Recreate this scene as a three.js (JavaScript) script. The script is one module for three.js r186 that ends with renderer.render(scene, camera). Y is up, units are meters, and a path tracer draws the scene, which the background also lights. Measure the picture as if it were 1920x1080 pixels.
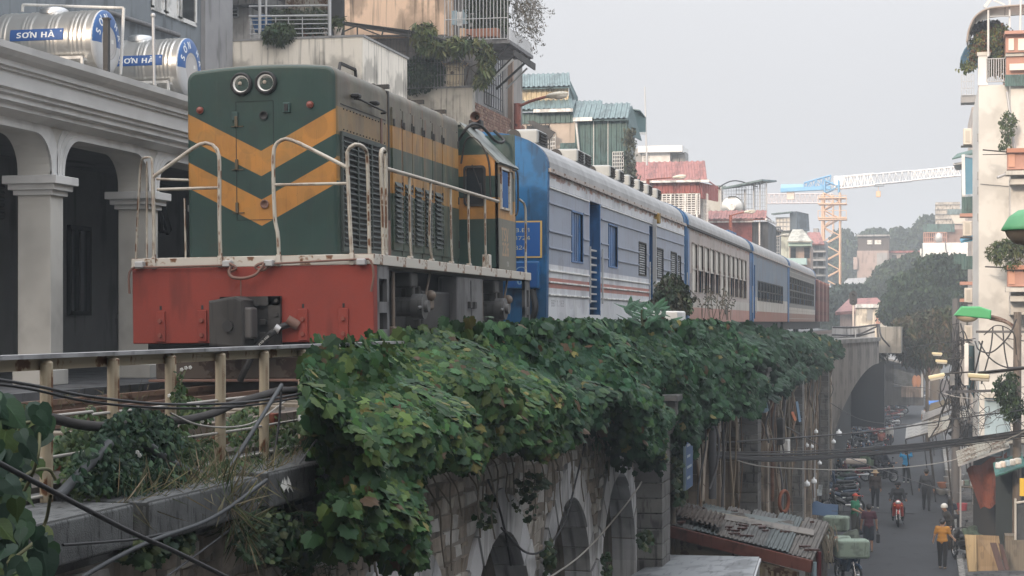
import * as THREE from 'three';
import { mergeGeometries } from 'three/addons/utils/BufferGeometryUtils.js';
import { RoundedBoxGeometry } from 'three/addons/geometries/RoundedBoxGeometry.js';

// ---------- camera, sky, sun, air, exposure ----------
const EYE = 7.8, F = 3400, CX = 960, HY = 603, TH = Math.atan(775 / 3400);
const scene = new THREE.Scene();
const camera = new THREE.PerspectiveCamera(2 * Math.atan(540 / F) * 180 / Math.PI, 16 / 9, 0.1, 4000);
camera.position.set(0, EYE, 0);
camera.rotation.y = TH;
camera.setViewOffset(1920, 1080, 0, -63, 1920, 1080);
{
  const w = 128, h = 64, d = new Float32Array(w * h * 4);
  const S = new THREE.Vector3(-34, 50, 95).normalize(); // hazy bright sky: paler to the horizon, brighter overhead and round the veiled sun
  for (let y = 0; y < h; y++) for (let x = 0; x < w; x++) {
    const el = ((y + .5) / h - .5) * Math.PI, az = ((x + .5) / w - .5) * 2 * Math.PI, d0 = new THREE.Vector3(Math.cos(el) * Math.cos(az), Math.sin(el), Math.cos(el) * Math.sin(az));
    const i = (y * w + x) * 4, up = Math.pow(Math.max(0, Math.sin(el)), 1.7), g = Math.exp(-Math.pow(Math.acos(Math.min(1, d0.dot(S))) / .75, 2)), lo = el < -.05 ? .35 : 1;
    [[.480, 1.55, 1.78], [.479, 1.66, 1.42], [.492, 1.82, 1.05]].forEach(([a, b, c], k) => { d[i + k] = (a + b * up) * lo * (1 + .012 * Math.sin(az * 5 + 9 * el) + .009 * Math.sin(az * 13 - el * 21 + 1) + .006 * Math.sin(az * 29 + el * 37)) + c * g * (el > 0 ? 1 : .2); });
    d[i + 3] = 1;
  }
  const sky = new THREE.DataTexture(d, w, h, THREE.RGBAFormat, THREE.FloatType);
  sky.mapping = THREE.EquirectangularReflectionMapping; sky.magFilter = THREE.LinearFilter; sky.minFilter = THREE.LinearFilter; sky.needsUpdate = true;
  scene.background = sky; scene.environment = sky; scene.backgroundIntensity = 1; scene.environmentIntensity = 1;
}
const sun = new THREE.DirectionalLight(new THREE.Color(1, .80, .62), 2.2);
sun.position.set(-34, 50, 95); sun.target.position.set(0, 0, -40);
sun.castShadow = true; sun.shadow.radius = 12; sun.shadow.mapSize.set(2048, 2048);
Object.assign(sun.shadow.camera, { left: -150, right: 150, top: 150, bottom: -150, near: 1, far: 500 });
scene.add(sun, sun.target);
scene.fog = new THREE.FogExp2(new THREE.Color(.82, .91, 1), 0.0015);
const EXPOSURE = 1.42;

// ---------- helpers ----------
const PI = Math.PI, V = (x, y, z) => new THREE.Vector3(x, y, z), cT = Math.cos(TH), sT = Math.sin(TH);
let seed = 1234567;
const rnd = () => { seed = (seed + 0x6d2b79f5) | 0; let t = Math.imul(seed ^ (seed >>> 15), 1 | seed); t = (t + Math.imul(t ^ (t >>> 7), 61 | t)) ^ t; return ((t ^ (t >>> 14)) >>> 0) / 4294967296; };
const rr = (a, b) => a + (b - a) * rnd(), pick = (a) => a[Math.floor(rnd() * a.length)];
// a sight line of the survey and the point where it meets a plane of the place
const ray = (px, py) => { const t = (px - CX) / F; return V(t * cT - sT, (HY - py) / F, -(t * sT + cT)); };
const along = (px, py, s) => { const r = ray(px, py).multiplyScalar(s); r.y += EYE; return r; };
const atX = (px, py, X) => along(px, py, X / ray(px, py).x);
const atZ = (px, py, Z) => along(px, py, Z / -ray(px, py).z);
const atY = (px, py, Y) => along(px, py, (Y - EYE) / ray(px, py).y);
const wx = (px, Z) => atZ(px, HY, Z).x, wy = (px, py, Z) => atZ(px, py, Z).y, zx = (px, X) => -atX(px, HY, X).z;

const used = {};
function numbered(n) { const k = used[n] = (used[n] ?? -1) + 1; return k ? n + '_' + String(k).padStart(3, '0') : n; }
function tag(o, label, category, group) { o.userData.label = label; if (category) o.userData.category = category; if (group) o.userData.group = group; return o; }
function thing(name, label, category, p = [0, 0, 0], group) {
  const o = new THREE.Group(); o.name = numbered(name); o.position.set(...(p.isVector3 ? p.toArray() : p)); scene.add(o); return tag(o, label, category, group);
}
function copy(src, label, p, turn = 0, group) { const c = src.clone(); c.name = numbered(src.name.replace(/_\d{3}$/, '')); c.userData = { ...src.userData, label }; if (group) c.userData.group = group; if (p) c.position.set(...(p.isVector3 ? p.toArray() : p)); c.rotation.y = turn; scene.add(c); return c; }
function boxUV(g, s = 1) {
  const p = g.attributes.position, n = g.attributes.normal, uv = new Float32Array(p.count * 2);
  for (let i = 0; i < p.count; i++) {
    const ax = Math.abs(n.getX(i)), ay = Math.abs(n.getY(i)), az = Math.abs(n.getZ(i)), x = p.getX(i), y = p.getY(i), z = p.getZ(i);
    const [u, v] = ax >= ay && ax >= az ? [z, y] : ay >= az ? [x, z] : [x, y];
    uv[2 * i] = u * s; uv[2 * i + 1] = v * s;
  }
  g.setAttribute('uv', new THREE.BufferAttribute(uv, 2)); return g;
}
const M4 = () => new THREE.Matrix4();
function bare(g) { g = g.index ? g.toNonIndexed() : g.clone(); for (const k of Object.keys(g.attributes)) if (k !== 'position' && k !== 'normal') g.deleteAttribute(k); if (!g.attributes.normal) g.computeVertexNormals(); g.morphAttributes = {}; return g; }
const UP = V(0, 1, 0), UNIT = new THREE.BoxGeometry(1, 1, 1).toNonIndexed();
class B {
  constructor() { this.a = []; }
  add(g, m) { g = bare(g); if (m) g.applyMatrix4(m); this.a.push(g); return this; }
  box(x, y, z, w, h, d, ry = 0, rx = 0, rz = 0) { return this.add(UNIT, M4().compose(V(x, y, z), new THREE.Quaternion().setFromEuler(new THREE.Euler(rx, ry, rz)), V(w, h, d))); }
  bb(x0, x1, y0, y1, z0, z1) { return this.box((x0 + x1) / 2, (y0 + y1) / 2, (z0 + z1) / 2, Math.abs(x1 - x0), Math.abs(y1 - y0), Math.abs(z1 - z0)); }
  rb(x, y, z, w, h, d, r = .02, ry = 0, rx = 0, rz = 0) { return this.add(new RoundedBoxGeometry(w, h, d, 1, r), M4().compose(V(x, y, z), new THREE.Quaternion().setFromEuler(new THREE.Euler(rx, ry, rz)), V(1, 1, 1))); }
  bar(p, q, r, r2 = r, n = 6) { const d = q.clone().sub(p), l = d.length() || 1e-4; return this.add(new THREE.CylinderGeometry(r2, r, l, n, 1), M4().compose(p.clone().addScaledVector(d, .5), new THREE.Quaternion().setFromUnitVectors(UP, d.divideScalar(l)), V(1, 1, 1))); }
  beam(p, q, w, h) { const d = q.clone().sub(p), l = d.length(), m = M4().lookAt(q, p, UP); m.setPosition(p.clone().add(q).multiplyScalar(.5)); return this.add(UNIT, m.multiply(M4().makeScale(w, h, l))); }
  tube(pts, r, n = 6, seg) { return this.add(new THREE.TubeGeometry(new THREE.CatmullRomCurve3(pts, false, 'catmullrom', .5), seg ?? pts.length * 6, r, n)); }
  ball(x, y, z, rx, ry = rx, rz = rx, n = 8) { return this.add(new THREE.SphereGeometry(1, n, Math.ceil(n * .75)), M4().compose(V(x, y, z), new THREE.Quaternion(), V(rx, ry, rz))); }
  disc(p, dir, r, th, n = 14) { return this.bar(p.clone().addScaledVector(dir, -th / 2), p.clone().addScaledVector(dir, th / 2), r, r, n); }
  quad(a, b, c, d) { const g = new THREE.BufferGeometry(); g.setAttribute('position', new THREE.Float32BufferAttribute([...a.toArray(), ...b.toArray(), ...c.toArray(), ...a.toArray(), ...c.toArray(), ...d.toArray()], 3)); g.computeVertexNormals(); return this.add(g); }
  slab(a, b, c, d, th) { // a sheet with thickness: quad a b c d thickened along its normal
    const n = b.clone().sub(a).cross(d.clone().sub(a)).normalize().multiplyScalar(-th), A = a.clone().add(n), Bq = b.clone().add(n), C = c.clone().add(n), D = d.clone().add(n);
    return this.quad(a, b, c, d).quad(D, C, Bq, A).quad(a, A, Bq, b).quad(b, Bq, C, c).quad(c, C, D, d).quad(d, D, A, a);
  }
  corr(O, U, Vv, pitch, amp) { // ribbed sheet: ribs run along Vv, repeat along U
    const n = U.clone().cross(Vv).normalize(), L = U.length(), u = U.clone().divideScalar(L), pr = [[0, 0], [.45, 0], [.55, 1], [.9, 1]], pts = [];
    for (let k = 0; k * pitch < L; k++) for (const [f, h] of pr) { const s = (k + f) * pitch; if (s < L) pts.push(O.clone().addScaledVector(u, s).addScaledVector(n, h * amp)); }
    pts.push(O.clone().add(U));
    for (let i = 0; i + 1 < pts.length; i++) this.quad(pts[i], pts[i + 1], pts[i + 1].clone().add(Vv), pts[i].clone().add(Vv));
    return this;
  }
  ext(pts, depth, m, bevel = 0) { const s = new THREE.Shape(pts.map(([x, y]) => new THREE.Vector2(x, y))); return this.add(new THREE.ExtrudeGeometry(s, { depth, bevelEnabled: bevel > 0, bevelThickness: bevel, bevelSize: bevel, bevelSegments: 2, steps: 1, curveSegments: 6 }), m); }
  lathe(pts, m, n = 16) { return this.add(new THREE.LatheGeometry(pts.map(([x, y]) => new THREE.Vector2(x, y)), n), m); }
  geo(s = 1) { const g = boxUV(mergeGeometries(this.a), s); this.a = []; return g; }
  build(name, mat, parent = scene, label) {
    if (!this.a.length) return null;
    const g = mergeGeometries(this.a); this.a = []; boxUV(g);
    const o = V(0, 0, 0); for (let p = parent; p && p !== scene; p = p.parent) o.add(p.position);
    g.translate(-o.x, -o.y, -o.z);
    return put(name, g, mat, parent, label);
  }
}
function put(name, g, mat, parent = scene, label) {
  const m = new THREE.Mesh(g, mat); m.name = parent === scene ? numbered(name) : name; m.castShadow = m.receiveShadow = true; parent.add(m);
  if (label) m.userData.label = label; return m;
}
const nb = () => new B();
const struct = (b, name, mat) => { const m = b.build(name, mat); m.userData.kind = 'structure'; return m; };

// ---------- noise and textures ----------
const hash = (x, y, s) => { let h = Math.imul(x, 374761393) ^ Math.imul(y, 668265263) ^ Math.imul(s, 974711); h = Math.imul(h ^ (h >>> 13), 1274126177); return ((h ^ (h >>> 16)) >>> 0) / 4294967296; };
function vn(x, y, px, py, s) { // value noise that repeats after px, py cells
  const xi = Math.floor(x), yi = Math.floor(y), fx = x - xi, fy = y - yi, u = fx * fx * (3 - 2 * fx), v = fy * fy * (3 - 2 * fy), m = (a, n) => ((a % n) + n) % n;
  const a = hash(m(xi, px), m(yi, py), s), b = hash(m(xi + 1, px), m(yi, py), s), c = hash(m(xi, px), m(yi + 1, py), s), d = hash(m(xi + 1, px), m(yi + 1, py), s);
  return a + (b - a) * u + (c - a) * v + (a - b - c + d) * u * v;
}
const fbm = (u, v, fx, fy, s, o = 4) => { let t = 0, a = .5, n = 0; for (let i = 0; i < o; i++) { t += a * vn(u * fx, v * fy, fx, fy, s + i * 17); n += a; a *= .55; fx *= 2; fy *= 2; } return t / n; };
const clamp = (x, a = 0, b = 1) => Math.min(b, Math.max(a, x)), sst = (a, b, x) => { const t = clamp((x - a) / (b - a)); return t * t * (3 - 2 * t); };
function tex(n, metres, fn, srgb = true) {
  const d = new Uint8Array(n * n * 4);
  for (let y = 0; y < n; y++) for (let x = 0; x < n; x++) { const c = fn((x + .5) / n, (y + .5) / n), i = (y * n + x) * 4; for (let k = 0; k < 3; k++) d[i + k] = clamp(Array.isArray(c) ? c[k] : c) * 255; d[i + 3] = 255; }
  const t = new THREE.DataTexture(d, n, n); t.wrapS = t.wrapT = THREE.RepeatWrapping; t.magFilter = THREE.LinearFilter; t.minFilter = THREE.LinearMipmapLinearFilter; t.generateMipmaps = true;
  if (srgb) t.colorSpace = THREE.SRGBColorSpace; t.repeat.set(1 / (metres[0] ?? metres), 1 / (metres[1] ?? metres)); t.needsUpdate = true; return t;
}
function canvasTex(w, h, draw) { const c = document.createElement('canvas'); c.width = w; c.height = h; const x = c.getContext('2d'); draw(x, w, h); const t = new THREE.CanvasTexture(c); t.colorSpace = THREE.SRGBColorSpace; t.magFilter = THREE.LinearFilter; return t; }
const T = {
  plaster: tex(512, 3.1, (u, v) => .80 + .2 * fbm(u, v, 4, 4, 1, 5) - .16 * sst(.55, .8, fbm(u, v, 14, 3, 9, 4)) + .05 * (hash(u * 512 | 0, v * 512 | 0, 3) - .5)),
  streak: tex(512, [2.7, 5.3], (u, v) => { const s = fbm(u, v, 34, 3, 21, 5), b = fbm(u, v, 4, 6, 33, 5); return .98 - .34 * sst(.5, .78, s) * (.4 + .6 * b) - .22 * sst(.48, .7, b) + .04 * (hash(u * 512 | 0, v * 512 | 0, 5) - .5); }),
  concrete: tex(512, 1.7, (u, v) => .66 + .3 * fbm(u, v, 5, 5, 41, 5) - .3 * sst(.56, .75, fbm(u, v, 22, 5, 47, 3)) + .1 * (hash(u * 512 | 0, v * 512 | 0, 7) - .5)),
  grime: tex(512, 1.3, (u, v) => { const b = fbm(u, v, 4, 4, 51, 5), s = fbm(u, v, 30, 3, 57, 3); return .96 - .2 * sst(.45, .7, b) - .16 * sst(.6, .8, s); }),
  soft: tex(256, 2.3, (u, v) => .95 - .07 * sst(.45, .7, fbm(u, v, 3, 3, 151, 4)) - .05 * sst(.55, .8, fbm(u, v, 7, 5, 157, 5))),
  rust: tex(512, .9, (u, v) => { const b = sst(.56, .68, fbm(u, v, 7, 7, 61, 5)); return [.93 - .42 * b, .92 - .58 * b, .90 - .68 * b]; }),
  stone: tex(512, .8, (u, v) => .62 + .38 * fbm(u, v, 6, 6, 71, 5) + .08 * (hash(u * 512 | 0, v * 512 | 0, 9) - .5)),
  asphalt: tex(512, 4.3, (u, v) => .78 + .25 * fbm(u, v, 3, 3, 81, 5) - .25 * sst(.6, .72, fbm(u, v, 6, 4, 85, 4)) + .12 * (hash(u * 512 | 0, v * 512 | 0, 11) - .5)),
  wood: tex(256, [.5, 1.9], (u, v) => .78 + .25 * fbm(u, v, 24, 2, 91, 4) - .1 * sst(.6, .7, fbm(u, v, 3, 5, 95, 3))),
};
const bumpOf = (t, k) => { const b = t.clone(); b.colorSpace = THREE.NoColorSpace; b.needsUpdate = true; return b; };
const TB = { concrete: bumpOf(T.concrete), stone: bumpOf(T.stone), plaster: bumpOf(T.plaster) };
function mat(r, g, b, rough = .8, o = {}) { const { metal = 0, ...rest } = o; return new THREE.MeshStandardMaterial({ color: new THREE.Color().setRGB(r, g, b), roughness: rough, metalness: metal, side: THREE.DoubleSide, ...rest }); }
const K = {
  cream: mat(.62, .60, .55, .85, { map: T.plaster }), creamWall: mat(.80, .75, .66, .9, { map: T.streak }), concrete: mat(.33, .32, .30, .95, { map: T.concrete, bumpMap: TB.concrete, bumpScale: .01 }),
  greyWall: mat(.36, .36, .36, .95, { map: T.plaster }), darkConcrete: mat(.17, .17, .165, .95, { map: T.concrete, bumpMap: TB.concrete, bumpScale: .012 }), orangeWall: mat(.80, .58, .42, .95, { map: T.streak }),
  white: mat(.72, .72, .70, .6, { map: T.grime }), whiteMetal: mat(.60, .585, .55, .5, { map: T.rust }), red: mat(.30, .042, .026, .75, { map: T.plaster }), rustPipe: mat(.16, .09, .07, .8), dark: mat(.022, .022, .022, .8), black: mat(.014, .014, .015, .6),
  iron: mat(.045, .042, .04, .75, { map: T.grime }), grey: mat(.16, .16, .165, .6, { map: T.grime }), steel: mat(.55, .56, .57, .35, { metal: .9 }), galv: mat(.42, .43, .44, .5, { metal: .35 }),
  green: mat(.035, .085, .08, .5, { map: T.grime }), blue: mat(.012, .13, .36, .45, { map: T.grime }), glassDark: mat(.02, .025, .03, .12), glassPale: mat(.20, .24, .26, .15),
  corrGreen: mat(.06, .125, .12, .55, { map: T.grime }), corrGreenRoof: mat(.12, .18, .19, .5, { map: T.grime }), corrRed: mat(.29, .075, .065, .6, { map: T.grime }), corrRedRoof: mat(.29, .115, .10, .6, { map: T.grime }), corrYellow: mat(.52, .43, .28, .6, { map: T.grime }), corrGrey: mat(.23, .225, .20, .7, { map: T.rust }),
  terracotta: mat(.36, .17, .11, .85), potWhite: mat(.6, .52, .46, .8), ply: mat(.50, .34, .17, .8, { map: T.wood }), woodDark: mat(.07, .03, .025, .6, { map: T.wood }), woodGrey: mat(.21, .18, .14, .9, { map: T.wood }),
  tarpBrown: mat(.17, .042, .02, .75, { map: T.grime }), tarpBlue: mat(.03, .07, .14, .7), tarpBright: mat(.03, .16, .48, .6), sheet: mat(.30, .30, .27, .8, { map: T.rust }), boxGreen: mat(.30, .38, .31, .8, { map: T.grime }),
  pinkWall: mat(.42, .33, .30, .9, { map: T.plaster }), whiteWall: mat(.80, .80, .79, .85, { map: T.soft }), paleWall: mat(.50, .50, .47, .9, { map: T.streak }), blueWall: mat(.42, .55, .62, .85, { map: T.plaster }), pinkTrim: mat(.40, .22, .17, .85), bark: mat(.10, .08, .06, .95), stem: mat(.09, .10, .05, .9),
  cable: mat(.02, .02, .022, .6), cableGrey: mat(.11, .11, .115, .7), cablePale: mat(.36, .34, .31, .7), skin: mat(.36, .20, .13, .6), hair: mat(.012, .010, .010, .6), lampGlass: mat(.55, .52, .45, .3), lampGreen: mat(.05, .32, .12, .45), lampCream: mat(.62, .55, .36, .5), tyre: mat(.018, .018, .018, .85), chrome: mat(.6, .6, .6, .25, { metal: .9 }),
};

// ---------- ground, street, track bed ----------
const WALL = -4.2, PLAT = 7.05;
{
  struct(nb().bb(-150, 150, -.6, 0, 30, -420), 'ground', mat(.09, .088, .08, .95, { map: T.asphalt }));
  struct(nb().bb(-3.4, 1.0, .004, .012, -8, -300), 'road', mat(.036, .038, .043, .85, { map: T.asphalt, bumpMap: bumpOf(T.asphalt), bumpScale: .01 }));
  const pv = nb(); for (let z = 20; z < 120; z += 1.2) pv.bb(1.0, 1.18, 0, .13, -z, -z - 1.17); struct(pv, 'kerb', K.concrete);
  struct(nb().bb(1.18, 9, 0, .125, 10, -160), 'pavement', mat(.16, .155, .15, .9, { map: T.concrete }));
  struct(nb().bb(-60, -9.2, 6.2, PLAT, 6, -320), 'platform', mat(.15, .155, .165, .8, { map: T.concrete }));
  struct(nb().bb(-9.2, -4.55, 6.3, 6.93, 6, -320), 'track_bed', mat(.12, .105, .09, .95, { map: T.stone, bumpMap: TB.stone, bumpScale: .04 }));
}
// ---------- viaduct ----------
const PIERS = [26.5, 42.1, 57.7, 73.3], ARCHES = [10.6, 14.2, 17.8, 21.42, 25.0];
for (let k = 0; k < 15; k++) { const z = 29.05 + 3.65 * k + (k >= 4 ? .6 : 0) + (k >= 8 ? .6 : 0) + (k >= 12 ? .6 : 0); if (z < 84) ARCHES.push(z); }
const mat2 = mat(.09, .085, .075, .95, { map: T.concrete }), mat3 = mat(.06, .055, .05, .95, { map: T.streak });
const viaduct = thing('viaduct', 'old stone railway viaduct with a row of arches carrying the train along the street', 'viaduct');
const CROWN = 5.7, RAD = 1.42;
{
  const sh = new THREE.Shape([[5, 0], [86, 0], [86, 6.66], [5, 6.66]].map(([x, y]) => new THREE.Vector2(x, y)));
  for (const z of ARCHES) { const h = new THREE.Path(); h.moveTo(z - RAD, 0.05); h.lineTo(z - RAD, CROWN - RAD); for (let i = 1; i < 20; i++) { const a = PI - PI * i / 20; h.lineTo(z + RAD * Math.cos(a), CROWN - RAD + RAD * Math.sin(a)); } h.lineTo(z + RAD, CROWN - RAD); h.lineTo(z + RAD, .05); h.closePath(); sh.holes.push(h); }
  const g = new THREE.ExtrudeGeometry(sh, { depth: .9, bevelEnabled: false });
  const m = M4().makeBasis(V(0, 0, -1), V(0, 1, 0), V(1, 0, 0)); m.setPosition(WALL - .9, 0, 0);
  nb().add(g, m).build('wall', mat(.30, .27, .235, .95, { map: T.streak, bumpMap: TB.stone, bumpScale: .03 }), viaduct);
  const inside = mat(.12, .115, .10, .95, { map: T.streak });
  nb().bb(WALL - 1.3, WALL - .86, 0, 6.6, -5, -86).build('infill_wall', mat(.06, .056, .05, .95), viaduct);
  // smooth voussoir rings, arch by arch
  const ringM = [mat(.60, .60, .61, .9, { map: T.streak, bumpMap: TB.stone, bumpScale: .01 }), mat(.52, .515, .51, .9, { map: T.streak }), mat(.66, .66, .66, .9, { map: T.streak })];
  const farM = [mat(.34, .28, .22, .95, { map: T.streak }), mat(.42, .35, .28, .95, { map: T.streak }), mat(.26, .21, .16, .95, { map: T.streak })];
  ARCHES.forEach((z, ai) => {
    const ring = new THREE.Group(); ring.name = 'arch_ring'; viaduct.add(ring);
    const n = 13, near = z < 32, all = nb();
    for (let i = 0; i < n; i++) {
      const a0 = PI * (i + .03) / n, a1 = PI * (i + .97) / n, r0 = RAD - .02, r1 = RAD + .36 + (i === 6 ? .06 : 0);
      const pts = []; for (const [r, a] of [[r0, a0], [r0, (a0 + a1) / 2], [r0, a1], [r1, a1], [r1, (a0 + a1) / 2], [r1, a0]]) pts.push([z + r * Math.cos(a), CROWN - RAD + r * Math.sin(a)]);
      const b = near ? nb() : all, mm = m.clone(); mm.setPosition(WALL - .3, 0, 0);
      b.ext(pts, .3 + (near ? rr(.035, .06) : .05), mm);
      if (near) b.build('voussoir', ringM[i % 3], ring);
    }
    for (const s of [-1, 1]) for (let y = 0; y < 9; y++) { const b = near ? nb() : all; b.bb(WALL - .3, WALL + (near ? rr(.03, .06) : .05), y * .485 + .01, y * .485 + .475, -(z + s * (RAD - .02)), -(z + s * (RAD + .33 + (y % 2) * .05))); if (near && y > 1) b.build('jamb_stone', ringM[y % 3], ring); }
    if (!near) all.build('voussoir', farM[ai % 3], ring);
    // blocks that close the arch, set back
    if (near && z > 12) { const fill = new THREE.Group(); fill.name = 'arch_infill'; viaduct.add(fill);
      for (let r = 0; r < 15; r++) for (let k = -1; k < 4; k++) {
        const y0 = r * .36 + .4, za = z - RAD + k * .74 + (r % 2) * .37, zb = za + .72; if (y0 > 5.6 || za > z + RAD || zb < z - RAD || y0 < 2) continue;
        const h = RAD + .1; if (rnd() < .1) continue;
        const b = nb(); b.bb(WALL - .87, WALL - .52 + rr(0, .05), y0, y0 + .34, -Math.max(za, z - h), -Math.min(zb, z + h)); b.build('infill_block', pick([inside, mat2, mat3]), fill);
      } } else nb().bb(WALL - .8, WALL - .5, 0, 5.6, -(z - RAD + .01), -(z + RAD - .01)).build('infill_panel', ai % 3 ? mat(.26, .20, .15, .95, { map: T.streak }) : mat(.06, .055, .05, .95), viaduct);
  });
  // rubble facing between the arches
  const rubM = [mat(.58, .53, .46, .95, { map: T.stone }), mat(.46, .39, .32, .95, { map: T.stone }), mat(.72, .70, .66, .95, { map: T.stone }), mat(.34, .29, .24, .95, { map: T.stone })];
  const clear = (z, y) => { for (const a of ARCHES) { if (y < CROWN - RAD + .1 ? Math.abs(z - a) < RAD + .5 : Math.hypot(z - a, y - CROWN + RAD) < RAD + .46) return false; } for (const p of PIERS) if (z > p - .15 && z < p + 1.0) return false; return true; };
  const rest = rubM.map(() => nb()); let n = 0; const list = [];
  for (let y = 1.2; y < 6.6; y += .15) for (let z = 7 + rr(0, .2); z < 60;) { const l = rr(.17, .42); if (clear(z + l / 2, y + .08)) list.push([z, y + rr(-.02, .02), l]); z += l + .012; }
  for (const [z, y, l] of list) {
    const e = rr(.015, .05), h = rr(.115, .15), k = Math.floor(rnd() * 4), zc = -(z + l / 2), t = rr(.82, .96);
    const one = z > 14.5 && z < 27 && y > 4.2 && n < 300, b = one ? nb() : rest[k];
    const g = new THREE.BoxGeometry(1, 1, 1); // a rough squared block with a worn, slanting face
    const pp = g.attributes.position; for (let i = 0; i < pp.count; i++) { const kx = Math.sign(pp.getX(i)), kz = Math.sign(pp.getZ(i)), f = pp.getY(i) > 0 ? t : 1; pp.setX(i, kx * .5 * f + (hash(kx + 5, kz + 7, l * 2e4 | 0) - .5) * .16); pp.setZ(i, kz * .5 * f + (hash(kx + 9, kz + 2, n * 5 + l * 1e4 | 0) - .5) * .3); if (pp.getY(i) > 0) pp.setY(i, .5 - .35 * hash(kx + 3, kz + 4, l * 1e4 | 0)); }
    const mm = M4().makeBasis(V(0, 0, l), V(e + .05, 0, 0), V(0, h, 0)); mm.setPosition(WALL + (e - .05) / 2, y, zc);
    g.computeVertexNormals(); b.add(g, mm);
    if (one) { n++; b.build('rubble_stone', rubM[k], viaduct); }
  }
  rest.forEach((b, k) => { const o = b.build('rubble_facing', rubM[k], viaduct); if (o) o.userData.kind = 'stuff'; });
  // piers of squared blocks with a bracket that carried a refuge
  const pierM = [mat(.23, .225, .215, .9, { map: T.concrete }), mat(.26, .255, .24, .9, { map: T.concrete }), mat(.20, .195, .19, .9, { map: T.concrete })];
  for (const p of PIERS) {
    const pier = new THREE.Group(); pier.name = 'pier'; viaduct.add(pier);
    for (let k = 0; k < 24; k++) { const y = 6.1 - .225 * (k + 1); if (y < .5) break; nb().rb(WALL + .17, y + .11, -(p + .42), .52, .215, .85, .012).build('block', pierM[k % 3], pier); }
    const mm = M4().makeBasis(V(1, 0, 0), V(0, 1, 0), V(0, 0, 1)); mm.setPosition(WALL, 0, -(p + 1.0));
    nb().ext([[0, 6.1], [.44, 6.1], [.47, 6.18], [.55, 6.32], [.64, 6.44], [.64, 6.62], [0, 6.62]], 1.15, mm).build('bracket', pierM[1], pier);
    nb().rb(WALL + .32, 6.68, -(p + .42), .74, .1, 1.4, .02).rb(WALL + .2, 6.80, -(p + .42), .5, .13, .9, .02).build('cap', K.darkConcrete, pier);
  }
  // ledge of long concrete blocks on the wall top
  const rough = T.concrete.clone(); rough.repeat.set(2.1, 2.1); rough.needsUpdate = true; const ledgeA = mat(.15, .155, .155, .95, { map: rough, bumpMap: TB.concrete, bumpScale: .03 }), ledgeB = mat(.17, .17, .165, .95, { map: T.streak, bumpMap: TB.stone, bumpScale: .03 });
  const cuts = [4.5, 6.4, 8.62, 8.78, 10.4, 10.55, 12.6, 14.7, 16.8, 18.9]; for (let z = 21; z < 86; z += 2.15) cuts.push(z);
  for (let i = 0; i + 1 < cuts.length; i++) {
    if (cuts[i + 1] - cuts[i] < .3) { nb().bb(-4.42, -4.12, 6.67, 6.85, -cuts[i], -cuts[i + 1]).build('ledge_joint', K.dark, viaduct); continue; }
    const w = rr(-.012, .012); nb().rb(-4.19, 6.76 + w, -(cuts[i] + cuts[i + 1]) / 2, .5, .225, cuts[i + 1] - cuts[i] - .025, .022).build('ledge_block', i % 2 ? ledgeA : ledgeB, viaduct);
  }
  nb().bb(WALL - .02, WALL + .02, 6.55, 6.66, -5, -86).build('course', K.darkConcrete, viaduct);
  nb().bb(-4.62, -4.43, 6.3, 6.9, -5, -86).build('kerb_wall', K.darkConcrete, viaduct);
  // raised mark on the keystone
  nb().bb(WALL + .05, WALL + .075, 5.83, 6.0, -21.38, -21.41).bb(WALL + .05, WALL + .075, 5.97, 6.0, -21.40, -21.50).bb(WALL + .05, WALL + .075, 5.83, 5.86, -21.40, -21.50).build('keystone_mark', K.white, viaduct);
}
// ---------- fence on the ledge ----------
const FX = -4.4;
const fence = thing('railing', 'cream metal railing with round posts along the viaduct edge in front of the locomotive', 'railing');
{
  const postM = mat(.46, .40, .30, .6, { map: T.rust }), capM = mat(.34, .34, .35, .5, { map: T.grime });
  const z0 = zx(87, FX), dz = .786; const postZ = []; for (let k = -2; k < 20; k++) postZ.push(z0 + k * dz);
  for (const z of postZ) nb().bar(V(FX, 6.72, -z), V(FX, 7.585, -z), .034, .034, 10).ball(FX, 7.585, -z, .034, .02, .034, 10).build('post', postM, fence);
  const a = postZ[0] - .3, e = postZ[19] + 1;
  nb().bb(FX - .055, FX + .03, 7.612, 7.634, -a, -e).build('top_rail', capM, fence);
  nb().bb(FX - .05, FX - .036, 7.55, 7.612, -a, -e).build('rail_flange', postM, fence);
  for (const y of [7.30, 7.09, 6.90]) { const b = nb(); for (let z = a; z < e; z += 2.4) b.bar(V(FX - .01, y + rr(-.01, .01), -z), V(FX - .01, y + rr(-.012, .012), -z - 2.42), .009, .009, 5); b.build('rod', K.cablePale, fence); }
}
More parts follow.
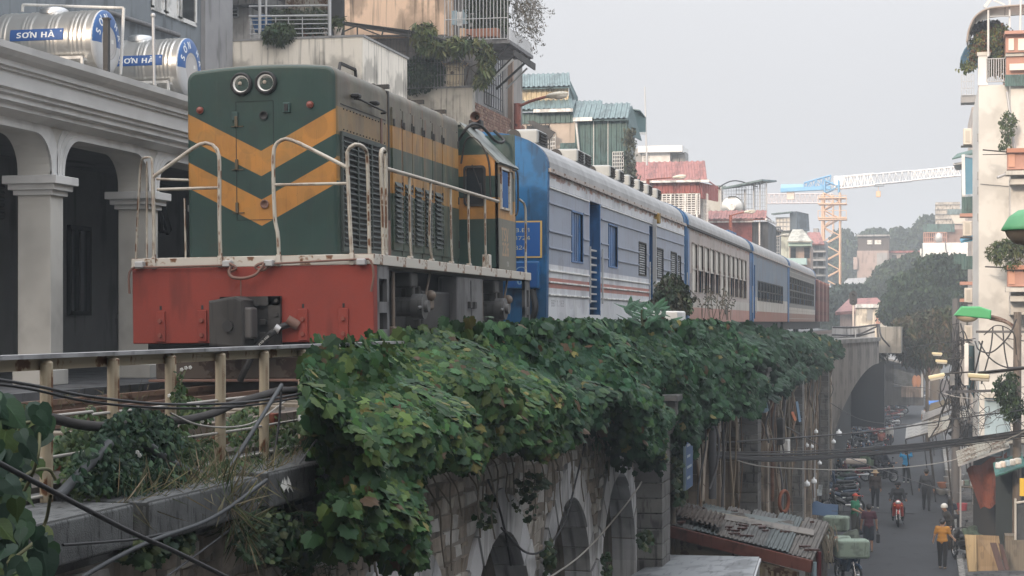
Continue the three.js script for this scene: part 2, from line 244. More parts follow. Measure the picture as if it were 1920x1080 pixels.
// ---------- rails and sleepers in front of the locomotive ----------
{
  const tr = thing('railway_track', 'rusty railway track under the train on its bed of stones', 'railway track');
  for (const s of [-1, 1]) nb().bb(-7.14 + s * .5 - .035, -7.14 + s * .5 + .035, 7.05, 7.1, 4, -300).bb(-7.14 + s * .5 - .01, -7.14 + s * .5 + .01, 6.99, 7.05, 4, -300).bb(-7.14 + s * .5 - .055, -7.14 + s * .5 + .055, 6.965, 6.99, 4, -300).build('rail', mat(.13, .075, .05, .5, { map: T.rust }), tr);
  const g = nb().rb(0, 0, 0, 1.9, .12, .22, .01).geo();
  for (let z = 7; z < 27; z += .62) { const m = put('sleeper', g, K.woodGrey, tr); m.position.set(-7.14, 6.91, -z); }
  const t2 = thing('guard_rail', 'brown old rail lying on low red blocks beside the track behind the railing', 'rail');
  nb().bb(-5.0, -4.92, 6.98, 7.08, -5, -16).build('rail', mat(.15, .12, .10, .8, { map: T.rust }), t2);
  for (const z of [8.9, 9.9, 10.6, 11.3, 12.2, 13]) nb().rb(-4.95, 6.92, -z, .2, .13, .34, .01).build('block', mat(.26, .09, .05, .9, { map: T.stone }), t2);
}
// ---------- station building ----------
{
  const st = thing('station_building', 'white colonnaded station building with rounded arches and a stepped cornice beside the track', 'building');
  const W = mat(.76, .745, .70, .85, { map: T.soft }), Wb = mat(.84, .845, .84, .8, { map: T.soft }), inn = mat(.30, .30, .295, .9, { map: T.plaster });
  const cols = [16.78, 19.67, 22.42, 25.2, 28.0, 30.8];
  for (const z of cols) {
    const col = new THREE.Group(); col.name = 'column'; st.add(col);
    nb().rb(-10.285, (PLAT + 9.3) / 2, -(z + .16), .43, 9.3 - PLAT, .32, .012).build('shaft', W, col);
    nb().rb(-10.285, 9.475, -(z + .16), .70, .1, .59, .008).rb(-10.285, 9.39, -(z + .16), .60, .07, .49, .006).rb(-10.285, 9.325, -(z + .16), .51, .06, .40, .006).build('capital', Wb, col);
    nb().rb(-10.285, PLAT + .09, -(z + .16), .52, .18, .41, .01).build('base', W, col);
  }
  // wall above the columns with rounded openings
  const top = 10.35, TOPY = 10.0, mm = M4().makeBasis(V(0, 0, -1), V(0, 1, 0), V(1, 0, 0)); mm.setPosition(-10.5, 0, 0);
  const arcs = nb(), trims = [];
  for (let i = 0; i + 1 < cols.length; i++) {
    const a = cols[i] + .32, b = cols[i + 1], c = cols[i + 1] + .32, r = .42, o = (d) => { const p = []; for (let k = 0; k <= 8; k++) { const t = PI - PI / 2 * k / 8; p.push([a - d + r + (r) * Math.cos(t) + 0, TOPY + d - r + r * Math.sin(t)]); } for (let k = 0; k <= 8; k++) { const t = PI / 2 - PI / 2 * k / 8; p.push([b + d - r + r * Math.cos(t), TOPY + d - r + r * Math.sin(t)]); } return p; };
    const prof = o(0); arcs.ext([[a, 9.525], ...prof, [b, 9.525], [c, 9.525], [c, top], [a, top]], .42, mm);
    for (const [d, th] of [[.055, .03], [.11, .02], [.17, .012]]) { const out = o(d), m2 = mm.clone(); m2.setPosition(-10.08, 0, 0); trims.push([nb().ext([[a, 9.53], ...prof, [b, 9.53], [b + d, 9.53], ...out.slice().reverse(), [a - d, 9.53]], th, m2)]); }
  }
  arcs.build('arcade_wall', W, st); for (const [b] of trims) b.build('arch_moulding', Wb, st);
  const pr = [[-10.07, 2.3], [-9.88, 2.36], [-9.88, 2.41], [-9.80, 2.43], [-9.80, 2.49], [-9.75, 2.5], [-9.75, 2.54], [-9.70, 2.55], [-9.70, 2.72], [-9.66, 2.725], [-9.66, 2.755], [-9.62, 2.76], [-9.62, 2.82], [-9.54, 2.85], [-9.48, 2.9], [-9.46, 2.97], [-10.07, 2.97]];
  const cm = M4(); cm.setPosition(0, EYE, -34); nb().ext(pr, 17.6, cm).build('cornice', Wb, st);
  nb().bb(-17, -10.07, 10.5, 10.7, -16.4, -34).build('roof', K.concrete, st);
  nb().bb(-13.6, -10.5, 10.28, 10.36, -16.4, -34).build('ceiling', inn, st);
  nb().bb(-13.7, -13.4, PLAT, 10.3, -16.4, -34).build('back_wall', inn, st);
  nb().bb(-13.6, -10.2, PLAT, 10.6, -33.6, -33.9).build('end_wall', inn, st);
  const z1 = zx(125, -13.4), z2 = zx(161, -13.4), wi = new THREE.Group(); wi.name = 'window'; st.add(wi);
  nb().bb(-13.4, -13.33, 7.9, 9.35, -z1, -z1 - .07).bb(-13.4, -13.33, 7.9, 9.35, -z2, -z2 - .07).bb(-13.4, -13.33, 9.28, 9.35, -z1, -z2).bb(-13.4, -13.33, 7.9, 7.97, -z1, -z2).bb(-13.4, -13.33, 7.9, 9.3, -z1 - .3, -z1 - .36).build('frame', K.black, wi);
  nb().bb(-13.4, -13.38, 7.95, 9.3, -z1, -z2).build('pane', K.glassDark, wi);
  for (const z of [28.6, 25.5]) { nb().bb(-13.4, -13.2, PLAT + .9, 10.2, -z, -z - .35).bb(-13.4, -13.1, PLAT, PLAT + .72, -z + .05, -z - .4).bb(-13.4, -13.05, PLAT + .72, PLAT + .8, -z + .09, -z - .44).bb(-13.4, -13.1, PLAT + .8, PLAT + .88, -z + .05, -z - .4).build('pilaster', inn, st); }
  const lz = 24.0; const lv = nb(); for (let k = 0; k < 6; k++) lv.box(-13.36, 9.35 + k * .09, -lz, .05, .05, 1.2, 0, 0, .5); lv.build('louvre_grille', K.grey, st);
  for (const [x, z] of [[-12.4, 27.5], [-12.4, 28.1]]) nb().beam(V(x, 9.8, -z), V(x, 9.3, -z - .35), .05, .16).beam(V(x, 9.8, -z), V(x, 9.3, -z), .04, .12).beam(V(x, 9.3, -z), V(x, 9.3, -z - .35), .04, .05).build('wall_bracket', K.black, st);
}
// ---------- water tanks on the station roof ----------
{
  const label = canvasTex(1024, 256, (c, w, h) => { c.fillStyle = '#1f4f8f'; c.fillRect(0, 0, w, h); c.fillStyle = '#dfe3e6'; c.font = 'bold 170px sans-serif'; c.textAlign = 'center'; c.textBaseline = 'middle'; c.save(); c.translate(w / 2 - 20, h / 2 + 6); c.scale(1.18, 1); c.fillText('SON HÀ', 0, 0); const mw = c.measureText('SON HÀ').width, ox = -mw / 2 + c.measureText('SO').width; c.lineWidth = 17; c.lineCap = 'round'; c.strokeStyle = '#dfe3e6'; c.beginPath(); c.moveTo(ox - 16, -52); c.quadraticCurveTo(ox + 10, -52, ox + 8, -84); c.stroke(); c.restore(); c.font = 'bold 54px sans-serif'; c.fillText('®', w - 46, 60); });
  const cap = canvasTex(512, 512, (c, w) => {
    c.fillStyle = '#b4b6b8'; c.fillRect(0, 0, w, w); c.fillStyle = '#22548f'; c.beginPath(); c.arc(256, 256, 246, PI * .97, PI * 2.03); c.fill();
    c.fillStyle = '#a9a7a6'; c.beginPath(); c.arc(256, 262, 128, 0, 7); c.fill(); c.strokeStyle = '#8d8d8e'; c.lineWidth = 5; for (const r of [128, 104]) { c.beginPath(); c.arc(256, 262, r, 0, 7); c.stroke(); }
    c.fillStyle = '#d5d8da'; c.font = 'bold 84px sans-serif'; c.textAlign = 'center'; c.textBaseline = 'middle';
    [...'SON HÀ'].forEach((s, i) => { const a = -PI + .32 + i * .5; c.save(); c.translate(256 + 187 * Math.cos(a), 256 + 187 * Math.sin(a)); c.rotate(a + PI / 2); c.fillText(s, 0, 0); if (s === 'O') { c.lineWidth = 9; c.strokeStyle = '#d5d8da'; c.beginPath(); c.moveTo(24, -24); c.quadraticCurveTo(38, -24, 37, -42); c.stroke(); } c.restore(); });
    c.fillStyle = '#c9c9c4'; c.fillRect(300, 230, 40, 30);
  });
  const steelM = mat(.80, .78, .74, .3, { metal: .9, map: T.soft }), L = 1.9, R = .575;
  const t = thing('water_tank', 'large steel water tank nearest the left edge on the station roof with blue brand label', 'water tank', [0, 0, 0], null);
  const prof = []; const N = 76; for (let i = 0; i <= N; i++) { const s = i / N; let r = R; const k = s * L; for (const c of [.12, .2, .55, .62, .69, 1.05, 1.12, 1.19, 1.5, 1.57, 1.66, 1.74]) r += .011 * Math.exp(-Math.pow((k - c) / .018, 2)); prof.push([r, k - L / 2]); }
  const tx = M4().makeRotationZ(-PI / 2);
  nb().lathe(prof, tx, 48).build('shell', steelM, t);
  nb().lathe([[R + .002, -L / 2 + .02], [R * .98, -L / 2 - .03], [R * .8, -L / 2 - .09], [0, -L / 2 - .12]], tx, 40).build('back_end', steelM, t);
  const eg = new THREE.LatheGeometry([[R + .006, L / 2], [R, L / 2 + .035], [R * .85, L / 2 + .075], [R * .55, L / 2 + .095], [R * .5, L / 2 + .08], [0, L / 2 + .085]].map(([x, y]) => new THREE.Vector2(x, y)), 48);
  eg.applyMatrix4(tx); { const p = eg.attributes.position, u = eg.attributes.uv; for (let i = 0; i < p.count; i++) u.setXY(i, .5 - p.getZ(i) / (2 * R * 1.04), .5 + p.getY(i) / (2 * R * 1.04)); }
  put('end_cap', eg, mat(1, 1, 1, .38, { map: cap, metal: .1 }), t);
  const lg = new THREE.PlaneGeometry(1.04, 1, 4, 10); // a curved plate on the side towards the street
  { const p = lg.attributes.position; for (let i = 0; i < p.count; i++) { const a = .15 + p.getY(i) * .36; p.setXYZ(i, p.getX(i) - .1, (R + .013) * Math.sin(a), (R + .013) * Math.cos(a)); } lg.computeVertexNormals(); }
  put('brand_label', lg, mat(1, 1, 1, .5, { map: label }), t);
  nb().lathe([[.26, .52], [.26, .62], [.2, .66], [.05, .69], [0, .69]], M4().makeTranslation(-.05, 0, 0), 24).build('hatch', K.steel, t);
  t.position.set(-15.45, 12.86, -30.4);
  copy(t, 'steel water tank farther back, partly behind the first, with blue brand label', [-15.2, 12.83, -33.6]).children.find((c) => c.name === 'brand_label').position.x = .24;
  const s = thing('tank_stand', 'cream steel frame stand carrying the nearer water tank', 'stand');
  const sb = (z) => { const b = nb(); for (const x of [-.85, -.2, .5]) { b.beam(V(x, -.62, z), V(x, -1.9, z), .05, .05); } b.beam(V(-.9, -.35, z), V(.8, -.35, z), .05, .05).beam(V(.55, -.36, z), V(.3, -1.5, z), .04, .04).beam(V(.8, -.35, z), V(.8, -1.9, z), .05, .05).beam(V(-.4, -.36, z), V(-.4, -1.5, z), .04, .04); return b; };
  sb(.6).build('frame_side', K.white, s); sb(-.6).build('frame_side', K.white, s); nb().beam(V(-.9, -.37, .6), V(-.9, -.37, -.6), .05, .05).beam(V(.8, -.37, .6), V(.8, -.37, -.6), .05, .05).beam(V(0, -.6, .6), V(0, -.6, -.6), .05, .05).build('cross_bar', K.white, s);
  s.position.set(-15.45, 12.86, -30.4);
  copy(s, 'cream steel frame stand carrying the farther water tank', [-15.2, 12.83, -33.6]);
  const pipe = nb(), q = (px, py, Z = 30.8) => atZ(px, py, Z);
  pipe.tube([q(42, 22), q(43, 11), q(46, 9)], .03, 6).bar(q(46, 9), q(232, 15), .028).bar(q(232, 15), q(226, 140), .03); tag(pipe.build('water_pipe', K.white), 'white pipe running over the nearer tank and down beside it', 'pipe');
  tag(nb().bb(wx(193, 29.4), wx(202, 29.4), 10.7, wy(195, 34, 29.4), -29.4, -29.5).bb(wx(192, 29.4), wx(204, 29.4), wy(195, 36, 29.4), wy(195, 33, 29.4), -29.38, -29.5).build('steel_post', K.black), 'dark square steel post in front of the end of the nearer tank', 'post');
  tag(nb().bar(q(289, 160, 31.5), q(287, 30, 31.5), .03).ball(...q(287, 29, 31.5).toArray(), .05).build('vent_pole', K.galv), 'thin grey vent pole standing before the farther tank', 'pole');
}
{ // the houses across the street that wall in the near part of it, just out of the picture
  for (const [z0, z1, x, y, l] of [[-4, 14, 4.6, 12.5, 'first'], [14.2, 31, 4.9, 14.5, 'second'], [31.2, 52, 5.0, 13, 'third']]) { const h = thing('unseen_house', l + ' house of the near right side of the street, out of the picture', 'house', [x + 3, 0, -(z0 + z1) / 2]); nb().bb(x, x + 9, 0, y, -z0, -z1).build('wall', K.greyWall, h); for (let f = 0; f < 4; f++) for (let k = z0 + 1.5; k < z1 - 1.6; k += 3) nb().bb(x - .02, x + .2, 1 + f * 3.2, 3 + f * 3.2, -k, -k - 1.4).build('window', K.glassDark, h); }
}
{ // unseen house block, added to keep the low sun off the near street
  const h = thing('unseen_house', 'tall plain house block added behind the viewpoint to cast shade, out of the picture', 'house', [-4, 0, 12]);
  nb().bb(-26, 12, 0, 22.5, 9, 19).build('wall', K.cream, h); nb().bb(-26.3, 12.3, 22.5, 22.9, 8.7, 19.3).build('roof_slab', K.concrete, h);
  for (let f = 0; f < 6; f++) for (let k = 0; k < 9; k++) nb().bb(-24 + k * 4, -22.3 + k * 4, 1.5 + f * 3.5, 3.6 + f * 3.5, 8.97, 9.2).build('window', K.glassDark, h);
}

// ---------- locomotive (built about its own base, then set on the track) ----------
const TX = -7.14, LZ = -18.6, RAIL = 7.1;
const lx = (px, Z) => wx(px, Z) - TX, ly = (px, py, Z) => wy(px, py, Z) - RAIL, lz = (px, X) => -zx(px, X) - LZ;
const mat2b = mat(.045, .06, .055, .6, { map: T.grime });
const loco = thing('diesel_locomotive', 'green and orange diesel locomotive with red buffer beam at the head of the train', 'locomotive');
{
  const GREEN = '#203b37', ORANGE = '#b07a38', GREY = '#5d5a52';
  const dirt = (c, w, h, n, col, lw) => { for (let i = 0; i < n; i++) { c.strokeStyle = col(); c.lineWidth = rr(lw[0], lw[1]); const x = rr(0, w), y = rr(-h * .1, h * .8); c.beginPath(); c.moveTo(x, y); c.lineTo(x + rr(-3, 3), y + rr(.03, .3) * h); c.stroke(); } };
  const frontT = canvasTex(1024, 1232, (c, w, h) => { // 1.8 m wide, 2.165 m high
    const X = (x) => (x + .9) / 1.8 * w, Y = (y) => (1 - (y - 1.39) / 2.23) * h;
    c.fillStyle = GREEN; c.fillRect(0, 0, w, h);
    for (const [t, b] of [[3.06, 2.78], [2.52, 2.23]]) { c.fillStyle = ORANGE; c.beginPath(); c.moveTo(X(-.92), Y(t)); c.lineTo(X(0), Y(t - .47)); c.lineTo(X(.92), Y(t)); c.lineTo(X(.92), Y(b)); c.lineTo(X(0), Y(b - .47)); c.lineTo(X(-.92), Y(b)); c.fill(); }
    for (let i = 0; i < 260; i++) { c.fillStyle = `rgba(${pick(['20,30,28', '80,90,80', '60,45,30'])},${rr(.02, .07)})`; c.beginPath(); c.ellipse(rr(0, w), rr(0, h), rr(8, 90), rr(8, 120), 0, 0, 7); c.fill(); }
    dirt(c, w, h, 160, () => `rgba(${pick(['25,28,26', '120,115,100', '70,50,32'])},${rr(.03, .12)})`, [1, 5]);
    const gr = c.createLinearGradient(0, 0, 0, 120); gr.addColorStop(0, 'rgba(70,80,70,.6)'); gr.addColorStop(1, 'rgba(70,80,70,0)'); c.fillStyle = gr; c.fillRect(0, 0, w, 120);
    for (let i = 0; i < 30; i++) { c.fillStyle = `rgba(90,60,40,${rr(.2, .5)})`; c.fillRect(rr(0, w), rr(0, h), rr(2, 6), rr(2, 8)); }
  });
  const sideT = canvasTex(2048, 840, (c, w, h) => { // 5.3 m long (front at the left), 2.17 m high
    const Y = (y) => (1 - (y - 1.39) / 2.235) * h, X = (s) => s / 5.3 * w;
    c.fillStyle = '#4c5550'; c.fillRect(0, 0, w, h);
    c.fillStyle = GREEN; c.fillRect(0, Y(2.8), w, h);
    c.fillStyle = '#ad7a35'; c.fillRect(0, Y(3.06), w, Y(2.79) - Y(3.06)); c.fillRect(0, Y(2.51), w, Y(2.24) - Y(2.51));
    c.fillStyle = 'rgba(125,100,66,.85)'; c.fillRect(0, Y(3.06), X(1.9), Y(2.75) - Y(3.06));
    c.fillStyle = 'rgba(92,88,78,.75)'; c.fillRect(0, 0, w, Y(3.06)); c.fillStyle = 'rgba(90,76,54,.16)'; c.fillRect(0, 0, w, h);
    for (let i = 0; i < 700; i++) { c.fillStyle = `rgba(${pick(['60,55,45', '110,100,82', '70,48,30', '150,140,120'])},${rr(.04, .16)})`; c.beginPath(); c.ellipse(rr(0, w), rr(0, h), rr(6, 60), rr(10, 120), 0, 0, 7); c.fill(); }
    dirt(c, w, h, 420, () => `rgba(${pick(['30,28,25', '150,140,120', '85,55,30', '60,52,44'])},${rr(.06, .25)})`, [1, 7]);
    for (const s of [1.92, 2.4, 2.9, 3.45, 3.95, 4.5]) for (let k = 0; k < 9; k++) { c.strokeStyle = `rgba(${pick(['110,62,28', '60,40,28', '140,120,95'])},${rr(.25, .6)})`; c.lineWidth = rr(3, 12); const x = X(s + rr(-.04, .06)), y = rr(0, h * .5); c.beginPath(); c.moveTo(x, y); c.lineTo(x + 3, y + rr(.1, .5) * h); c.stroke(); }
  });
  for (const t of [frontT, sideT]) { t.wrapS = t.wrapT = THREE.ClampToEdgeWrapping; }
  const fM = mat(1, 1, 1, .42, { map: frontT }), sM = mat(1, 1, 1, .5, { map: sideT });
  const HW = .88, H0 = 1.36, H1 = 3.565, HZ = -.42, HL = 5.25;
  { // hood: rounded cross section, extruded along the track
    const s = new THREE.Shape(), r = .13; s.moveTo(-HW, H0); s.lineTo(-HW, H1 - .06 - r); s.quadraticCurveTo(-HW, H1 - .05, -HW + r * 1.3, H1 - .045); s.quadraticCurveTo(0, H1 + .02, HW - r * 1.3, H1 - .045); s.quadraticCurveTo(HW, H1 - .05, HW, H1 - .06 - r); s.lineTo(HW, H0); s.closePath();
    const g = new THREE.ExtrudeGeometry(s, { depth: HL, bevelEnabled: true, bevelThickness: .06, bevelSize: .05, bevelOffset: -.05, bevelSegments: 4, curveSegments: 10 }); g.translate(0, 0, HZ - HL);
    const p = g.attributes.position, u = g.attributes.uv, nn = g.attributes.normal;
    for (let i = 0; i < p.count; i++) { if (nn.getZ(i) > .75) u.setXY(i, (p.getX(i) + .9) / 1.8, (p.getY(i) - 1.39) / 2.23); else u.setXY(i, (HZ - p.getZ(i)) / 5.3, Math.min(.985, (p.getY(i) - 1.39) / 2.235)); }
    g.clearGroups(); const groups = []; // faces that look forward take the chevron paint
    for (let i = 0; i < p.count; i += 3) { const f = nn.getZ(i) > .75 && nn.getZ(i + 1) > .75 && nn.getZ(i + 2) > .75 ? 0 : 1; if (f === 1) for (let k = 0; k < 3; k++) u.setXY(i + k, (HZ + .06 - p.getZ(i + k)) / 5.3, Math.min(.985, (p.getY(i + k) - 1.39) / 2.235)); else for (let k = 0; k < 3; k++) u.setXY(i + k, (p.getX(i + k) + .9) / 1.8, (p.getY(i + k) - 1.39) / 2.23); const q = groups[groups.length - 1]; if (q && q.m === f) q.n += 3; else groups.push({ s: i, n: 3, m: f }); }
    for (const q of groups) g.addGroup(q.s, q.n, q.m);
    put('hood', g, [fM, sM], loco);
  }
  const FZ = HZ + .06; // front plane of the hood
  // headlights, marker lights, door and fittings on the front
  for (const px of [462, 508]) { const x = lx(px, 19.0), y = ly(px, px < 480 ? 158 : 156, 19.0), hl = new THREE.Group(); hl.name = 'headlight'; loco.add(hl); const m = M4().makeRotationX(PI / 2); m.setPosition(x, y, FZ);
    nb().lathe([[.095, -.02], [.128, .0], [.128, .025], [.11, .045], [.094, .03], [.09, -.02]], m, 24).build('rim', K.black, hl);
    nb().lathe([[.093, .03], [.08, .0], [.05, -.03], [0, -.045]], m, 24).build('reflector', mat(.95, .94, .92, .6), hl);  // matte white carries the bright mirror shine in its colour
    nb().ball(x - .02, y + .01, FZ + .0, .022).build('bulb', mat(.5, .42, .35, .3), hl);
    nb().lathe([[.095, .03], [.06, .042], [0, .046]], m, 24).build('lens', new THREE.MeshPhysicalMaterial({ transmission: 1, roughness: .05, thickness: 0 }), hl); }
  for (const [px, py] of [[384, 206], [590, 198]]) { const x = lx(px, 19.0), y = ly(px, py, 19.0); nb().disc(V(x, y, FZ + .01), V(0, 0, 1), .04, .03, 16).ball(x, y, FZ + .025, .032, .032, .02, 12).build('marker_light', mat(.20, .055, .04, .3), loco); }
  { const x0 = lx(450, 19), x1 = lx(520, 19), y0 = ly(480, 413, 19), y1 = ly(480, 191, 19), g = mat(.012, .02, .02, .8), b = nb(); b.bb(x0, x0 + .007, y0, y1, FZ - .01, FZ + .004).bb(x1, x1 + .007, y0, y1, FZ - .01, FZ + .004).bb(x0, x1, y1, y1 + .006, FZ - .01, FZ + .004).bb(x0, x1, y0, y0 + .006, FZ - .01, FZ + .004).build('door_seam', g, loco);
    for (const y of [.14, .62, 1.1]) nb().rb(x0 + .01, y0 + y, FZ + .012, .035, .12, .03, .008).bb(x0 - .05, x0 + .09, y0 + y - .06, y0 + y - .05, FZ, FZ + .014).build('hinge', mat(.09, .07, .04, .6), loco);
    for (const [px, py] of [[503, 217], [503, 383]]) { const x = lx(px, 19), y = ly(px, py, 19), m = M4().makeRotationX(PI / 2); m.setPosition(x, y, FZ); nb().lathe([[.038, 0], [.05, .012], [.05, .02], [.034, .022], [.03, .005], [0, .003]], m, 18).build('filler_cap', py < 300 ? K.black : K.rustPipe, loco); }
    const x = lx(546, 19), y = ly(546, 203, 19); nb().rb(x, y, FZ + .008, .085, .11, .03, .008).build('socket_box', K.green, loco); nb().rb(x, y, FZ + .025, .04, .075, .02, .006).build('socket', K.black, loco);
    nb().rb(lx(449, 19), ly(449, 218, 19), FZ + .006, .075, .1, .022, .006).build('bracket', K.green, loco); }
  // deck, buffer beam, skirts
  const dk = nb(); dk.rb(0, 1.355, -3.975, 2.8, .115, 7.95, .008).build('deck', K.whiteMetal, loco);
  nb().rb(0, .885, -.075, 2.78, .83, .15, .01).build('buffer_beam', K.red, loco);
  for (const px of [303, 381, 570, 646]) { const x = lx(px, 18.6); const b = nb(); b.rb(x, .66, .008, .11, .34, .03, .006).build('bolted_plate', K.red, loco); b.bb(x - .012, x + .012, .84, .885, 0, .004).build('slot', K.black, loco); for (const y of [.56, .72]) b.disc(V(x, y, .03), V(0, 0, 1), .024, .03, 6); b.build('bolt', mat(.2, .05, .035, .6), loco); }
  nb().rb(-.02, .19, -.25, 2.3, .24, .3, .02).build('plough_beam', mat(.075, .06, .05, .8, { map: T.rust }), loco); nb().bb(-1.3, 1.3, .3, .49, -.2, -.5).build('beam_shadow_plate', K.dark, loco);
  nb().rb(-.02, .06, -.12, 2.36, .03, .3, .01).build('plough_edge', K.rustPipe, loco);
  nb().rb(-.02, -.04, -.3, 1.9, .2, .1, .01).build('rail_guard', mat(.05, .04, .035, .8), loco);
  // coupler
  { const cp = new THREE.Group(); cp.name = 'coupler'; loco.add(cp);
    const x0 = lx(417, 18.6), x1 = lx(530, 18.6), y1 = ly(470, 556, 18.6), y0 = y1 - .62;
    nb().bb(x0, x0 + .06, y0, y1, -.02, .05).bb(x1 - .14, x1, y0, y1, -.02, .05).bb(x0, x1, y1 - .1, y1, -.02, .05).bb(x0, x1, y0, y0 + .08, -.02, .05).build('pocket_plate', K.iron, cp);
    nb().bb(x0 + .03, x1 - .03, y0 + .03, y1 - .03, .002, .012).build('pocket', K.black, cp); for (const q of [.2, .34]) nb().rb(x1 - .2, y0 + q, .04, .07, .06, .06, .01).build('pocket_rib', K.iron, cp);
    nb().ext([[x0 + .02, y0 + .12], [x0 + .36, y0 + .08], [x0 + .36, y1 - .06], [x0 + .3, y1 - .03], [x0 + .02, y1 - .07]], .3, M4().makeTranslation(0, 0, .03), .03).build('head', K.iron, cp);
    nb().rb(x0 + .4, y0 + .33, .22, .14, .34, .2, .03).build('knuckle', mat(.075, .07, .068, .6), cp);
    nb().disc(V(x0 + .22, y0 + .3, .37), V(0, 0, 1), .06, .04, 14).build('pin', K.black, cp);
    for (const [a, b] of [[x0 + .035, y1 - .05], [x1 - .04, y1 - .05], [x1 - .04, y1 - .2], [x1 - .04, y1 - .36], [x1 - .04, y0 + .04], [x0 + .035, y0 + .04]]) nb().disc(V(a, b, .055), V(0, 0, 1), .022, .03, 6).build('bolt', K.iron, cp);
    const pm = (px, py, z = .06) => V(lx(px, 18.6), ly(px, py, 18.6), z);
    nb().tube([pm(550, 607, .02), pm(530, 616, .1), pm(508, 636, .16), pm(492, 655, .2), pm(478, 685, .22), pm(466, 705, .2), pm(462, 712, .18)], .036, 10, 30).build('brake_hose', K.black, loco);
    nb().disc(pm(528, 617, .11), V(-.8, .5, .2).normalize(), .045, .06, 12).build('hose_clamp', K.galv, loco); nb().disc(pm(552, 606, .03), V(-.8, .5, .3).normalize(), .055, .14, 12).build('hose_valve', K.rustPipe, loco);
    // pale lettering moulded along the hose
    const hl = canvasTex(256, 64, (c, w, h) => { c.fillStyle = '#101011'; c.fillRect(0, 0, w, h); c.fillStyle = '#b8b8b4'; c.font = 'bold 46px sans-serif'; c.textAlign = 'center'; c.textBaseline = 'middle'; c.fillText('X10-100', w / 2, h / 2); });
    const a = pm(497, 650, .235), b2 = pm(519, 627, .175), dir = b2.clone().sub(a), len = dir.length(); dir.normalize(); const nz = V(.35, -.1, 1).normalize(), up = nz.clone().cross(dir).normalize(); nz.copy(dir).cross(up);
    const q = new THREE.PlaneGeometry(len * 1.1, .045); q.applyMatrix4(M4().makeBasis(dir, up, nz).setPosition(a.clone().add(b2).multiplyScalar(.5))); put('hose_lettering', q, mat(1, 1, 1, .7, { map: hl }), loco);
    const rp = (p) => p.map(([x, y, z]) => pm(x, y, z ?? .045));
    const pb = nb(); pb.tube(rp([[248, 548], [247, 520], [250, 505], [262, 498], [300, 499], [430, 497]]), .013, 6, 30).tube(rp([[700, 550], [705, 520], [700, 492], [680, 489], [520, 495]]), .013, 6, 30).build('uncoupling_bar', K.rustPipe, loco);
    pb.tube(rp([[432, 492], [445, 497, .1], [452, 503, .1], [440, 508, .08], [437, 500]]), .016, 6, 20).tube(rp([[505, 492], [492, 497, .1], [488, 503, .1], [500, 507, .08], [510, 498]]), .016, 6, 20).tube(rp([[441, 500, .08], [438, 510, .1], [446, 520, .12], [468, 522, .13], [488, 516, .12], [498, 504, .1], [503, 494, .08]]), .018, 6, 30).bar(pm(461, 520, .12), pm(460, 558, .1), .007).build('lifting_chain', K.rustPipe, loco);
    for (const px of [432, 510, 268, 683]) nb().rb(lx(px, 18.6), ly(px, 494, 18.6), .04, .1, .07, .09, .012).build('bracket', K.galv, loco);
  }
  // handrails
  const tubeM = mat(.52, .505, .46, .45, { map: T.rust }), hz = -.03, hp = (px, py, z = hz) => V(lx(px, 18.6 - z), ly(px, py, 18.6 - z), z);
  const rail = (pts, r = .022, n = 40) => nb().tube(pts, r, 7, n).build('handrail', tubeM, loco);
  rail([hp(291, 492), hp(292, 420), hp(291, 335), hp(294, 328), hp(340, 295), hp(378, 270), hp(398, 268), hp(412, 280), hp(416, 305), hp(415, 400), hp(416, 492)]);
  rail([hp(526, 492), hp(524, 440), hp(519, 410), hp(517, 330), hp(519, 280), hp(530, 265), hp(548, 262), hp(590, 282), hp(655, 316)]);
  rail([hp(663, 490), hp(660, 430), hp(656, 300), hp(659, 281), hp(674, 273), hp(690, 283, -.25), hp(694, 310, -.3), hp(696, 484, -.35)]);
  rail([hp(291, 492), hp(290, 310), hp(285, 294), hp(275, 293), hp(268, 310, -.2), hp(262, 400, -.3), hp(257, 486, -.35)], .015);
  rail([hp(278, 488, -.2), hp(279, 400, -.2), hp(280, 300, -.1)], .012, 12);
  rail([hp(299, 353), hp(415, 351)], .017, 2); rail([hp(298, 333, -.3), hp(358, 336, -.3)], .015, 2); rail([hp(519, 347), hp(655, 346)], .017, 2); rail([hp(351, 486, -.38), hp(350, 370, -.38)], .012, 2);
  for (const px of [291, 416, 526, 663]) nb().rb(lx(px, 18.6), 1.36, .012, .055, .13, .03, .008).build('stanchion_foot', K.whiteMetal, loco);
  const RX = 1.375, sp = (px, y) => V(RX, y, lz(px, TX + RX));
  rail([sp(722, 1.4), sp(721, 1.9), sp(719, 2.45), sp(721, 2.56), sp(726, 2.56), sp(728, 2.45), sp(727, 1.41)], .024);
  rail([sp(728, 2.37), sp(800, 2.37), sp(938, 2.355)], .024, 8);
  for (const px of [772, 812, 849, 882, 913]) rail([sp(px + 2, 1.41), sp(px + (px === 812 ? -4 : 0), 1.7), sp(px, 2.36)], .016, 6);
  for (const px of [724, 772, 812, 849, 882, 913]) nb().rb(RX, 1.425, lz(px, TX + RX), .06, .03, .07, .008).build('stanchion_foot', K.whiteMetal, loco);
  rail([V(1.36, 1.4, -7.75), V(1.36, 2.0, -7.78), V(1.36, 2.4, -7.75), V(1.3, 2.5, -7.6)], .018, 16);
  nb().rb(RX - .05, 1.5, lz(922, TX + RX), .1, .2, .14, .012).build('foot_bracket', K.whiteMetal, loco);
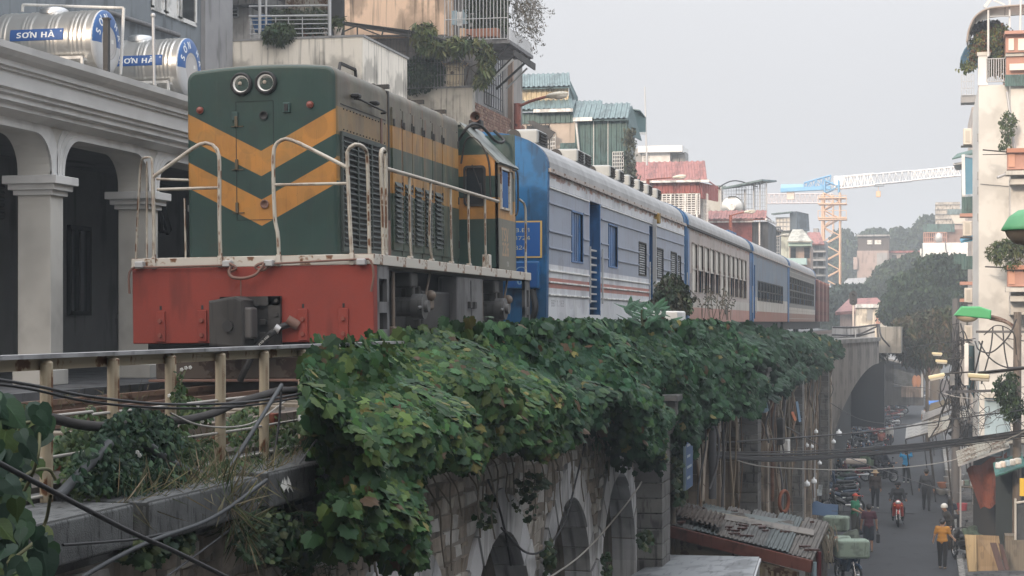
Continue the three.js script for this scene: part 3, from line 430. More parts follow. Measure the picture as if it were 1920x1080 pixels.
  // louvred radiator panel in the front of the hood side
  { const za = HZ - .1, zb = lz(722, TX + HW), y0 = 1.52, y1 = 2.74, X = HW, g = mat(.05, .065, .06, .6, { map: T.grime });
    nb().bb(X - .02, X + .004, y0, y1, za, zb).build('radiator_recess', K.black, loco);
    nb().bb(X, X + .03, y0 - .06, y0, za + .05, zb - .05).bb(X, X + .03, y1, y1 + .05, za + .05, zb - .05).bb(X, X + .028, y0, y1, za, za + .05).bb(X, X + .028, y0, y1, zb, zb - .05).build('radiator_frame', g, loco);
    const n = 3; for (let k = 1; k < n; k++) { const z = za + (zb - za) * k / n; nb().bb(X, X + .034, y0, y1, z - .02, z + .02).build('radiator_post', g, loco); }
    const lg = nb().box(0, 0, 0, .05, .012, Math.abs(zb - za) / n - .05, 0, 0, -.7).geo();
    for (let k = 0; k < n; k++) for (let i = 0; i < 19; i++) { const m = put('louvre', lg, g, loco); m.position.set(X + .012, y0 + .035 + i * (y1 - y0 - .05) / 18.5, za + (zb - za) * (k + .5) / n); }
    nb().tube([V(X + .03, 3.2, -.9), V(X + .09, 3.19, -.95), V(X + .1, 3.17, -1.4), V(X + .1, 3.155, -1.9), V(X + .03, 3.15, -1.95)], .013, 6, 24).build('grab_rail', K.black, loco);
    for (const z of [-.92, -1.62]) nb().rb(X + .05, 3.23, z, .1, .05, .12, .02).build('lug', K.black, loco);
    nb().bb(X + .001, X + .006, 3.09, 3.1, -.5, -2.2).build('panel_seam', K.black, loco); const b = nb(); for (let k = 0; k < 14; k++) b.disc(V(X + .004, 3.05, -.6 - k * .12), V(1, 0, 0), .009, .012, 6).disc(V(X + .004, 2.82, -.6 - k * .12), V(1, 0, 0), .009, .012, 6); b.build('rivets', K.iron, loco);
    nb().beam(V(.72, 3.45, -.9), V(.72, 3.62, -1.0), .03, .03).beam(V(.72, 3.62, -1.0), V(.72, 3.62, -1.55), .03, .03).beam(V(.72, 3.62, -1.55), V(.72, 3.43, -1.6), .03, .03).build('lifting_eye', K.black, loco);
  }
  // side doors with small louvres, hinges and latches
  { const edges = [-2.42, -2.86, -3.3, -3.78, -4.25, -4.75, -5.6], X = HW, seam = mat(.02, .018, .015, .9);
    nb().bb(X - .03, X + .006, 1.41, 3.46, -2.30, -2.36).build('joint_strip', K.black, loco); nb().bb(X - .02, X + .012, 1.41, 3.1, -2.0, -2.05).bb(X - .02, X + .03, 1.41, 1.9, -2.1, -2.28).build('pipe_cover', K.rustPipe, loco);
    for (let k = 0; k + 1 < edges.length; k++) {
      const a = edges[k], b = edges[k + 1], d = new THREE.Group(); d.name = 'side_door'; loco.add(d);
      const g = new THREE.BoxGeometry(.02, 1.72, a - b - .03); g.translate(X + .012, 2.42, (a + b) / 2); const p = g.attributes.position, u = g.attributes.uv; for (let i = 0; i < p.count; i++) u.setXY(i, (HZ - p.getZ(i)) / 5.3, (p.getY(i) - 1.39) / 2.235); put('door_leaf', g, sM, d);
      nb().bb(X, X + .004, 1.5, 3.3, b - .014, b + .014).build('seam', seam, d);
      for (const y of [3.12, 2.35, 1.75]) nb().rb(X + .028, y, b + .03, .02, .1, .03, .006).build('hinge', K.iron, d);
      nb().rb(X + .028, 3.1, a - .06, .02, .09, .05, .01).build('latch', K.iron, d);
      if (k !== 5) { const lg = nb().ext([[0, 0], [.035, -.012], [0, .045]], (a - b) * .62, null).geo(); for (let i = 0; i < 12; i++) { const m = put('louvre', lg, mat2b, d); m.position.set(X + .022, 1.66 + i * .062, b + (a - b) * .19); } }
    }
    for (const z of [-2.35, -3.9, -5.0]) { const s = nb(); for (let k = 0; k <= 10; k++) { const x = -HW - .01 + (2 * HW + .02) * k / 10; if (k < 10) s.bb(x, x + .176, H1 - .05 + .055 * Math.sin(PI * (k + .5) / 10) - .03, H1 - .03 + .055 * Math.sin(PI * (k + .5) / 10), z - .03, z + .03); } s.build('roof_joint', K.iron, loco); }
    nb().rb(0, 3.63, -3.4, .5, .14, .9, .04).build('exhaust_cowl', K.iron, loco);
  }
  // cab
  { const z0 = -6.0, z1 = -7.12, CWd = 1.36, bands = canvasTex(512, 1024, (c, w, h) => { const Y = (y) => (1 - (y - 1.39) / 2.3) * h; c.fillStyle = GREEN; c.fillRect(0, 0, w, h); c.fillStyle = ORANGE; c.fillRect(0, Y(3.02), w, Y(2.72) - Y(3.02)); c.fillRect(0, Y(2.42), w, Y(2.12) - Y(2.42)); for (let i = 0; i < 160; i++) { c.fillStyle = `rgba(${pick(['40,45,40', '90,80,60'])},${rr(.03, .1)})`; c.beginPath(); c.ellipse(rr(0, w), rr(0, h), rr(8, 60), rr(10, 120), 0, 0, 7); c.fill(); } dirt(c, w, h, 90, () => `rgba(${pick(['30,28,25', '110,80,50'])},${rr(.05, .2)})`, [1, 5]); });
    const grey = canvasTex(512, 1024, (c, w, h) => { const Y = (y) => (1 - (y - 1.39) / 2.3) * h; c.fillStyle = '#6d6c62'; c.fillRect(0, 0, w, h); c.fillStyle = '#b2834a'; c.fillRect(0, Y(2.42), w, Y(2.13) - Y(2.42)); c.fillStyle = 'rgba(170,120,60,.5)'; c.fillRect(0, Y(3.0), w, Y(2.75) - Y(3.0)); dirt(c, w, h, 220, () => `rgba(${pick(['50,52,48', '140,138,125', '110,80,55'])},${rr(.08, .3)})`, [2, 9]); c.fillStyle = 'rgba(178,142,105,.75)'; c.font = 'bold 118px sans-serif'; c.fillText('TSV', w * .18, Y(1.82)); c.fillText('226', w * .2, Y(1.61)); c.fillStyle = 'rgba(190,195,190,.6)'; c.font = 'bold 44px sans-serif'; c.fillText('15t', w * .45, Y(1.47)); });
    const body = new THREE.Shape([[-CWd, 1.41], [CWd, 1.41], [CWd, 2.92], [.84, 3.46], [-.84, 3.46], [-CWd, 2.92]].map(([x, y]) => new THREE.Vector2(x, y)));
    const hole = new THREE.Path(); const rrect = (h, x0, x1, y0, y1, r) => { h.moveTo(x0 + r, y0); h.lineTo(x1 - r, y0); h.quadraticCurveTo(x1, y0, x1, y0 + r); h.lineTo(x1, y1 - r); h.quadraticCurveTo(x1, y1, x1 - r, y1); h.lineTo(x0 + r, y1); h.quadraticCurveTo(x0, y1, x0, y1 - r); h.lineTo(x0, y0 + r); h.quadraticCurveTo(x0, y0, x0 + r, y0); };
    const wx0 = .90, wx1 = 1.16; rrect(hole, wx0, wx1, 2.33, 2.84, .05); body.holes.push(hole); const hole2 = new THREE.Path(); rrect(hole2, -wx1, -wx0, 2.33, 2.84, .05); body.holes.push(hole2);
    const g = new THREE.ExtrudeGeometry(body, { depth: .05, bevelEnabled: false }); g.translate(0, 0, z0 - .05); { const p = g.attributes.position, u = g.attributes.uv; for (let i = 0; i < p.count; i++) u.setXY(i, (p.getX(i) + 1.4) / 2.8, (p.getY(i) - 1.39) / 2.3); }
    put('cab_front', g, mat(1, 1, 1, .45, { map: bands }), loco);
    const fr = nb(); const fs = new THREE.Shape(); rrect(fs, wx0 - .03, wx1 + .03, 2.3, 2.87, .07); const fh = new THREE.Path(); rrect(fh, wx0, wx1, 2.33, 2.84, .05); fs.holes.push(fh); fr.add(new THREE.ExtrudeGeometry(fs, { depth: .02, bevelEnabled: false }), M4().makeTranslation(0, 0, z0)).build('window_frame', K.iron, loco);
    nb().bb(wx0 - .01, wx1 + .01, 2.32, 2.85, z0 - .035, z0 - .03).build('windscreen', K.glassDark, loco);
    nb().bar(V(1.0, 2.88, z0 + .03), V(1.12, 2.55, z0 + .035), .008).bar(V(1.12, 2.62, z0 + .04), V(1.14, 2.42, z0 + .04), .012).build('wiper', K.black, loco);
    nb().tube([V(.84, 2.9, z0 + .01), V(.9, 3.2, z0 + .012), V(1.0, 3.27, z0 + .012), V(1.14, 3.15, z0 + .012), V(1.24, 2.9, z0 + .012), V(1.26, 2.4, z0 + .012)], .014, 5, 24).build('cab_bead', K.iron, loco);
    const sg = new THREE.Shape([[z1, 1.41], [z0, 1.41], [z0, 2.92], [z1, 2.92]].map(([x, y]) => new THREE.Vector2(x, y))); const s1 = new THREE.Path(); rrect(s1, z0 - .64, z0 - .18, 2.28, 2.82, .03); sg.holes.push(s1); const s2 = new THREE.Path(); rrect(s2, z1 + .1, z1 + .38, 2.22, 2.84, .06); sg.holes.push(s2);
    for (const s of [-1, 1]) { const gg = new THREE.ExtrudeGeometry(sg, { depth: .04, bevelEnabled: false }); const m = M4().makeBasis(V(0, 0, 1), V(0, 1, 0), V(-1, 0, 0)); m.setPosition(s > 0 ? CWd + .0 : -CWd + .04, 0, 0); gg.applyMatrix4(m); const p = gg.attributes.position, u = gg.attributes.uv; for (let i = 0; i < p.count; i++) u.setXY(i, (z0 - p.getZ(i)) / (z0 - z1), (p.getY(i) - 1.39) / 2.3); put('cab_side', gg, mat(1, 1, 1, .55, { map: grey }), loco); }
    nb().bb(CWd - .03, CWd - .02, 2.28, 2.82, z0 - .64, z0 - .18).build('side_window', K.glassDark, loco); nb().bb(CWd - .03, CWd - .02, 2.2, 2.86, z1 + .08, z1 + .4).build('side_window', mat(.25, .27, .26, .2), loco);
    const cu = nb(); for (let k = 0; k < 5; k++) cu.bar(V(CWd - .01, 2.3, z0 - .24 - k * .075), V(CWd - .01, 2.8, z0 - .24 - k * .07), .034, .034, 8); cu.build('curtain', mat(.04, .12, .30, .8), loco);
    nb().bb(CWd, CWd + .03, 2.26, 2.29, z0 - .68, z0 - .12).bb(CWd, CWd + .03, 2.82, 2.85, z0 - .68, z0 - .12).bb(CWd, CWd + .025, 2.28, 2.84, z0 - .64, z0 - .67).bb(CWd, CWd + .025, 2.28, 2.84, z0 - .15, z0 - .18).build('window_frame', K.whiteMetal, loco);
    nb().tube([V(CWd + .06, 2.85, z1 + .42), V(CWd + .1, 2.8, z1 + .3), V(CWd + .1, 2.3, z1 + .3), V(CWd + .08, 2.2, z1 + .36)], .014, 5, 18).build('mirror_bracket', K.black, loco);
    nb().bb(-CWd, CWd, 1.41, 3.4, z1, z1 + .04).build('cab_back', K.green, loco); nb().bb(-CWd, CWd, 1.38, 1.44, z0, z1).build('cab_floor', K.dark, loco);
    const rM = mat(.20, .22, .21, .55, { map: T.grime });
    nb().slab(V(-.84, 3.47, z0 + .06), V(.84, 3.47, z0 + .06), V(.84, 3.47, z1 - .1), V(-.84, 3.47, z1 - .1), .03).slab(V(.83, 3.485, z0 + .02), V(1.395, 2.91, z0 + .02), V(1.395, 2.91, z1 - .1), V(.83, 3.485, z1 - .1), .03).slab(V(-1.44, 2.9, z0 + .06), V(-.83, 3.485, z0 + .06), V(-.83, 3.485, z1 - .1), V(-1.44, 2.9, z1 - .1), .03).build('cab_roof', rM, loco);
    nb().tube([V(.80, 3.2, z0 + .05), V(.98, 3.42, z0 + .08), V(1.08, 3.44, z0 - .2), V(1.2, 3.26, z0 - .6), V(1.25, 3.3, z0 - .9), V(1.1, 3.45, z0 - .9)], .022, 6, 30).build('roof_cable', K.black, loco);
    const hm = M4().makeRotationX(PI / 2); hm.setPosition(.93, 3.61, z0 - .55); nb().lathe([[.075, .08], [.052, .03], [.035, -.04], [.025, -.16], [0, -.16]], hm, 18).build('horn', mat(.16, .10, .08, .6), loco); nb().rb(.9, 3.52, z0 - .65, .18, .12, .2, .02).bar(V(.93, 3.5, z0 - .6), V(.93, 3.64, z0 - .6), .02).build('horn_mount', K.black, loco);
  }
  // running gear
  { const hangM = mat(.17, .13, .10, .6), gearM = mat(.065, .063, .06, .7, { map: T.grime });
    for (const s of [-1, 1]) {
      for (const [a, b2] of [[-.15, -.62], [-7.6, -7.94]]) { const b = nb(); b.bb(s * 1.33, s * 1.38, .5, 1.3, a, a - .1).bb(s * 1.33, s * 1.38, .5, 1.3, b2 + .08, b2).bb(s * 1.33, s * 1.38, .5, .6, a, b2).bb(s * 1.33, s * 1.38, .78, .9, a, b2).bb(s * 1.33, s * 1.38, 1.15, 1.3, a, b2); b.build('step_bracket', K.grey, loco); }
      for (const zc of [-1.85, -6.0]) for (const dz of [.72, -.72]) { const wl = nb(), z = zc + dz; wl.disc(V(s * .56, .43, z), V(1, 0, 0), .43, .11, 28).disc(V(s * .49, .43, z), V(1, 0, 0), .47, .03, 28); wl.build('wheel', K.iron, loco); }
      for (const z of [-1.9, -6.1]) { const ab = nb(); ab.disc(V(s * 1.18, .86, z), V(1, 0, 0), .115, .42, 20).disc(V(s * 1.36, .86, z), V(1, 0, 0), .15, .14, 24).disc(V(s * 1.45, .86, z), V(1, 0, 0), .07, .06, 16).bar(V(s * 1.4, .86, z), V(s * 1.44, .84, z + .35), .02); ab.build('axle_box', mat(.12, .12, .12, .55, { map: T.grime }), loco);
        nb().rb(s * 1.2, 1.17, z - .0, .22, .18, .3, .03).rb(s * 1.25, 1.02, z - .02, .1, .2, .1, .02).rb(s * 1.1, .86, z - .55, .25, .5, .1, .02).rb(s * 1.1, .7, z + .55, .25, .9, .1, .02).bb(s * 1.0, s * 1.05, .62, .8, z - 1.0, z + 1.0).build('bogie_frame', gearM, loco);
        nb().bar(V(s * 1.28, 1.25, z + .8), V(s * 1.28, .6, z + .8), .022).rb(s * 1.25, .58, z + .8, .12, .1, .12, .02).build('spring_hanger', hangM, loco); nb().rb(s * 1.24, .9, z - .85, .1, .14, .2, .03).ball(s * 1.28, 1.0, z - .8, .07, .07, .07, 10).bar(V(s * 1.25, 1.28, z - .9), V(s * 1.25, .9, z - .6), .016).build('spring_hanger', hangM, loco); }
      nb().rb(s * 1.22, .86, -4.42, .26, .8, 1.35, .02).build('cabinet', K.grey, loco); nb().bb(s * 1.355, s * 1.36, .5, 1.22, -4.41, -4.43).build('cabinet_seam', K.black, loco);
      for (const z of [-4.3, -4.54]) nb().rb(s * 1.37, .9, z, .05, .09, .1, .01).build('cabinet_latch', K.iron, loco);
      nb().rb(s * 1.1, .75, -3.1, .3, .62, 1.3, .03).build('fuel_tank', mat(.028, .028, .03, .5, { map: T.grime }), loco);
    }
    nb().bb(-1.0, 1.0, .5, 1.3, -.3, -7.8).build('underframe', K.black, loco);
    nb().bb(-.9, .9, .1, .6, -1, -7.4).build('bogie_beam', K.black, loco);
  }
  loco.position.set(TX, RAIL, LZ); loco.rotation.z = .012;
}
// ---------- coaches ----------
function coachSide(kind, len) {
  return canvasTex(2048, 512, (c, w, h) => { // 0 at the rail side .. 2.36 m
    const Y = (y) => (1 - y / 2.36) * h, X = (s) => s / len * w;
    const C = { luggage: ['#8c95a5', '#cfd2d6', '#ad6d62'], seat: ['#a39a98', '#aca9a4', '#a1756b'], sleeper: ['#5a6c80', '#b0aea8', '#8a5b4d'], old: ['#6b6b66', '#b0aaa0', '#7f5a48'] }[kind];
    c.fillStyle = C[0]; c.fillRect(0, 0, w, h);
    if (kind === 'luggage') { c.fillStyle = C[1]; c.fillRect(0, 0, w, Y(2.13)); c.fillRect(0, Y(.9), w, h); c.fillStyle = C[2]; c.fillRect(0, Y(.69), w, Y(.53) - Y(.69)); c.fillStyle = '#c9c2c0'; c.fillRect(0, 0, w, 16); }
    else { const b = kind === 'sleeper' ? .85 : .62; c.fillStyle = C[1]; c.fillRect(0, Y(b), w, h); c.fillStyle = C[2]; c.fillRect(0, Y(.36), w, h); if (kind === 'old') { c.fillStyle = '#9a938a'; for (const y of [.15, .5, 2.0, 2.2]) c.fillRect(0, Y(y), w, 6); } }
    for (let i = 0; i < 420; i++) { c.fillStyle = `rgba(${pick(kind === 'luggage' ? ['120,125,140', '150,158,175', '105,100,105'] : ['90,80,75', '150,145,140', '110,90,75'])},${rr(.04, .13)})`; c.beginPath(); c.ellipse(rr(0, w), rr(0, h), rr(6, 40), rr(14, 90), 0, 0, 7); c.fill(); }
    for (let i = 0; i < 460; i++) { c.strokeStyle = `rgba(${pick(['95,90,90', '165,168,178', '120,95,80', '70,72,80'])},${rr(.05, .22)})`; c.lineWidth = rr(1, 5); const x = rr(0, w), y = rr(-20, h * .7); c.beginPath(); c.moveTo(x, y); c.lineTo(x + rr(-3, 3), y + rr(20, 150)); c.stroke(); }
    for (let i = 0; i < 170; i++) { c.fillStyle = `rgba(${pick(['140,70,45', '110,55,35'])},${rr(.15, .5)})`; c.fillRect(rr(0, w), rr(0, 18), rr(4, 40), rr(3, 16)); }
    if (kind === 'luggage') { c.fillStyle = 'rgba(90,95,105,.7)'; c.font = '30px sans-serif'; c.fillText('BĐ11.163', X(.35), Y(.24)); c.fillRect(X(4.75), Y(.2), 10, 22); c.beginPath(); c.ellipse(X(12.4), Y(1.35), 16, 40, 0, 0, 7); c.fillStyle = 'rgba(185,190,200,.8)'; c.fill(); }
  });
}
const endBlue = mat(.002, .115, .30, .6, { map: T.grime }), roofM = mat(.36, .365, .37, .55, { map: T.soft });
function coach(name, label, cat, z0, len, kind, o = {}) {
  const g = thing(name, label, cat), W = 1.4, B0 = .7, TOP = 2.36, z1 = -len; // local: bottom of the body at B0 above the rail
  const sideM = mat(1, 1, 1, .55, { map: coachSide(kind, len) });
  const sg = new THREE.Shape([[0, 0], [len, 0], [len, TOP], [0, TOP]].map(([x, y]) => new THREE.Vector2(x, y)));
  const op = [...(o.windows ?? []), ...(o.doors ?? [])];
  for (const [a, b, y0, y1] of op) sg.holes.push(new THREE.Path([[a, y0], [b, y0], [b, y1], [a, y1]].map(([x, y]) => new THREE.Vector2(x, y))));
  for (const s of [1, -1]) { const e = new THREE.ExtrudeGeometry(sg, { depth: .05, bevelEnabled: false }); const m = M4().makeBasis(V(0, 0, -1), V(0, 1, 0), V(1, 0, 0)); m.setPosition(s > 0 ? W - .05 : -W, B0, 0); const p = e.attributes.position, u = e.attributes.uv; for (let i = 0; i < p.count; i++) u.setXY(i, p.getX(i) / len, p.getY(i) / TOP); e.applyMatrix4(m); put('side_wall', e, sideM, g); }
  // ends and roof share a rounded outline
  const arc = []; for (let k = 0; k <= 20; k++) { const a = PI * k / 20; arc.push([(W + .02) * Math.sign(Math.cos(a)) * Math.pow(Math.abs(Math.cos(a)), .72), B0 + TOP + .62 * Math.pow(Math.sin(a), .8)]); }
  const eM = o.endM ?? endBlue;
  nb().ext([[-W, B0 - .02], [W, B0 - .02], ...arc], .16, M4().makeTranslation(0, 0, -.14)).build('end_wall', eM, g); nb().ext([[-W, B0], [W, B0], ...arc], .1, M4().makeTranslation(0, 0, z1)).build('end_wall', eM, g);
  nb().ext([...arc, ...arc.map(([x, y]) => [x * .96, y - .05]).reverse()], len - .3, M4().makeTranslation(0, 0, z1 + .1)).build('roof', o.roofM ?? roofM, g);
  nb().ext(arc.map(([x, y]) => [x * 1.012, y + .014]).concat(arc.map(([x, y]) => [x * .99, y]).reverse()), .28, M4().makeTranslation(0, 0, z1 + .06)).build('roof_band', eM, g);
  if (o.band) nb().ext(arc.map(([x, y]) => [x * 1.012, y + .014]).concat(arc.map(([x, y]) => [x * .99, y]).reverse()), .28, M4().makeTranslation(0, 0, -.42)).build('roof_band', eM, g);
  for (const s of [-1, 1]) nb().bb(s * (W - .02), s * (W + .06), B0 + TOP - .03, B0 + TOP + .03, -.05, z1 + .05).build('gutter', kind === 'seat' ? K.iron : mat(.45, .42, .41, .6, { map: T.rust }), g);
  nb().bb(-1.1, 1.1, .35, .7, -.5, z1 + .5).build('underframe', K.black, g); nb().bb(-W + .06, W - .06, B0 - .02, B0 + .06, -.1, z1 + .1).build('floor', K.dark, g);
  for (const zc of [-2.4, z1 + 2.4]) for (const dz of [.85, -.85]) for (const s of [-1, 1]) nb().disc(V(s * .55, .42, zc + dz), V(1, 0, 0), .42, .12, 22).rb(s * .95, .45, zc + dz, .2, .3, .4, .03).build('wheel', K.iron, g);
  for (const [a, b, y0, y1, how] of o.windows ?? []) {
    const wd = new THREE.Group(); wd.name = 'window'; g.add(wd); const za = -a, zb = -b, Y0 = B0 + y0, Y1 = B0 + y1, t = .03;
    nb().bb(W - .03, W + .012, Y0 - t, Y0, za + t, zb - t).bb(W - .03, W + .012, Y1, Y1 + t, za + t, zb - t).bb(W - .03, W + .012, Y0, Y1, za, za + t).bb(W - .03, W + .012, Y0, Y1, zb, zb - t).build('frame', how === 'steel' ? mat(.35, .33, .31, .5, { map: T.rust }) : how === 'shutter' ? K.blue : K.iron, wd);
    if (how === 'shutter') { nb().bb(W - .045, W - .03, Y0, Y1, za, zb).build('shutter', K.blue, wd); const b2 = nb(); for (let k = 1; k < 5; k++) b2.bb(W - .031, W - .024, Y0, Y1, za + (zb - za) * k / 5 - .012, za + (zb - za) * k / 5 + .012); b2.build('shutter_rib', K.blue, wd); }
    else if (how === 'louvre') { nb().bb(W - .06, W - .05, Y0, Y1, za, zb).build('backing', K.dark, wd); const b2 = nb(); for (let k = 0; k < 13; k++) b2.box(W - .03, Y0 + (k + .5) * (y1 - y0) / 13, (za + zb) / 2, .035, .02, b - a, 0, 0, -.6); b2.build('slats', mat(.42, .43, .44, .5), wd); }
    else { const mid = Y0 + (Y1 - Y0) * (how === 'steel' ? .48 : .5), open = rnd() < .45; nb().bb(W - .04, W - .03, open ? mid : Y0, Y1, za, zb).build('pane', how === 'steel' ? mat(.56, .53, .47, .25) : K.glassDark, wd); if (open) nb().bb(W - .09, W - .08, Y0, mid, za, zb).build('pane', K.glassDark, wd); nb().bb(W - .035, W - .005, mid - .02, mid + .02, za, zb).build('sash', how === 'steel' ? mat(.33, .31, .29, .5) : K.iron, wd); }  // steel-framed panes: the pale colour stands in for bright reflections
  }
  for (const [a, b, y0, y1] of o.doors ?? []) { const d = new THREE.Group(); d.name = 'door'; g.add(d); nb().bb(W - .30, W - .24, B0 + y0, B0 + y1, -a, -b).build('panel', K.blue, d); for (const q of [-b + .025, -a - .025]) nb().bb(W - .24, W, B0 + y0, B0 + y1, q - .025, q + .025).build('jamb', K.blue, d); nb().bar(V(W + .03, B0 + y0 + .2, -a + .06), V(W + .03, B0 + y1 * .62, -a + .06), .016).bar(V(W + .03, B0 + y0 + .2, -b - .06), V(W + .03, B0 + y1 * .62, -b - .06), .016).build('handrail', K.galv, d); if (o.ladder) { const l = nb(); for (let k = 0; k < 9; k++) l.bb(W - .2, W - .05, B0 + y0 + .1 + k * .13, B0 + y0 + .13 + k * .13, -a - .1, -b + .1); l.build('ladder', K.galv, d); } }
  for (const y of o.ribs ?? []) { let at = .12; const cuts = [...op].filter(([, , a, b]) => y > a - .05 && y < b + .05).sort((p, q) => p[0] - q[0]); for (const [a, b] of [...cuts, [len - .15, len]]) { if (a - at > .15) nb().rb(W + .006, B0 + y, -(at + a) / 2, .034, .03, a - at - .1, .008).build('rib', y > .86 && y < 2.1 ? mat(.22, .26, .34, .5) : K.white, g); at = b; } }
  for (const z of o.vents ?? []) { const v = new THREE.Group(); v.name = 'roof_vent'; g.add(v); const big = z < 2 || (z > 4.6 && z < 5.2); const y = B0 + TOP + .58, w = big ? .62 : .5; nb().rb(.9, y, -z, .5, .24, w + .1, .04).build('cowl', mat(.36, .38, .38, .5, { map: T.soft }), v); nb().bb(.9, 1.155, y - .10, y + .09, -z - w / 2 + .02, -z + w / 2 - .02).build('mouth', K.black, v); const sl = nb(); for (let k = 0; k < 4; k++) sl.bb(1.14, 1.175, y - .09 + k * .047, y - .07 + k * .047, -z - w / 2 + .06, -z + w / 2 - .06); sl.build('slats', K.iron, v); nb().disc(V(.75, y, -z + w / 2 + .055), V(0, 0, 1), .12, .03, 16).build('fan_opening', K.black, v); }
  return [g, W, B0, TOP];
}
{
  const CZ = [27.6, 44.4, 61.8, 79.0, 98.3], X = TX + 1.4, S = (px, z) => zx(px, X) - z;
  const z = CZ[0], win = [[1072, 1092, 1.02, 1.83, 'shutter'], [1141, 1157, 1.04, 1.8, 'shutter'], [1198, 1211, .98, 1.62, 'louvre'], [1232, 1243, .98, 1.6, 'louvre'], [1258, 1268, .98, 1.6, 'louvre'], [1271, 1276, .98, 1.55, 'louvre']].map(([a, b, c, d, k]) => [S(a, z), S(b, z), c, d, k]);
  const [c1] = coach('luggage_coach', 'blue grey railway coach with white and red stripes right behind the locomotive', 'railway coach', z, 16.6, 'luggage', { windows: win, doors: [[S(1105, z), S(1126, z), .12, 2.12], [S(1217, z), S(1226, z), .12, 2.05]], ribs: [2.1, 1.86, 1.42, 1.16, .8, .62, .42], vents: [.9, 4.2, 4.9, 7.6, 8.7, 10.0, 11.3, 12.6, 14], ladder: true });
  { // number panel and box on the blue end
    const t = canvasTex(256, 256, (c, w, h) => { c.fillStyle = '#0a4f93'; c.fillRect(0, 0, w, h); c.strokeStyle = '#c0a058'; c.lineWidth = 10; c.strokeRect(6, 6, w - 12, h - 12); c.fillStyle = '#b9b08f'; c.font = '38px sans-serif'; c.fillText('CV    B.Đ1', 34, 78); c.fillText('ĐM  3724', 34, 132); c.fillText('KT  6824', 34, 198); });
    const p = new THREE.PlaneGeometry(.82, .58); p.translate(.93, 1.98, .035); put('number_panel', p, mat(1, 1, 1, .5, { map: t }), c1);
    const v = canvasTex(128, 128, (c, w, h) => { c.fillStyle = '#0a4b8c'; c.fillRect(0, 0, w, h); c.strokeStyle = c.fillStyle = '#7f9db5'; c.lineWidth = 5; c.beginPath(); c.arc(60, 44, 24, 0, 7); c.stroke(); c.font = 'bold 46px sans-serif'; c.fillText('0V', 40, 116); });
    nb().rb(1.05, 1.42, .1, .52, .42, .14, .02).build('junction_box', K.blue, c1); const q = new THREE.PlaneGeometry(.46, .36); q.translate(1.05, 1.42, .173); put('box_lettering', q, mat(1, 1, 1, .5, { map: v }), c1);
    nb().tube([V(1.2, 1.2, .1), V(1.25, .9, .15), V(1.15, .6, .12)], .05, 8, 16).build('jumper_hose', K.black, c1);
    nb().bb(-.5, .5, .75, 2.7, .02, .3).build('gangway', K.black, c1);
    nb().rb(1.44, 2.95, -S(1229, z) + .0, .12, .22, .26, .02).build('yellow_lamp', mat(.32, .20, .04, .7, { map: T.grime }), c1); nb().bb(1.42, 1.5, 0.7, 2.9, -S(1222, z), -S(1222, z) - .05).build('cable_pipe', K.galv, c1);
  }
  c1.position.set(TX, RAIL, -z);
  const wins = (z, p0, p1, n, y0, y1, how) => Array.from({ length: n }, (_, i) => { const a = S(p0, z), b = S(p1, z), w = (b - a) / n; return [a + i * w + w * .12, a + (i + 1) * w - w * .12, y0, y1, how]; });
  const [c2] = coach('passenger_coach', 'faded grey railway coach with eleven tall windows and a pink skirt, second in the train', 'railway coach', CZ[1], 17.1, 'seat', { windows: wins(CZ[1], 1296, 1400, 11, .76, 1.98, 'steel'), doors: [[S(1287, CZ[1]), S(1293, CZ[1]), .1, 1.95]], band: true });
  for (const q of [-.3, -16.75]) nb().bb(1.4, 1.43, .7, 3.0, q - .18, q + .18).build('corner_strip', K.blue, c2); nb().rb(1.42, 1.05, -9, .08, .28, .34, .02).build('label_box', K.grey, c2); nb().bb(.5, 1.1, 3.52, 3.6, -13, -15.2).build('roof_patch', K.blue, c2); c2.position.set(TX, RAIL, -CZ[1]);
  const [c3] = coach('sleeper_coach', 'blue railway coach with small low windows, third in the train', 'railway coach', CZ[2], 16.9, 'sleeper', { windows: wins(CZ[2], 1420, 1468, 9, .76, 1.42, 'small'), doors: [[S(1410, CZ[2]), S(1416, CZ[2]), .1, 1.95]], band: true });
  for (const q of [-.3, -16.55]) nb().bb(1.4, 1.43, .7, 3.0, q - .18, q + .18).build('corner_strip', K.blue, c3); c3.position.set(TX, RAIL, -CZ[2]);
  const [c4] = coach('old_coach', 'dull green and brown railway coach with close rows of windows, fourth in the train', 'railway coach', CZ[3], 19, 'old', { windows: [...wins(CZ[3], 1480, 1526, 11, .82, 1.34, 'small'), ...wins(CZ[3], 1480, 1526, 11, 1.42, 1.94, 'small')], endM: K.blue, band: true }); c4.position.set(TX, RAIL, -CZ[3]);
  const f = thing('freight_wagon', 'rust red freight wagon at the far end of the train', 'freight wagon'), fm = mat(.16, .055, .045, .7, { map: T.grime });
  nb().bb(-1.4, 1.4, .7, 2.95, 0, -12).build('body', fm, f); nb().ext([[-1.42, 2.95], [1.42, 2.95], [.9, 3.2], [-.9, 3.2]], 12, M4().makeTranslation(0, 0, -12)).build('roof', fm, f); for (let k = 0; k < 13; k++) nb().bb(1.4, 1.5, .7, 2.95, -.1 - k, -.25 - k).build('rib', k % 4 === 2 ? mat(.3, .2, .18, .7) : fm, f); nb().bb(-1, 1, .3, .7, -.5, -11.5).build('underframe', K.black, f); f.position.set(TX, RAIL, -CZ[4]);
}

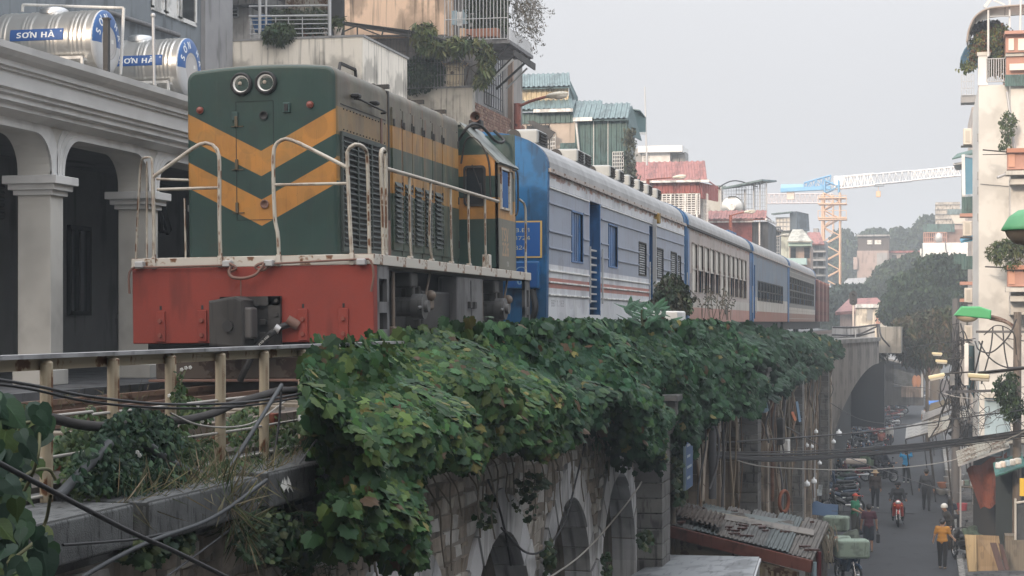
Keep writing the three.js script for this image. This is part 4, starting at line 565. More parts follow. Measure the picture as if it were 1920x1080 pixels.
// ---------- leaves and trees ----------
function leafGeo(outline, fold = .15) { // a folded leaf: fan from the midrib, tip towards -y
  const pos = []; const rib = (t) => V(0, -t, 0); const n = outline.length;
  for (const s of [1, -1]) for (let i = 0; i + 1 < n; i++) { const [x0, y0] = outline[i], [x1, y1] = outline[i + 1]; const a = V(s * x0, -y0, -fold * x0 - .12 * y0 * y0), b = V(s * x1, -y1, -fold * x1 - .12 * y1 * y1), c = V(0, -.45, -.03); pos.push(...(s > 0 ? [c, b, a] : [c, a, b]).flatMap((v) => v.toArray())); }
  const g = new THREE.BufferGeometry(); g.setAttribute('position', new THREE.Float32BufferAttribute(pos, 3)); g.computeVertexNormals(); return boxUV(g);
}
const LEAF = {
  lobed: leafGeo([[0, 0], [.22, -.12], [.47, .0], [.43, .2], [.60, .40], [.48, .55], [.40, .82], [.21, .83], [0, 1.1]], .22),
  heart: leafGeo([[0, .06], [.2, -.08], [.42, .02], [.5, .26], [.44, .5], [.28, .74], [.1, .95], [0, 1.3]], .2),
  oval: leafGeo([[0, 0], [.2, .2], [.26, .45], [.18, .75], [0, 1]], .2),
  long: leafGeo([[0, 0], [.09, .2], [.11, .5], [.07, .8], [0, 1.05]], .25),
  blade: leafGeo([[0, 0], [.025, .3], [.02, .7], [0, 1]], .3),
};
function clumpGeo(kind, n, spread, size, s = 5) { const keep = seed; seed = s * 7919; const b = nb(); for (let i = 0; i < n; i++) { const q = new THREE.Quaternion().setFromEuler(new THREE.Euler(rr(-1.1, .6), rr(0, 6.3), rr(-.6, .6))); b.add(LEAF[kind], M4().compose(V(rr(-1, 1), rr(-1, 1), rr(-1, 1)).multiplyScalar(spread), q, V(1, 1, 1).multiplyScalar(size * rr(.7, 1.2)))); } seed = keep; return b.geo(); }
const leafMat = (r, g, b, rough = .55) => new THREE.MeshPhysicalMaterial({ color: new THREE.Color().setRGB(r, g, b), roughness: rough, side: THREE.DoubleSide, specularIntensity: .25 });
const VEIN = tex(128, [1, 1.3], (u, v) => { const x = Math.abs(u > .5 ? u - 1 : u), k = (1 - v) * 1.3, m = sst(.035, .0, x), s = Math.abs(((k - x * .7) * 6) % 1 - .5); return .84 + .16 * Math.max(m, .55 * sst(.09, .0, s) * (x < .48 ? 1 : 0)) - .06 * fbm(u, v, 6, 6, 201, 3); });
const LM = leafMat(1, 1, 1); LM.map = VEIN;
const leafM4 = (p, n, s, roll) => { const z = n.clone().normalize(), up = Math.abs(z.y) > .95 ? V(0, 0, 1) : UP, y = up.clone().addScaledVector(z, -up.dot(z)).normalize(), x = y.clone().cross(z); const c = Math.cos(roll), sn = Math.sin(roll), X = x.clone().multiplyScalar(c).addScaledVector(y, sn), Y = y.clone().multiplyScalar(c).addScaledVector(x, -sn); return M4().makeBasis(X, Y, z).scale(V(s, s, s)).setPosition(p); };
function foliage(parent, geo, list, name = 'foliage') { // list of [matrix, colour]
  const im = new THREE.InstancedMesh(geo, LM, list.length), o = parent === scene ? V(0, 0, 0) : parent.position, sh = M4().makeTranslation(-o.x, -o.y, -o.z);
  list.forEach(([m, c], i) => { im.setMatrixAt(i, m.clone().premultiply(sh)); im.setColorAt(i, c); }); im.name = parent === scene ? numbered(name) : name; im.userData.kind = 'stuff'; im.castShadow = im.receiveShadow = true; parent.add(im); return im;
}
const lin = (r, g, b) => new THREE.Color().setRGB(r, g, b), vary = (c, k) => { const f = 1 + rr(-k, k); return lin(c[0] * f * rr(.9, 1.12), c[1] * f, c[2] * f * rr(.85, 1.15)); };
function tree(label, base, blobs, n, size, cols, o = {}) { // blobs: [x, y, z, rx, ry, rz] in world
  const t = thing(o.name ?? 'tree', label, o.cat ?? 'tree', base, o.group), b = nb(), top = base.clone(); top.y = blobs[0][1];
  const mid = base.clone().lerp(top, .55).add(V(rr(-.3, .3), 0, rr(-.3, .3))); const tr = o.trunk ?? .22;
  b.bar(base, mid, tr, tr * .75, 9); b.bar(mid, V(blobs[0][0], blobs[0][1], blobs[0][2]), tr * .75, tr * .3, 8); b.build('trunk', K.bark, t);
  for (const q of blobs) { const e = V(q[0], q[1], q[2]); b.bar(mid.clone().lerp(e, .05), e, tr * .45, tr * .12, 6); for (let k = 0; k < 4; k++) b.bar(mid.clone().lerp(e, .6), e.clone().add(V(rr(-1, 1) * q[3], rr(-.5, 1) * q[4], rr(-1, 1) * q[5]).multiplyScalar(.7)), tr * .2, tr * .05, 5); } b.build('limbs', K.bark, t);
  const list = [], vol = blobs.map((q) => q[3] * q[4] * q[5]), tot = vol.reduce((a, c) => a + c, 0);
  blobs.forEach((q, bi) => { const m = Math.ceil(n * vol[bi] / tot), tone = rr(.85, 1.15); for (let i = 0; i < m; i++) { let d; do d = V(rr(-1, 1), rr(-1, 1), rr(-1, 1)); while (d.lengthSq() > 1); const lump = .78 + .42 * vn(d.x * 2.2 + 20, d.y * 2.2 + 20 + d.z * 3, 999, 999, bi + 3); d.setLength(Math.pow(d.length(), .45) * lump); const p = V(q[0] + d.x * q[3], q[1] + d.y * q[4], q[2] + d.z * q[5]); const c = vary(pick(cols), .3); c.multiplyScalar(tone * (.75 + .5 * vn(p.x * .9 + 50, p.y * .9 + 50, 999, 999, 77))); list.push([M4().compose(p, new THREE.Quaternion().setFromEuler(new THREE.Euler(rr(-.7, .7), rr(0, 6.3), rr(-.7, .7))), V(1, 1, 1).multiplyScalar(size * rr(.6, 1.3))), c]); } });
  foliage(t, o.geo ?? CL.oval, list, 'crown'); return t;
}
const CL = { oval: clumpGeo('oval', 9, .5, .62, 5), long: clumpGeo('long', 10, .42, .9, 6), lobed: clumpGeo('lobed', 7, .45, .6, 8) };

// ---------- buildings beyond the train ----------
const fr = (b, p0, p1, q0, q1, Z, d = .2) => b.bb(wx(p0, Z), wx(p1, Z), wy((p0 + p1) / 2, q1, Z), wy((p0 + p1) / 2, q0, Z), -Z, -Z - d);
const bars = (b, p0, p1, q0, q1, Z, nv, nh, r = .012) => { for (let i = 0; i <= nv; i++) { const p = p0 + (p1 - p0) * i / nv; b.bar(atZ(p, q0, Z), V(atZ(p, q0, Z).x, wy((p0 + p1) / 2, q1, Z), -Z), r, r, 5); } for (let i = 0; i <= nh; i++) { const y = wy((p0 + p1) / 2, q0 + (q1 - q0) * i / nh, Z); b.bar(V(wx(p0, Z), y, -Z), V(wx(p1, Z), y, -Z), r, r, 5); } return b; };
const GY = 7.05;
{ // tall grey house behind the tanks
  const X = -17.3, h = thing('grey_house', 'tall grey concrete house wall behind the water tanks', 'house', [X, GY, -32]);
  nb().bb(X - 8, X, GY, 26, -22, -41.6).build('wall', mat(.235, .265, .29, .95, { map: T.plaster }), h);
  nb().bb(X - 8, X + .12, GY, 26, -41.6, -43.4).build('corner_pier', mat(.36, .36, .37, .9, { map: T.plaster }), h);
  for (const [a, b, m] of [[283, 306, K.white], [310, 333, K.white], [336, 366, K.glassDark]]) { const za = zx(a, X), zb = zx(b, X), w = new THREE.Group(); w.name = 'window'; h.add(w); nb().bb(X, X + .05, 14.95, 15.05, -za, -zb).bb(X, X + .05, 15, 17, -za, -za - .08).bb(X, X + .05, 15, 17, -zb + .08, -zb).build('frame', K.white, w); nb().bb(X, X + .02, 15, 17, -za, -zb).build('pane', m, w); }
  const p = (px, py) => { const q = atX(px, py, X + .1); return q; }; tag(nb().bar(p(200, 22), p(335, 66), .06).build('wall_pipe', K.grey), 'dark pipe sloping down the grey wall behind the tanks', 'pipe');
}
{ // cream terrace house
  const Z = 43.5, h = thing('cream_house', 'cream streaked house with a roof terrace and pots right behind the locomotive hood', 'house', [-14.5, GY, -Z]);
  fr(nb(), 384, 680, 72, 610, Z, 4).build('wall', K.creamWall, h);
  fr(nb(), 382, 682, 70, 74, Z - .02, 4.1).build('coping', K.greyWall, h);
  const Z2 = 45; fr(nb(), 393, 470, 8, 76, Z2, 3).build('wall', mat(.62, .60, .57, .9, { map: T.streak }), h);
  fr(nb(), 386, 492, -12, 9, Z2 - .5, 3.6).build('slab', K.darkConcrete, h);
  const w = new THREE.Group(); w.name = 'window'; h.add(w); fr(nb(), 422, 446, 12, 32, Z2 - .02, .1).build('pane', K.glassDark, w); bars(nb(), 422, 446, 12, 32, Z2 - .05, 2, 3, .02).build('bars', K.galv, w);
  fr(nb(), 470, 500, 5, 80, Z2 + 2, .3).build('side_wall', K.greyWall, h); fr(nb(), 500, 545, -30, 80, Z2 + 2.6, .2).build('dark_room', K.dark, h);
  const cg = nb(), a = atZ(535, 75, Z2 + 1.5), e = atZ(622, 75, Z2 + 1.5); cg.corr(a, e.clone().sub(a).setY(0), V(0, 3, 0), .14, .03).build('ribbed_wall', K.corrGrey, h);
  fr(nb(), 621, 642, -30, 80, Z2 + 1.3, .2).build('doorway', K.dark, h);
  nb().bar(atZ(417, 75, Z2 - .06), atZ(417, 10, Z2 - .06), .03).bar(atZ(422, 75, Z2 - .06), atZ(420, 20, Z2 - .06), .02).build('drain_pipe', K.white, h);
  const Zr = Z + .3, r = nb(); for (const [y, q] of [[12, .022], [31, .03], [38, .014], [46, .014], [55, .014], [64, .014]]) r.bar(atZ(467, y, Zr), atZ(620, y - 2, Zr), q, q, 6); for (const p of [470, 517, 541, 567]) r.bar(atZ(p, 72, Zr), atZ(p, 31, Zr), .014); for (const p of [487, 618]) r.bar(atZ(p, 74, Zr - .05), atZ(p, -30, Zr - .05), .045, .045, 8); r.bar(atZ(499, 72, Zr), atZ(499, -30, Zr), .03); r.build('terrace_railing', K.galv, h);
  const pot = (px, py, w, m, label) => { const q = atZ(px, py, Z + .9), k = w / 3400 * 44; const t = thing('plant_pot', label, 'plant pot', q); t.add(new THREE.Mesh(new THREE.LatheGeometry([[0, 0], [.32, 0], [.45, .7], [.5, .72], [.5, .85], [.42, .85], [.40, .75], [0, .74]].map(([x, y]) => new THREE.Vector2(x * k, y * k)), 18), m)); t.children[0].name = 'pot'; const list = []; for (let i = 0; i < 26; i++) list.push([M4().compose(V(q.x + rr(-1, 1) * k * .5, q.y + k * rr(.8, 1.9), q.z + rr(-1, 1) * k * .5), new THREE.Quaternion().setFromEuler(new THREE.Euler(rr(-1, 1), rr(0, 6), rr(-1, 1))), V(1, 1, 1).multiplyScalar(rr(.10, .22))), vary([.06, .08, .03], .4)]); foliage(t, CL.long, list); };
  pot(574, 70, 22, K.terracotta, 'pale pink plant pot on the cream terrace'); pot(590, 70, 15, K.terracotta, 'small orange plant pot between two bigger ones on the terrace'); pot(605, 70, 21, K.potWhite, 'white ribbed plant pot at the railing post on the terrace'); pot(633, 68, 20, K.potWhite, 'white plant pot beside the dark doorway on the terrace'); pot(549, 71, 20, K.grey, 'dark grey plant pot behind the terrace shrub');
  const bq = atZ(496, 68, Z + 1.2); tag(nb().lathe([[.25, 0], [.34, .35], [.37, .36], [.37, .4], [.3, .38], [0, .2]], M4().makeTranslation(bq.x, bq.y + .1, bq.z), 18).build('blue_basin', K.blue), 'blue basin behind the terrace railing', 'basin');
  tree('small green shrub spilling over the terrace edge', atZ(523, 75, Z + .1), [[...atZ(523, 62, Z).toArray(), .42, .24, .3]], 260, .16, [[.05, .085, .04], [.07, .1, .04]], { geo: CL.long, trunk: .03, name: 'terrace_shrub', cat: 'shrub' });
  const list = []; for (let i = 0; i < 420; i++) { const q = atZ(rr(505, 615), rr(15, 68), Z + rr(.5, 1.4)); list.push([M4().compose(q, new THREE.Quaternion().setFromEuler(new THREE.Euler(rr(-1, 1), rr(0, 6), rr(-1, 1))), V(1, 1, 1).multiplyScalar(rr(.06, .16))), vary([.07, .085, .05], .4)]); }
  const tp = thing('terrace_plants', 'thin leafy plants standing behind the terrace railing', 'plants', atZ(560, 72, Z + 1)); foliage(tp, CL.long, list); nb().bar(atZ(520, 70, Z + .8), atZ(526, 22, Z + .8), .015).bar(atZ(560, 70, Z + .8), atZ(556, 18, Z + .8), .015).bar(atZ(600, 70, Z + .8), atZ(604, 25, Z + .8), .015).build('stem', K.stem, tp);
}
{ // brick and grey house with barred balconies
  const Z = 51, XR = wx(885, Z), h = thing('brick_house', 'tall weathered house with orange plaster, barred balconies and a brick flank above the train', 'house', [XR - 2, GY, -Z]);
  fr(nb(), 690, 886, 166, 610, Z, .3).build('parapet_wall', mat(.50, .47, .41, .9, { map: T.streak }), h); fr(nb(), 690, 887, 163, 167, Z - .02, .35).build('coping', K.greyWall, h);
  const Zm = Z + 2.4; fr(nb(), 640, 836, -140, 68, Zm - .4, 3).build('plaster_wall', K.orangeWall, h); fr(nb(), 655, 905, 66, 175, Zm + 1.6, .3).build('back_wall', mat(.10, .10, .10, .9, { map: T.plaster }), h); fr(nb(), 734, 762, 128, 170, Zm + 1.4, .2).build('inner_panel', K.greyWall, h); fr(nb(), 690, 745, 118, 124, Zm + 1.2, .3).build('blue_shelf', K.blueWall, h);
  fr(nb(), 678, 700, 80, 88, Z + .6, 2).build('beam', K.cream, h);
  // flank that runs back along the track
  const zB = zx(985, XR), yb0 = wy(885, 188, Z);
  nb().bb(XR - 4, XR - .02, GY, yb0 + .0, -Z - .3, -zB).build('flank_wall', mat(.22, .13, .10, .95, { map: T.stone }), h);
  const brM = [mat(.34, .19, .135, .9, { map: T.stone }), mat(.28, .145, .10, .9, { map: T.stone }), mat(.40, .25, .18, .9, { map: T.stone })], bk = brM.map(() => nb());
  for (let y = GY + 1.8, r = 0; y < yb0 - .06; y += .085, r++) for (let z = Z + .3 + (r % 2) * .12; z < zB - .2; z += .24) bk[Math.floor(rnd() * 3)].bb(XR - .05, XR + rr(.0, .012), y, y + .072, -z, -z - .225);
  bk.forEach((b, i) => { const o = b.build('brick', brM[i], h); if (o) o.userData.kind = 'stuff'; });
  nb().bb(XR - 4, XR - .1, yb0, 16.5, -Z - 2.4, -zB).build('upper_wall', mat(.27, .255, .24, .95, { map: T.streak }), h);
  nb().bb(XR - .12, XR - .04, yb0, yb0 + .5, -Z - .4, -Z - 2.6).build('side_parapet', K.greyWall, h);
  { const w = new THREE.Group(); w.name = 'barred_window'; h.add(w); const z1 = Z + 1.6, z2 = Z + 4.0, y0 = yb0 + .1, y1 = yb0 + 1.9; nb().bb(XR - .14, XR - .09, y0, y1, -z1, -z2).build('pane', mat(.30, .31, .33, .4), w); const b = nb(); for (let k = 0; k <= 8; k++) b.bar(V(XR - .02, y0, -z1 - (z2 - z1) * k / 8), V(XR - .02, y1, -z1 - (z2 - z1) * k / 8), .014); for (let k = 0; k <= 5; k++) b.bar(V(XR - .02, y0 + (y1 - y0) * k / 5, -z1), V(XR - .02, y0 + (y1 - y0) * k / 5, -z2), .014); b.build('bars', K.iron, w); }
  const zc = zx(958, XR); nb().bb(XR - .1, XR + .05, GY, 16.5, -zc, -zc - .18).build('pilaster', mat(.3, .22, .17, .9, { map: T.streak }), h);
  for (const [y, t, o] of [[11.95, .16, .5], [12.9, .5, .05]]) nb().bb(XR - .1, XR + o, y, y + t, -zc + .2, -zB - .3).build('balcony_slab', K.concrete, h);
  { const w = new THREE.Group(); w.name = 'window'; h.add(w); const y0 = 9.6, y1 = 11.7; for (let k = 0; k < 3; k++) nb().bb(XR - .08, XR - .04, y0, y1, -zc - .3 - k * .75, -zc - .95 - k * .75).build('pane', k === 1 ? K.white : K.glassPale, w); const b = nb(); for (let k = 0; k < 4; k++) b.bb(XR - .05, XR + .02, y0, y1, -zc - .22 - k * .75, -zc - .3 - k * .75); b.build('frame', K.woodDark, w); }
  { const b = nb(); for (let k = 0; k < 4; k++) b.bb(XR, XR + .25, 9.0 + k * .14, 9.06 + k * .14, -zB + .9, -zB + .1); b.build('outdoor_unit', K.white, h); }
  // balcony cage
  const Zc = Z - .1, x1 = wx(952, Zc), y0 = wy(900, 76, Zc), y1 = 16.3, x0 = wx(834, Zc), zE = zx(985, x1 - .2);
  const cg = new THREE.Group(); cg.name = 'balcony_cage'; h.add(cg);
  const b = nb(); bars(b, 834, 952, -120, 74, Zc, 18, 5, .014); b.build('front_bars', K.galv, cg);
  for (let z = Zc + .15; z < zE; z += .16) b.bar(V(x1, y0, -z), V(x1, y1, -z), .012, .012, 5); for (let k = 0; k < 6; k++) b.bar(V(x1, y0 + k * .8, -Zc), V(x1, y0 + k * .8, -zE), .014, .014, 5); b.build('side_bars', K.galv, cg);
  nb().bb(x0 + .5, x1 + .05, y0 - .1, y0, -Zc - .02, -zE).build('cage_floor', K.grey, cg); for (const z of [Zc + .4, Zc + 1.8, Zc + 3.2]) nb().beam(V(x1, y0 - .05, -z), V(x1 - 1.1, y0 - 1, -z), .06, .06).build('strut', K.iron, cg);
  fr(nb(), 836, 950, -140, 78, Z + 2.9, .3).build('cage_back_wall', mat(.13, .13, .13, .9, { map: T.streak }), h);
  const lau = [[852, 22, K.blueWall], [862, 24, K.white], [872, 20, K.blueWall], [884, 26, K.white], [867, 55, K.orangeWall]]; for (const [p, q, m] of lau) { const b3 = nb(), o = atZ(p, q, Zc + .5); b3.rb(o.x, o.y - .18, o.z, .17, .42, .04, .018).build('laundry', m, cg); }
  { const q = atZ(905, 72, Zc + .3); tag(nb().rb(q.x, q.y + .14, q.z, 1.0, .26, .3, .03).build('planter_box', K.terracotta), 'orange planter box in the barred balcony', 'planter'); }
  const bl = []; for (let i = 0; i < 900; i++) { const q = atZ(rr(875, 950), rr(-60, 55), Zc + rr(.3, 1.2)); bl.push([M4().compose(q, new THREE.Quaternion().setFromEuler(new THREE.Euler(rr(-1, 1), rr(0, 6), rr(-1, 1))), V(1, 1, 1).multiplyScalar(rr(.08, .2))), vary([.07, .10, .05], .4)]); }
  const cp = thing('balcony_plant', 'green plants growing inside the barred balcony', 'plants', atZ(915, 74, Zc + .5)); foliage(cp, CL.oval, bl); nb().bar(atZ(905, 70, Zc + .5), atZ(915, -20, Zc + .5), .02).bar(atZ(930, 70, Zc + .5), atZ(925, 10, Zc + .5), .02).build('stem', K.stem, cp);
  const hl = [], hp = thing('hanging_creeper', 'thin dry creeper hanging off the balcony corner against the sky', 'plant', atZ(980, 10, Z + 3)), st = nb();
  for (let k = 0; k < 46; k++) { const a = atZ(rr(955, 995), rr(-40, 30), Z + rr(.6, 4)), pts = [a]; let q = a.clone(); const far = rnd(); for (let i = 0; i < 5; i++) { q = q.clone().add(V(rr(-.02, .12) * (1 + far), rr(-.34, -.02), rr(-.1, .1))); pts.push(q); } st.tube(pts, .006, 3, 8); for (const p of pts) for (let m = 0; m < 3; m++) hl.push([M4().compose(p.clone().add(V(rr(-.15, .15), rr(-.15, .15), rr(-.15, .15))), new THREE.Quaternion().setFromEuler(new THREE.Euler(rr(-1, 1), rr(0, 6), rr(-1, 1))), V(1, 1, 1).multiplyScalar(rr(.03, .09))), vary([.16, .15, .12], .4)]); }
  st.build('stem', K.woodGrey, hp); foliage(hp, CL.oval, hl);
  tag(nb().bar(atZ(985, 18, Z + 2), atZ(1028, 15, Z + 2), .012).build('roof_rod', K.iron), 'thin rod sticking out from the balcony against the sky', 'rod');
  // terrace grille and awning
  const g2 = thing('terrace_grille', 'thin dark grille closing the terrace behind the locomotive roof', 'grille', atZ(720, 160, Z - .3)); bars(nb(), 685, 885, 72, 165, Z - .35, 34, 4, .009).build('bars', K.grey, g2);
  const aw = thing('awning', 'black sheet awning on a thin steel truss over the terrace', 'awning', atZ(720, 60, Z)); const zA = Z - .9, zD = Z + 1.8; nb().slab(atZ(645, 40, zA), atZ(765, 56, zA), atZ(795, 66, zD), atZ(655, 46, zD), .04).build('sheet', K.black, aw); nb().slab(atZ(765, 56, zA), atZ(905, 92, zA + .3), atZ(930, 82, zD), atZ(795, 66, zD), .04).build('sheet', K.iron, aw);
  const tb = nb(), A = (p, q) => atZ(p, q, zA - .02); tb.beam(A(622, 42), A(766, 66), .05, .05).beam(A(622, 68), A(770, 67), .05, .05); for (const [a, c] of [[[625, 68], [670, 48]], [[670, 68], [670, 48]], [[670, 50], [712, 66]], [[716, 66], [720, 52]], [[764, 75], [768, 55]]]) tb.beam(A(...a), A(...c), .035, .035); tb.build('truss', K.iron, aw);
  { const aw2 = thing('lean_to_roof', 'dark sheet roof on brackets under the barred balcony', 'roof', atZ(950, 90, Z)); nb().slab(V(x0 + 2, y0 - .25, -Zc - .4), V(x1 + .12, y0 - .42, -Zc - .3), V(x1 + .12, y0 - .45, -zE), V(x0 + 2, y0 - .25, -zE), .05).build('sheet', K.iron, aw2); const br = nb(); for (const z of [Zc + .5, Zc + 2.4]) br.beam(V(x1 + .05, y0 - .5, -z), V(x1 - .6, y0 - 1.1, -z), .05, .05); br.build('bracket', K.galv, aw2); }
  // lantern shrine on the parapet
  const q = atZ(853, 163, Z + .1), s = thing('lantern_shrine', 'cream lantern shaped shrine with curled roof corners on the parapet', 'shrine', q), S = .013, c = mat(.62, .52, .36, .8, { map: T.grime }), dk = mat(.12, .085, .06, .8);
  const sb = (b, x0, x1, y0, y1, z0 = .22, z1 = -.22) => b.bb(q.x + x0 * S, q.x + x1 * S, q.y + y0 * S, q.y + y1 * S, q.z + z0, q.z + z1);
  sb(nb(), -16, 16, 0, 44).build('body', c, s); sb(nb(), -19, 19, 44, 47, .27, -.27).build('cornice', c, s); nb().lathe([[.36, 0], [.24, .07], [.10, .16], [.02, .2], [0, .24]], M4().makeRotationY(PI / 4).setPosition(q.x, q.y + 47 * S, q.z), 4).build('roof', mat(.42, .30, .18, .8), s);
  for (const a of [[-1, 1], [1, 1], [-1, -1], [1, -1]]) nb().tube([V(q.x + a[0] * .2, q.y + .66, q.z + a[1] * .2), V(q.x + a[0] * .27, q.y + .64, q.z + a[1] * .25), V(q.x + a[0] * .33, q.y + .72, q.z + a[1] * .29)], .02, 5, 8).build('roof_corner', mat(.42, .30, .18, .8), s);
  nb().ball(q.x, q.y + 62 * S, q.z, .04).build('finial', K.white, s); nb().disc(V(q.x - .02, q.y + 29 * S, q.z + .225), V(0, 0, 1), .055, .01, 16).build('round_opening', dk, s);
  const fb = nb(); for (const [a, b2, e, f] of [[-13, -4, 40, 41], [4, 13, 40, 41], [-13, -12, 33, 41], [12, 13, 33, 41], [-9, -4, 36, 37], [4, 9, 36, 37], [-13, -12, 4, 12], [12, 13, 4, 12], [-13, -4, 4, 5], [4, 13, 4, 5], [-9, -4, 8, 9], [4, 9, 8, 9]]) sb(fb, a, b2, e, f, .225, .215); fb.build('fretwork', dk, s);
  tree('dark leafy shrub behind the grille, beside the lantern shrine', atZ(795, 165, Z + .5), [[...atZ(795, 130, Z - .1).toArray(), .55, .48, .3], [...atZ(775, 150, Z - .1).toArray(), .35, .25, .25]], 500, .2, [[.035, .06, .035], [.05, .08, .04]], { trunk: .03, name: 'terrace_shrub', cat: 'shrub' });
  tree('tall yellow green shrub with narrow leaves over the shrine roof', atZ(870, 165, Z + .8), [[...atZ(845, 84, Z - .5).toArray(), .95, .17, .3], [...atZ(795, 62, Z - .6).toArray(), .32, .28, .3], [...atZ(912, 112, Z - .4).toArray(), .2, .5, .2], [...atZ(905, 150, Z - .3).toArray(), .22, .15, .15]], 380, .26, [[.14, .17, .07], [.10, .14, .06], [.19, .20, .08]], { geo: CL.long, trunk: .035, name: 'terrace_shrub', cat: 'shrub' });
}
// ---------- ribbed green sheds ----------
const sheet = (b, p0, p1, q0, q1, Z, pitch = .22, amp = .04) => { const O = V(wx(p0, Z), wy((p0 + p1) / 2, q1, Z), -Z), W = wx(p1, Z) - wx(p0, Z); return b.corr(O, V(W, 0, 0), V(0, wy((p0 + p1) / 2, q0, Z) - O.y, 0), pitch, amp); };
const roofS = (b, p0, p1, qa, Za, t0, t1, qb, Zb, pitch = .22, amp = .04) => { const A = atZ(p0, qa, Za), Bq = atZ(p1, qa, Za), C = atZ(t0, qb, Zb); Bq.y = A.y; return b.corr(A, Bq.clone().sub(A), C.clone().sub(A), pitch, amp).slab(A.clone().add(V(0, -.06, 0)), Bq.clone().add(V(0, -.06, 0)), atZ(t1, qb, Zb).add(V(0, -.06, 0)), C.clone().add(V(0, -.06, 0)), .03); };
{
  const Z = 76, h = thing('green_shed_house', 'cluster of green ribbed metal sheds stacked on a beige house beside the railway', 'house', [wx(1100, Z), GY, -Z]);
  roofS(nb(), 975, 1070, 164, Z - .3, 975, 1062, 140, Z + 1.6).build('roof', K.corrGreenRoof, h); sheet(nb(), 978, 1066, 164, 192, Z).build('ribbed_wall', K.corrYellow, h);
  { const a = atZ(1067, 163, Z), b = atZ(1062, 140, Z + 1.6), c = atZ(1082, 183, Z + 3.2); nb().slab(a, b, c, V(c.x, a.y - .6, c.z), .04).quad(a, V(c.x, a.y - .6, c.z), V(c.x, a.y - 2, c.z), V(a.x, a.y - 2, a.z)).build('gable', mat(.055, .11, .115, .6), h); }
  roofS(nb(), 975, 1074, 206, Z - 1.2, 975, 1080, 184, Z + .4).build('roof', K.corrGreenRoof, h); fr(nb(), 1000, 1074, 204, 210, Z - 1.26, .06).build('fascia', K.white, h); sheet(nb(), 975, 1074, 210, 231, Z - .9).build('ribbed_wall', K.corrGreen, h);
  fr(nb(), 975, 1078, 230, 420, Z - .85, 2).build('wall', mat(.60, .52, .45, .9, { map: T.plaster }), h);
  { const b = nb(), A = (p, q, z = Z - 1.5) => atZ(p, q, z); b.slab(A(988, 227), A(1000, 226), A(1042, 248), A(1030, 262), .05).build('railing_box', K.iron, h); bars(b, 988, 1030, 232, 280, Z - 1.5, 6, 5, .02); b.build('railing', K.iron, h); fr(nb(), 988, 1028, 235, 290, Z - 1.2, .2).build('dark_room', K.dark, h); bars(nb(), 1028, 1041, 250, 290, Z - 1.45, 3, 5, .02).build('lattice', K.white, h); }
  const Zs = Z - 2; roofS(nb(), 1074, 1177, 224, Zs - .3, 1082, 1184, 196, Zs + 1.8).build('roof', K.corrGreenRoof, h); fr(nb(), 1074, 1110, 220, 227, Zs - .36, .05).build('flashing', K.white, h); roofS(nb(), 1080, 1130, 200, Zs + 1.9, 1080, 1128, 190, Zs + 2.6).build('roof', K.corrGreenRoof, h);
  sheet(nb(), 1078, 1176, 224, 470, Zs).build('ribbed_wall', K.corrGreen, h); sheet(nb(), 1050, 1080, 268, 470, Zs - .3).build('ribbed_wall', K.corrGreen, h);
  { const X1 = wx(1176, Zs), yt = wy(1176, 224, Zs), b = nb(); b.bb(X1 - .3, X1 + .0, GY, yt, -Zs - .05, -Zs - 2).build('end_wall', mat(.26, .29, .28, .8, { map: T.streak }), h); const a = atZ(1184, 196, Zs + 1.8); nb().slab(V(X1 + .02, yt - .02, -Zs - .05), V(a.x, a.y - .05, a.z), V(X1 + .12, yt - .6, -Zs - 3), V(X1 + .02, yt - .6, -Zs - .1), .03).build('gable', mat(.05, .10, .105, .6), h); }
  { const a = atZ(1187, 204, Z + 1), b = atZ(1200, 206, Z + 1), c = atZ(1211, 220, Z + 1.8), d = atZ(1211, 250, Z + 1.8), e = atZ(1188, 250, Z + 1); nb().slab(a, b, c, c.clone().add(V(-.4, 0, -1)), .04).quad(a, c, d, e).build('lean_to', mat(.06, .12, .13, .55), h); nb().beam(e, d, .08, .1).build('gutter', K.white, h); }
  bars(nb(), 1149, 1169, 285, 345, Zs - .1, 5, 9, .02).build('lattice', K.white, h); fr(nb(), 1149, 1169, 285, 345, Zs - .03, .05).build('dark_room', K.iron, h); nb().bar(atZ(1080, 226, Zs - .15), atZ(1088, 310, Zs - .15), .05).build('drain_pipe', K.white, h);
  for (const p of [1113, 1140]) nb().bar(atZ(p, 224, Zs - .05), atZ(p, 330, Zs - .05), .02).build('seam', K.white, h);
  const cl = []; for (let i = 0; i < 260; i++) { const p = rr(1172, 1192), q = rr(240, 380); cl.push([M4().compose(atZ(p + (q > 330 ? rr(-10, 12) : 0), q, Zs - .1 + rr(-.2, .2)), new THREE.Quaternion().setFromEuler(new THREE.Euler(rr(-1, 1), rr(0, 6), rr(-1, 1))), V(1, 1, 1).multiplyScalar(rr(.1, .22))), vary([.14, .15, .11], .4)]); }
  const cr = thing('wall_creeper', 'dry creeper climbing the corner of the big green shed', 'plant', atZ(1182, 380, Zs)); foliage(cr, CL.oval, cl); nb().bar(atZ(1182, 400, Zs - .05), atZ(1178, 240, Zs - .05), .03).build('stem', K.stem, cr);
  tag(nb().bar(atZ(1213, 310, 92), atZ(1209, 163, 92), .06, .03).build('antenna_pole', K.galv), 'tall thin antenna pole rising against the sky', 'antenna');
}
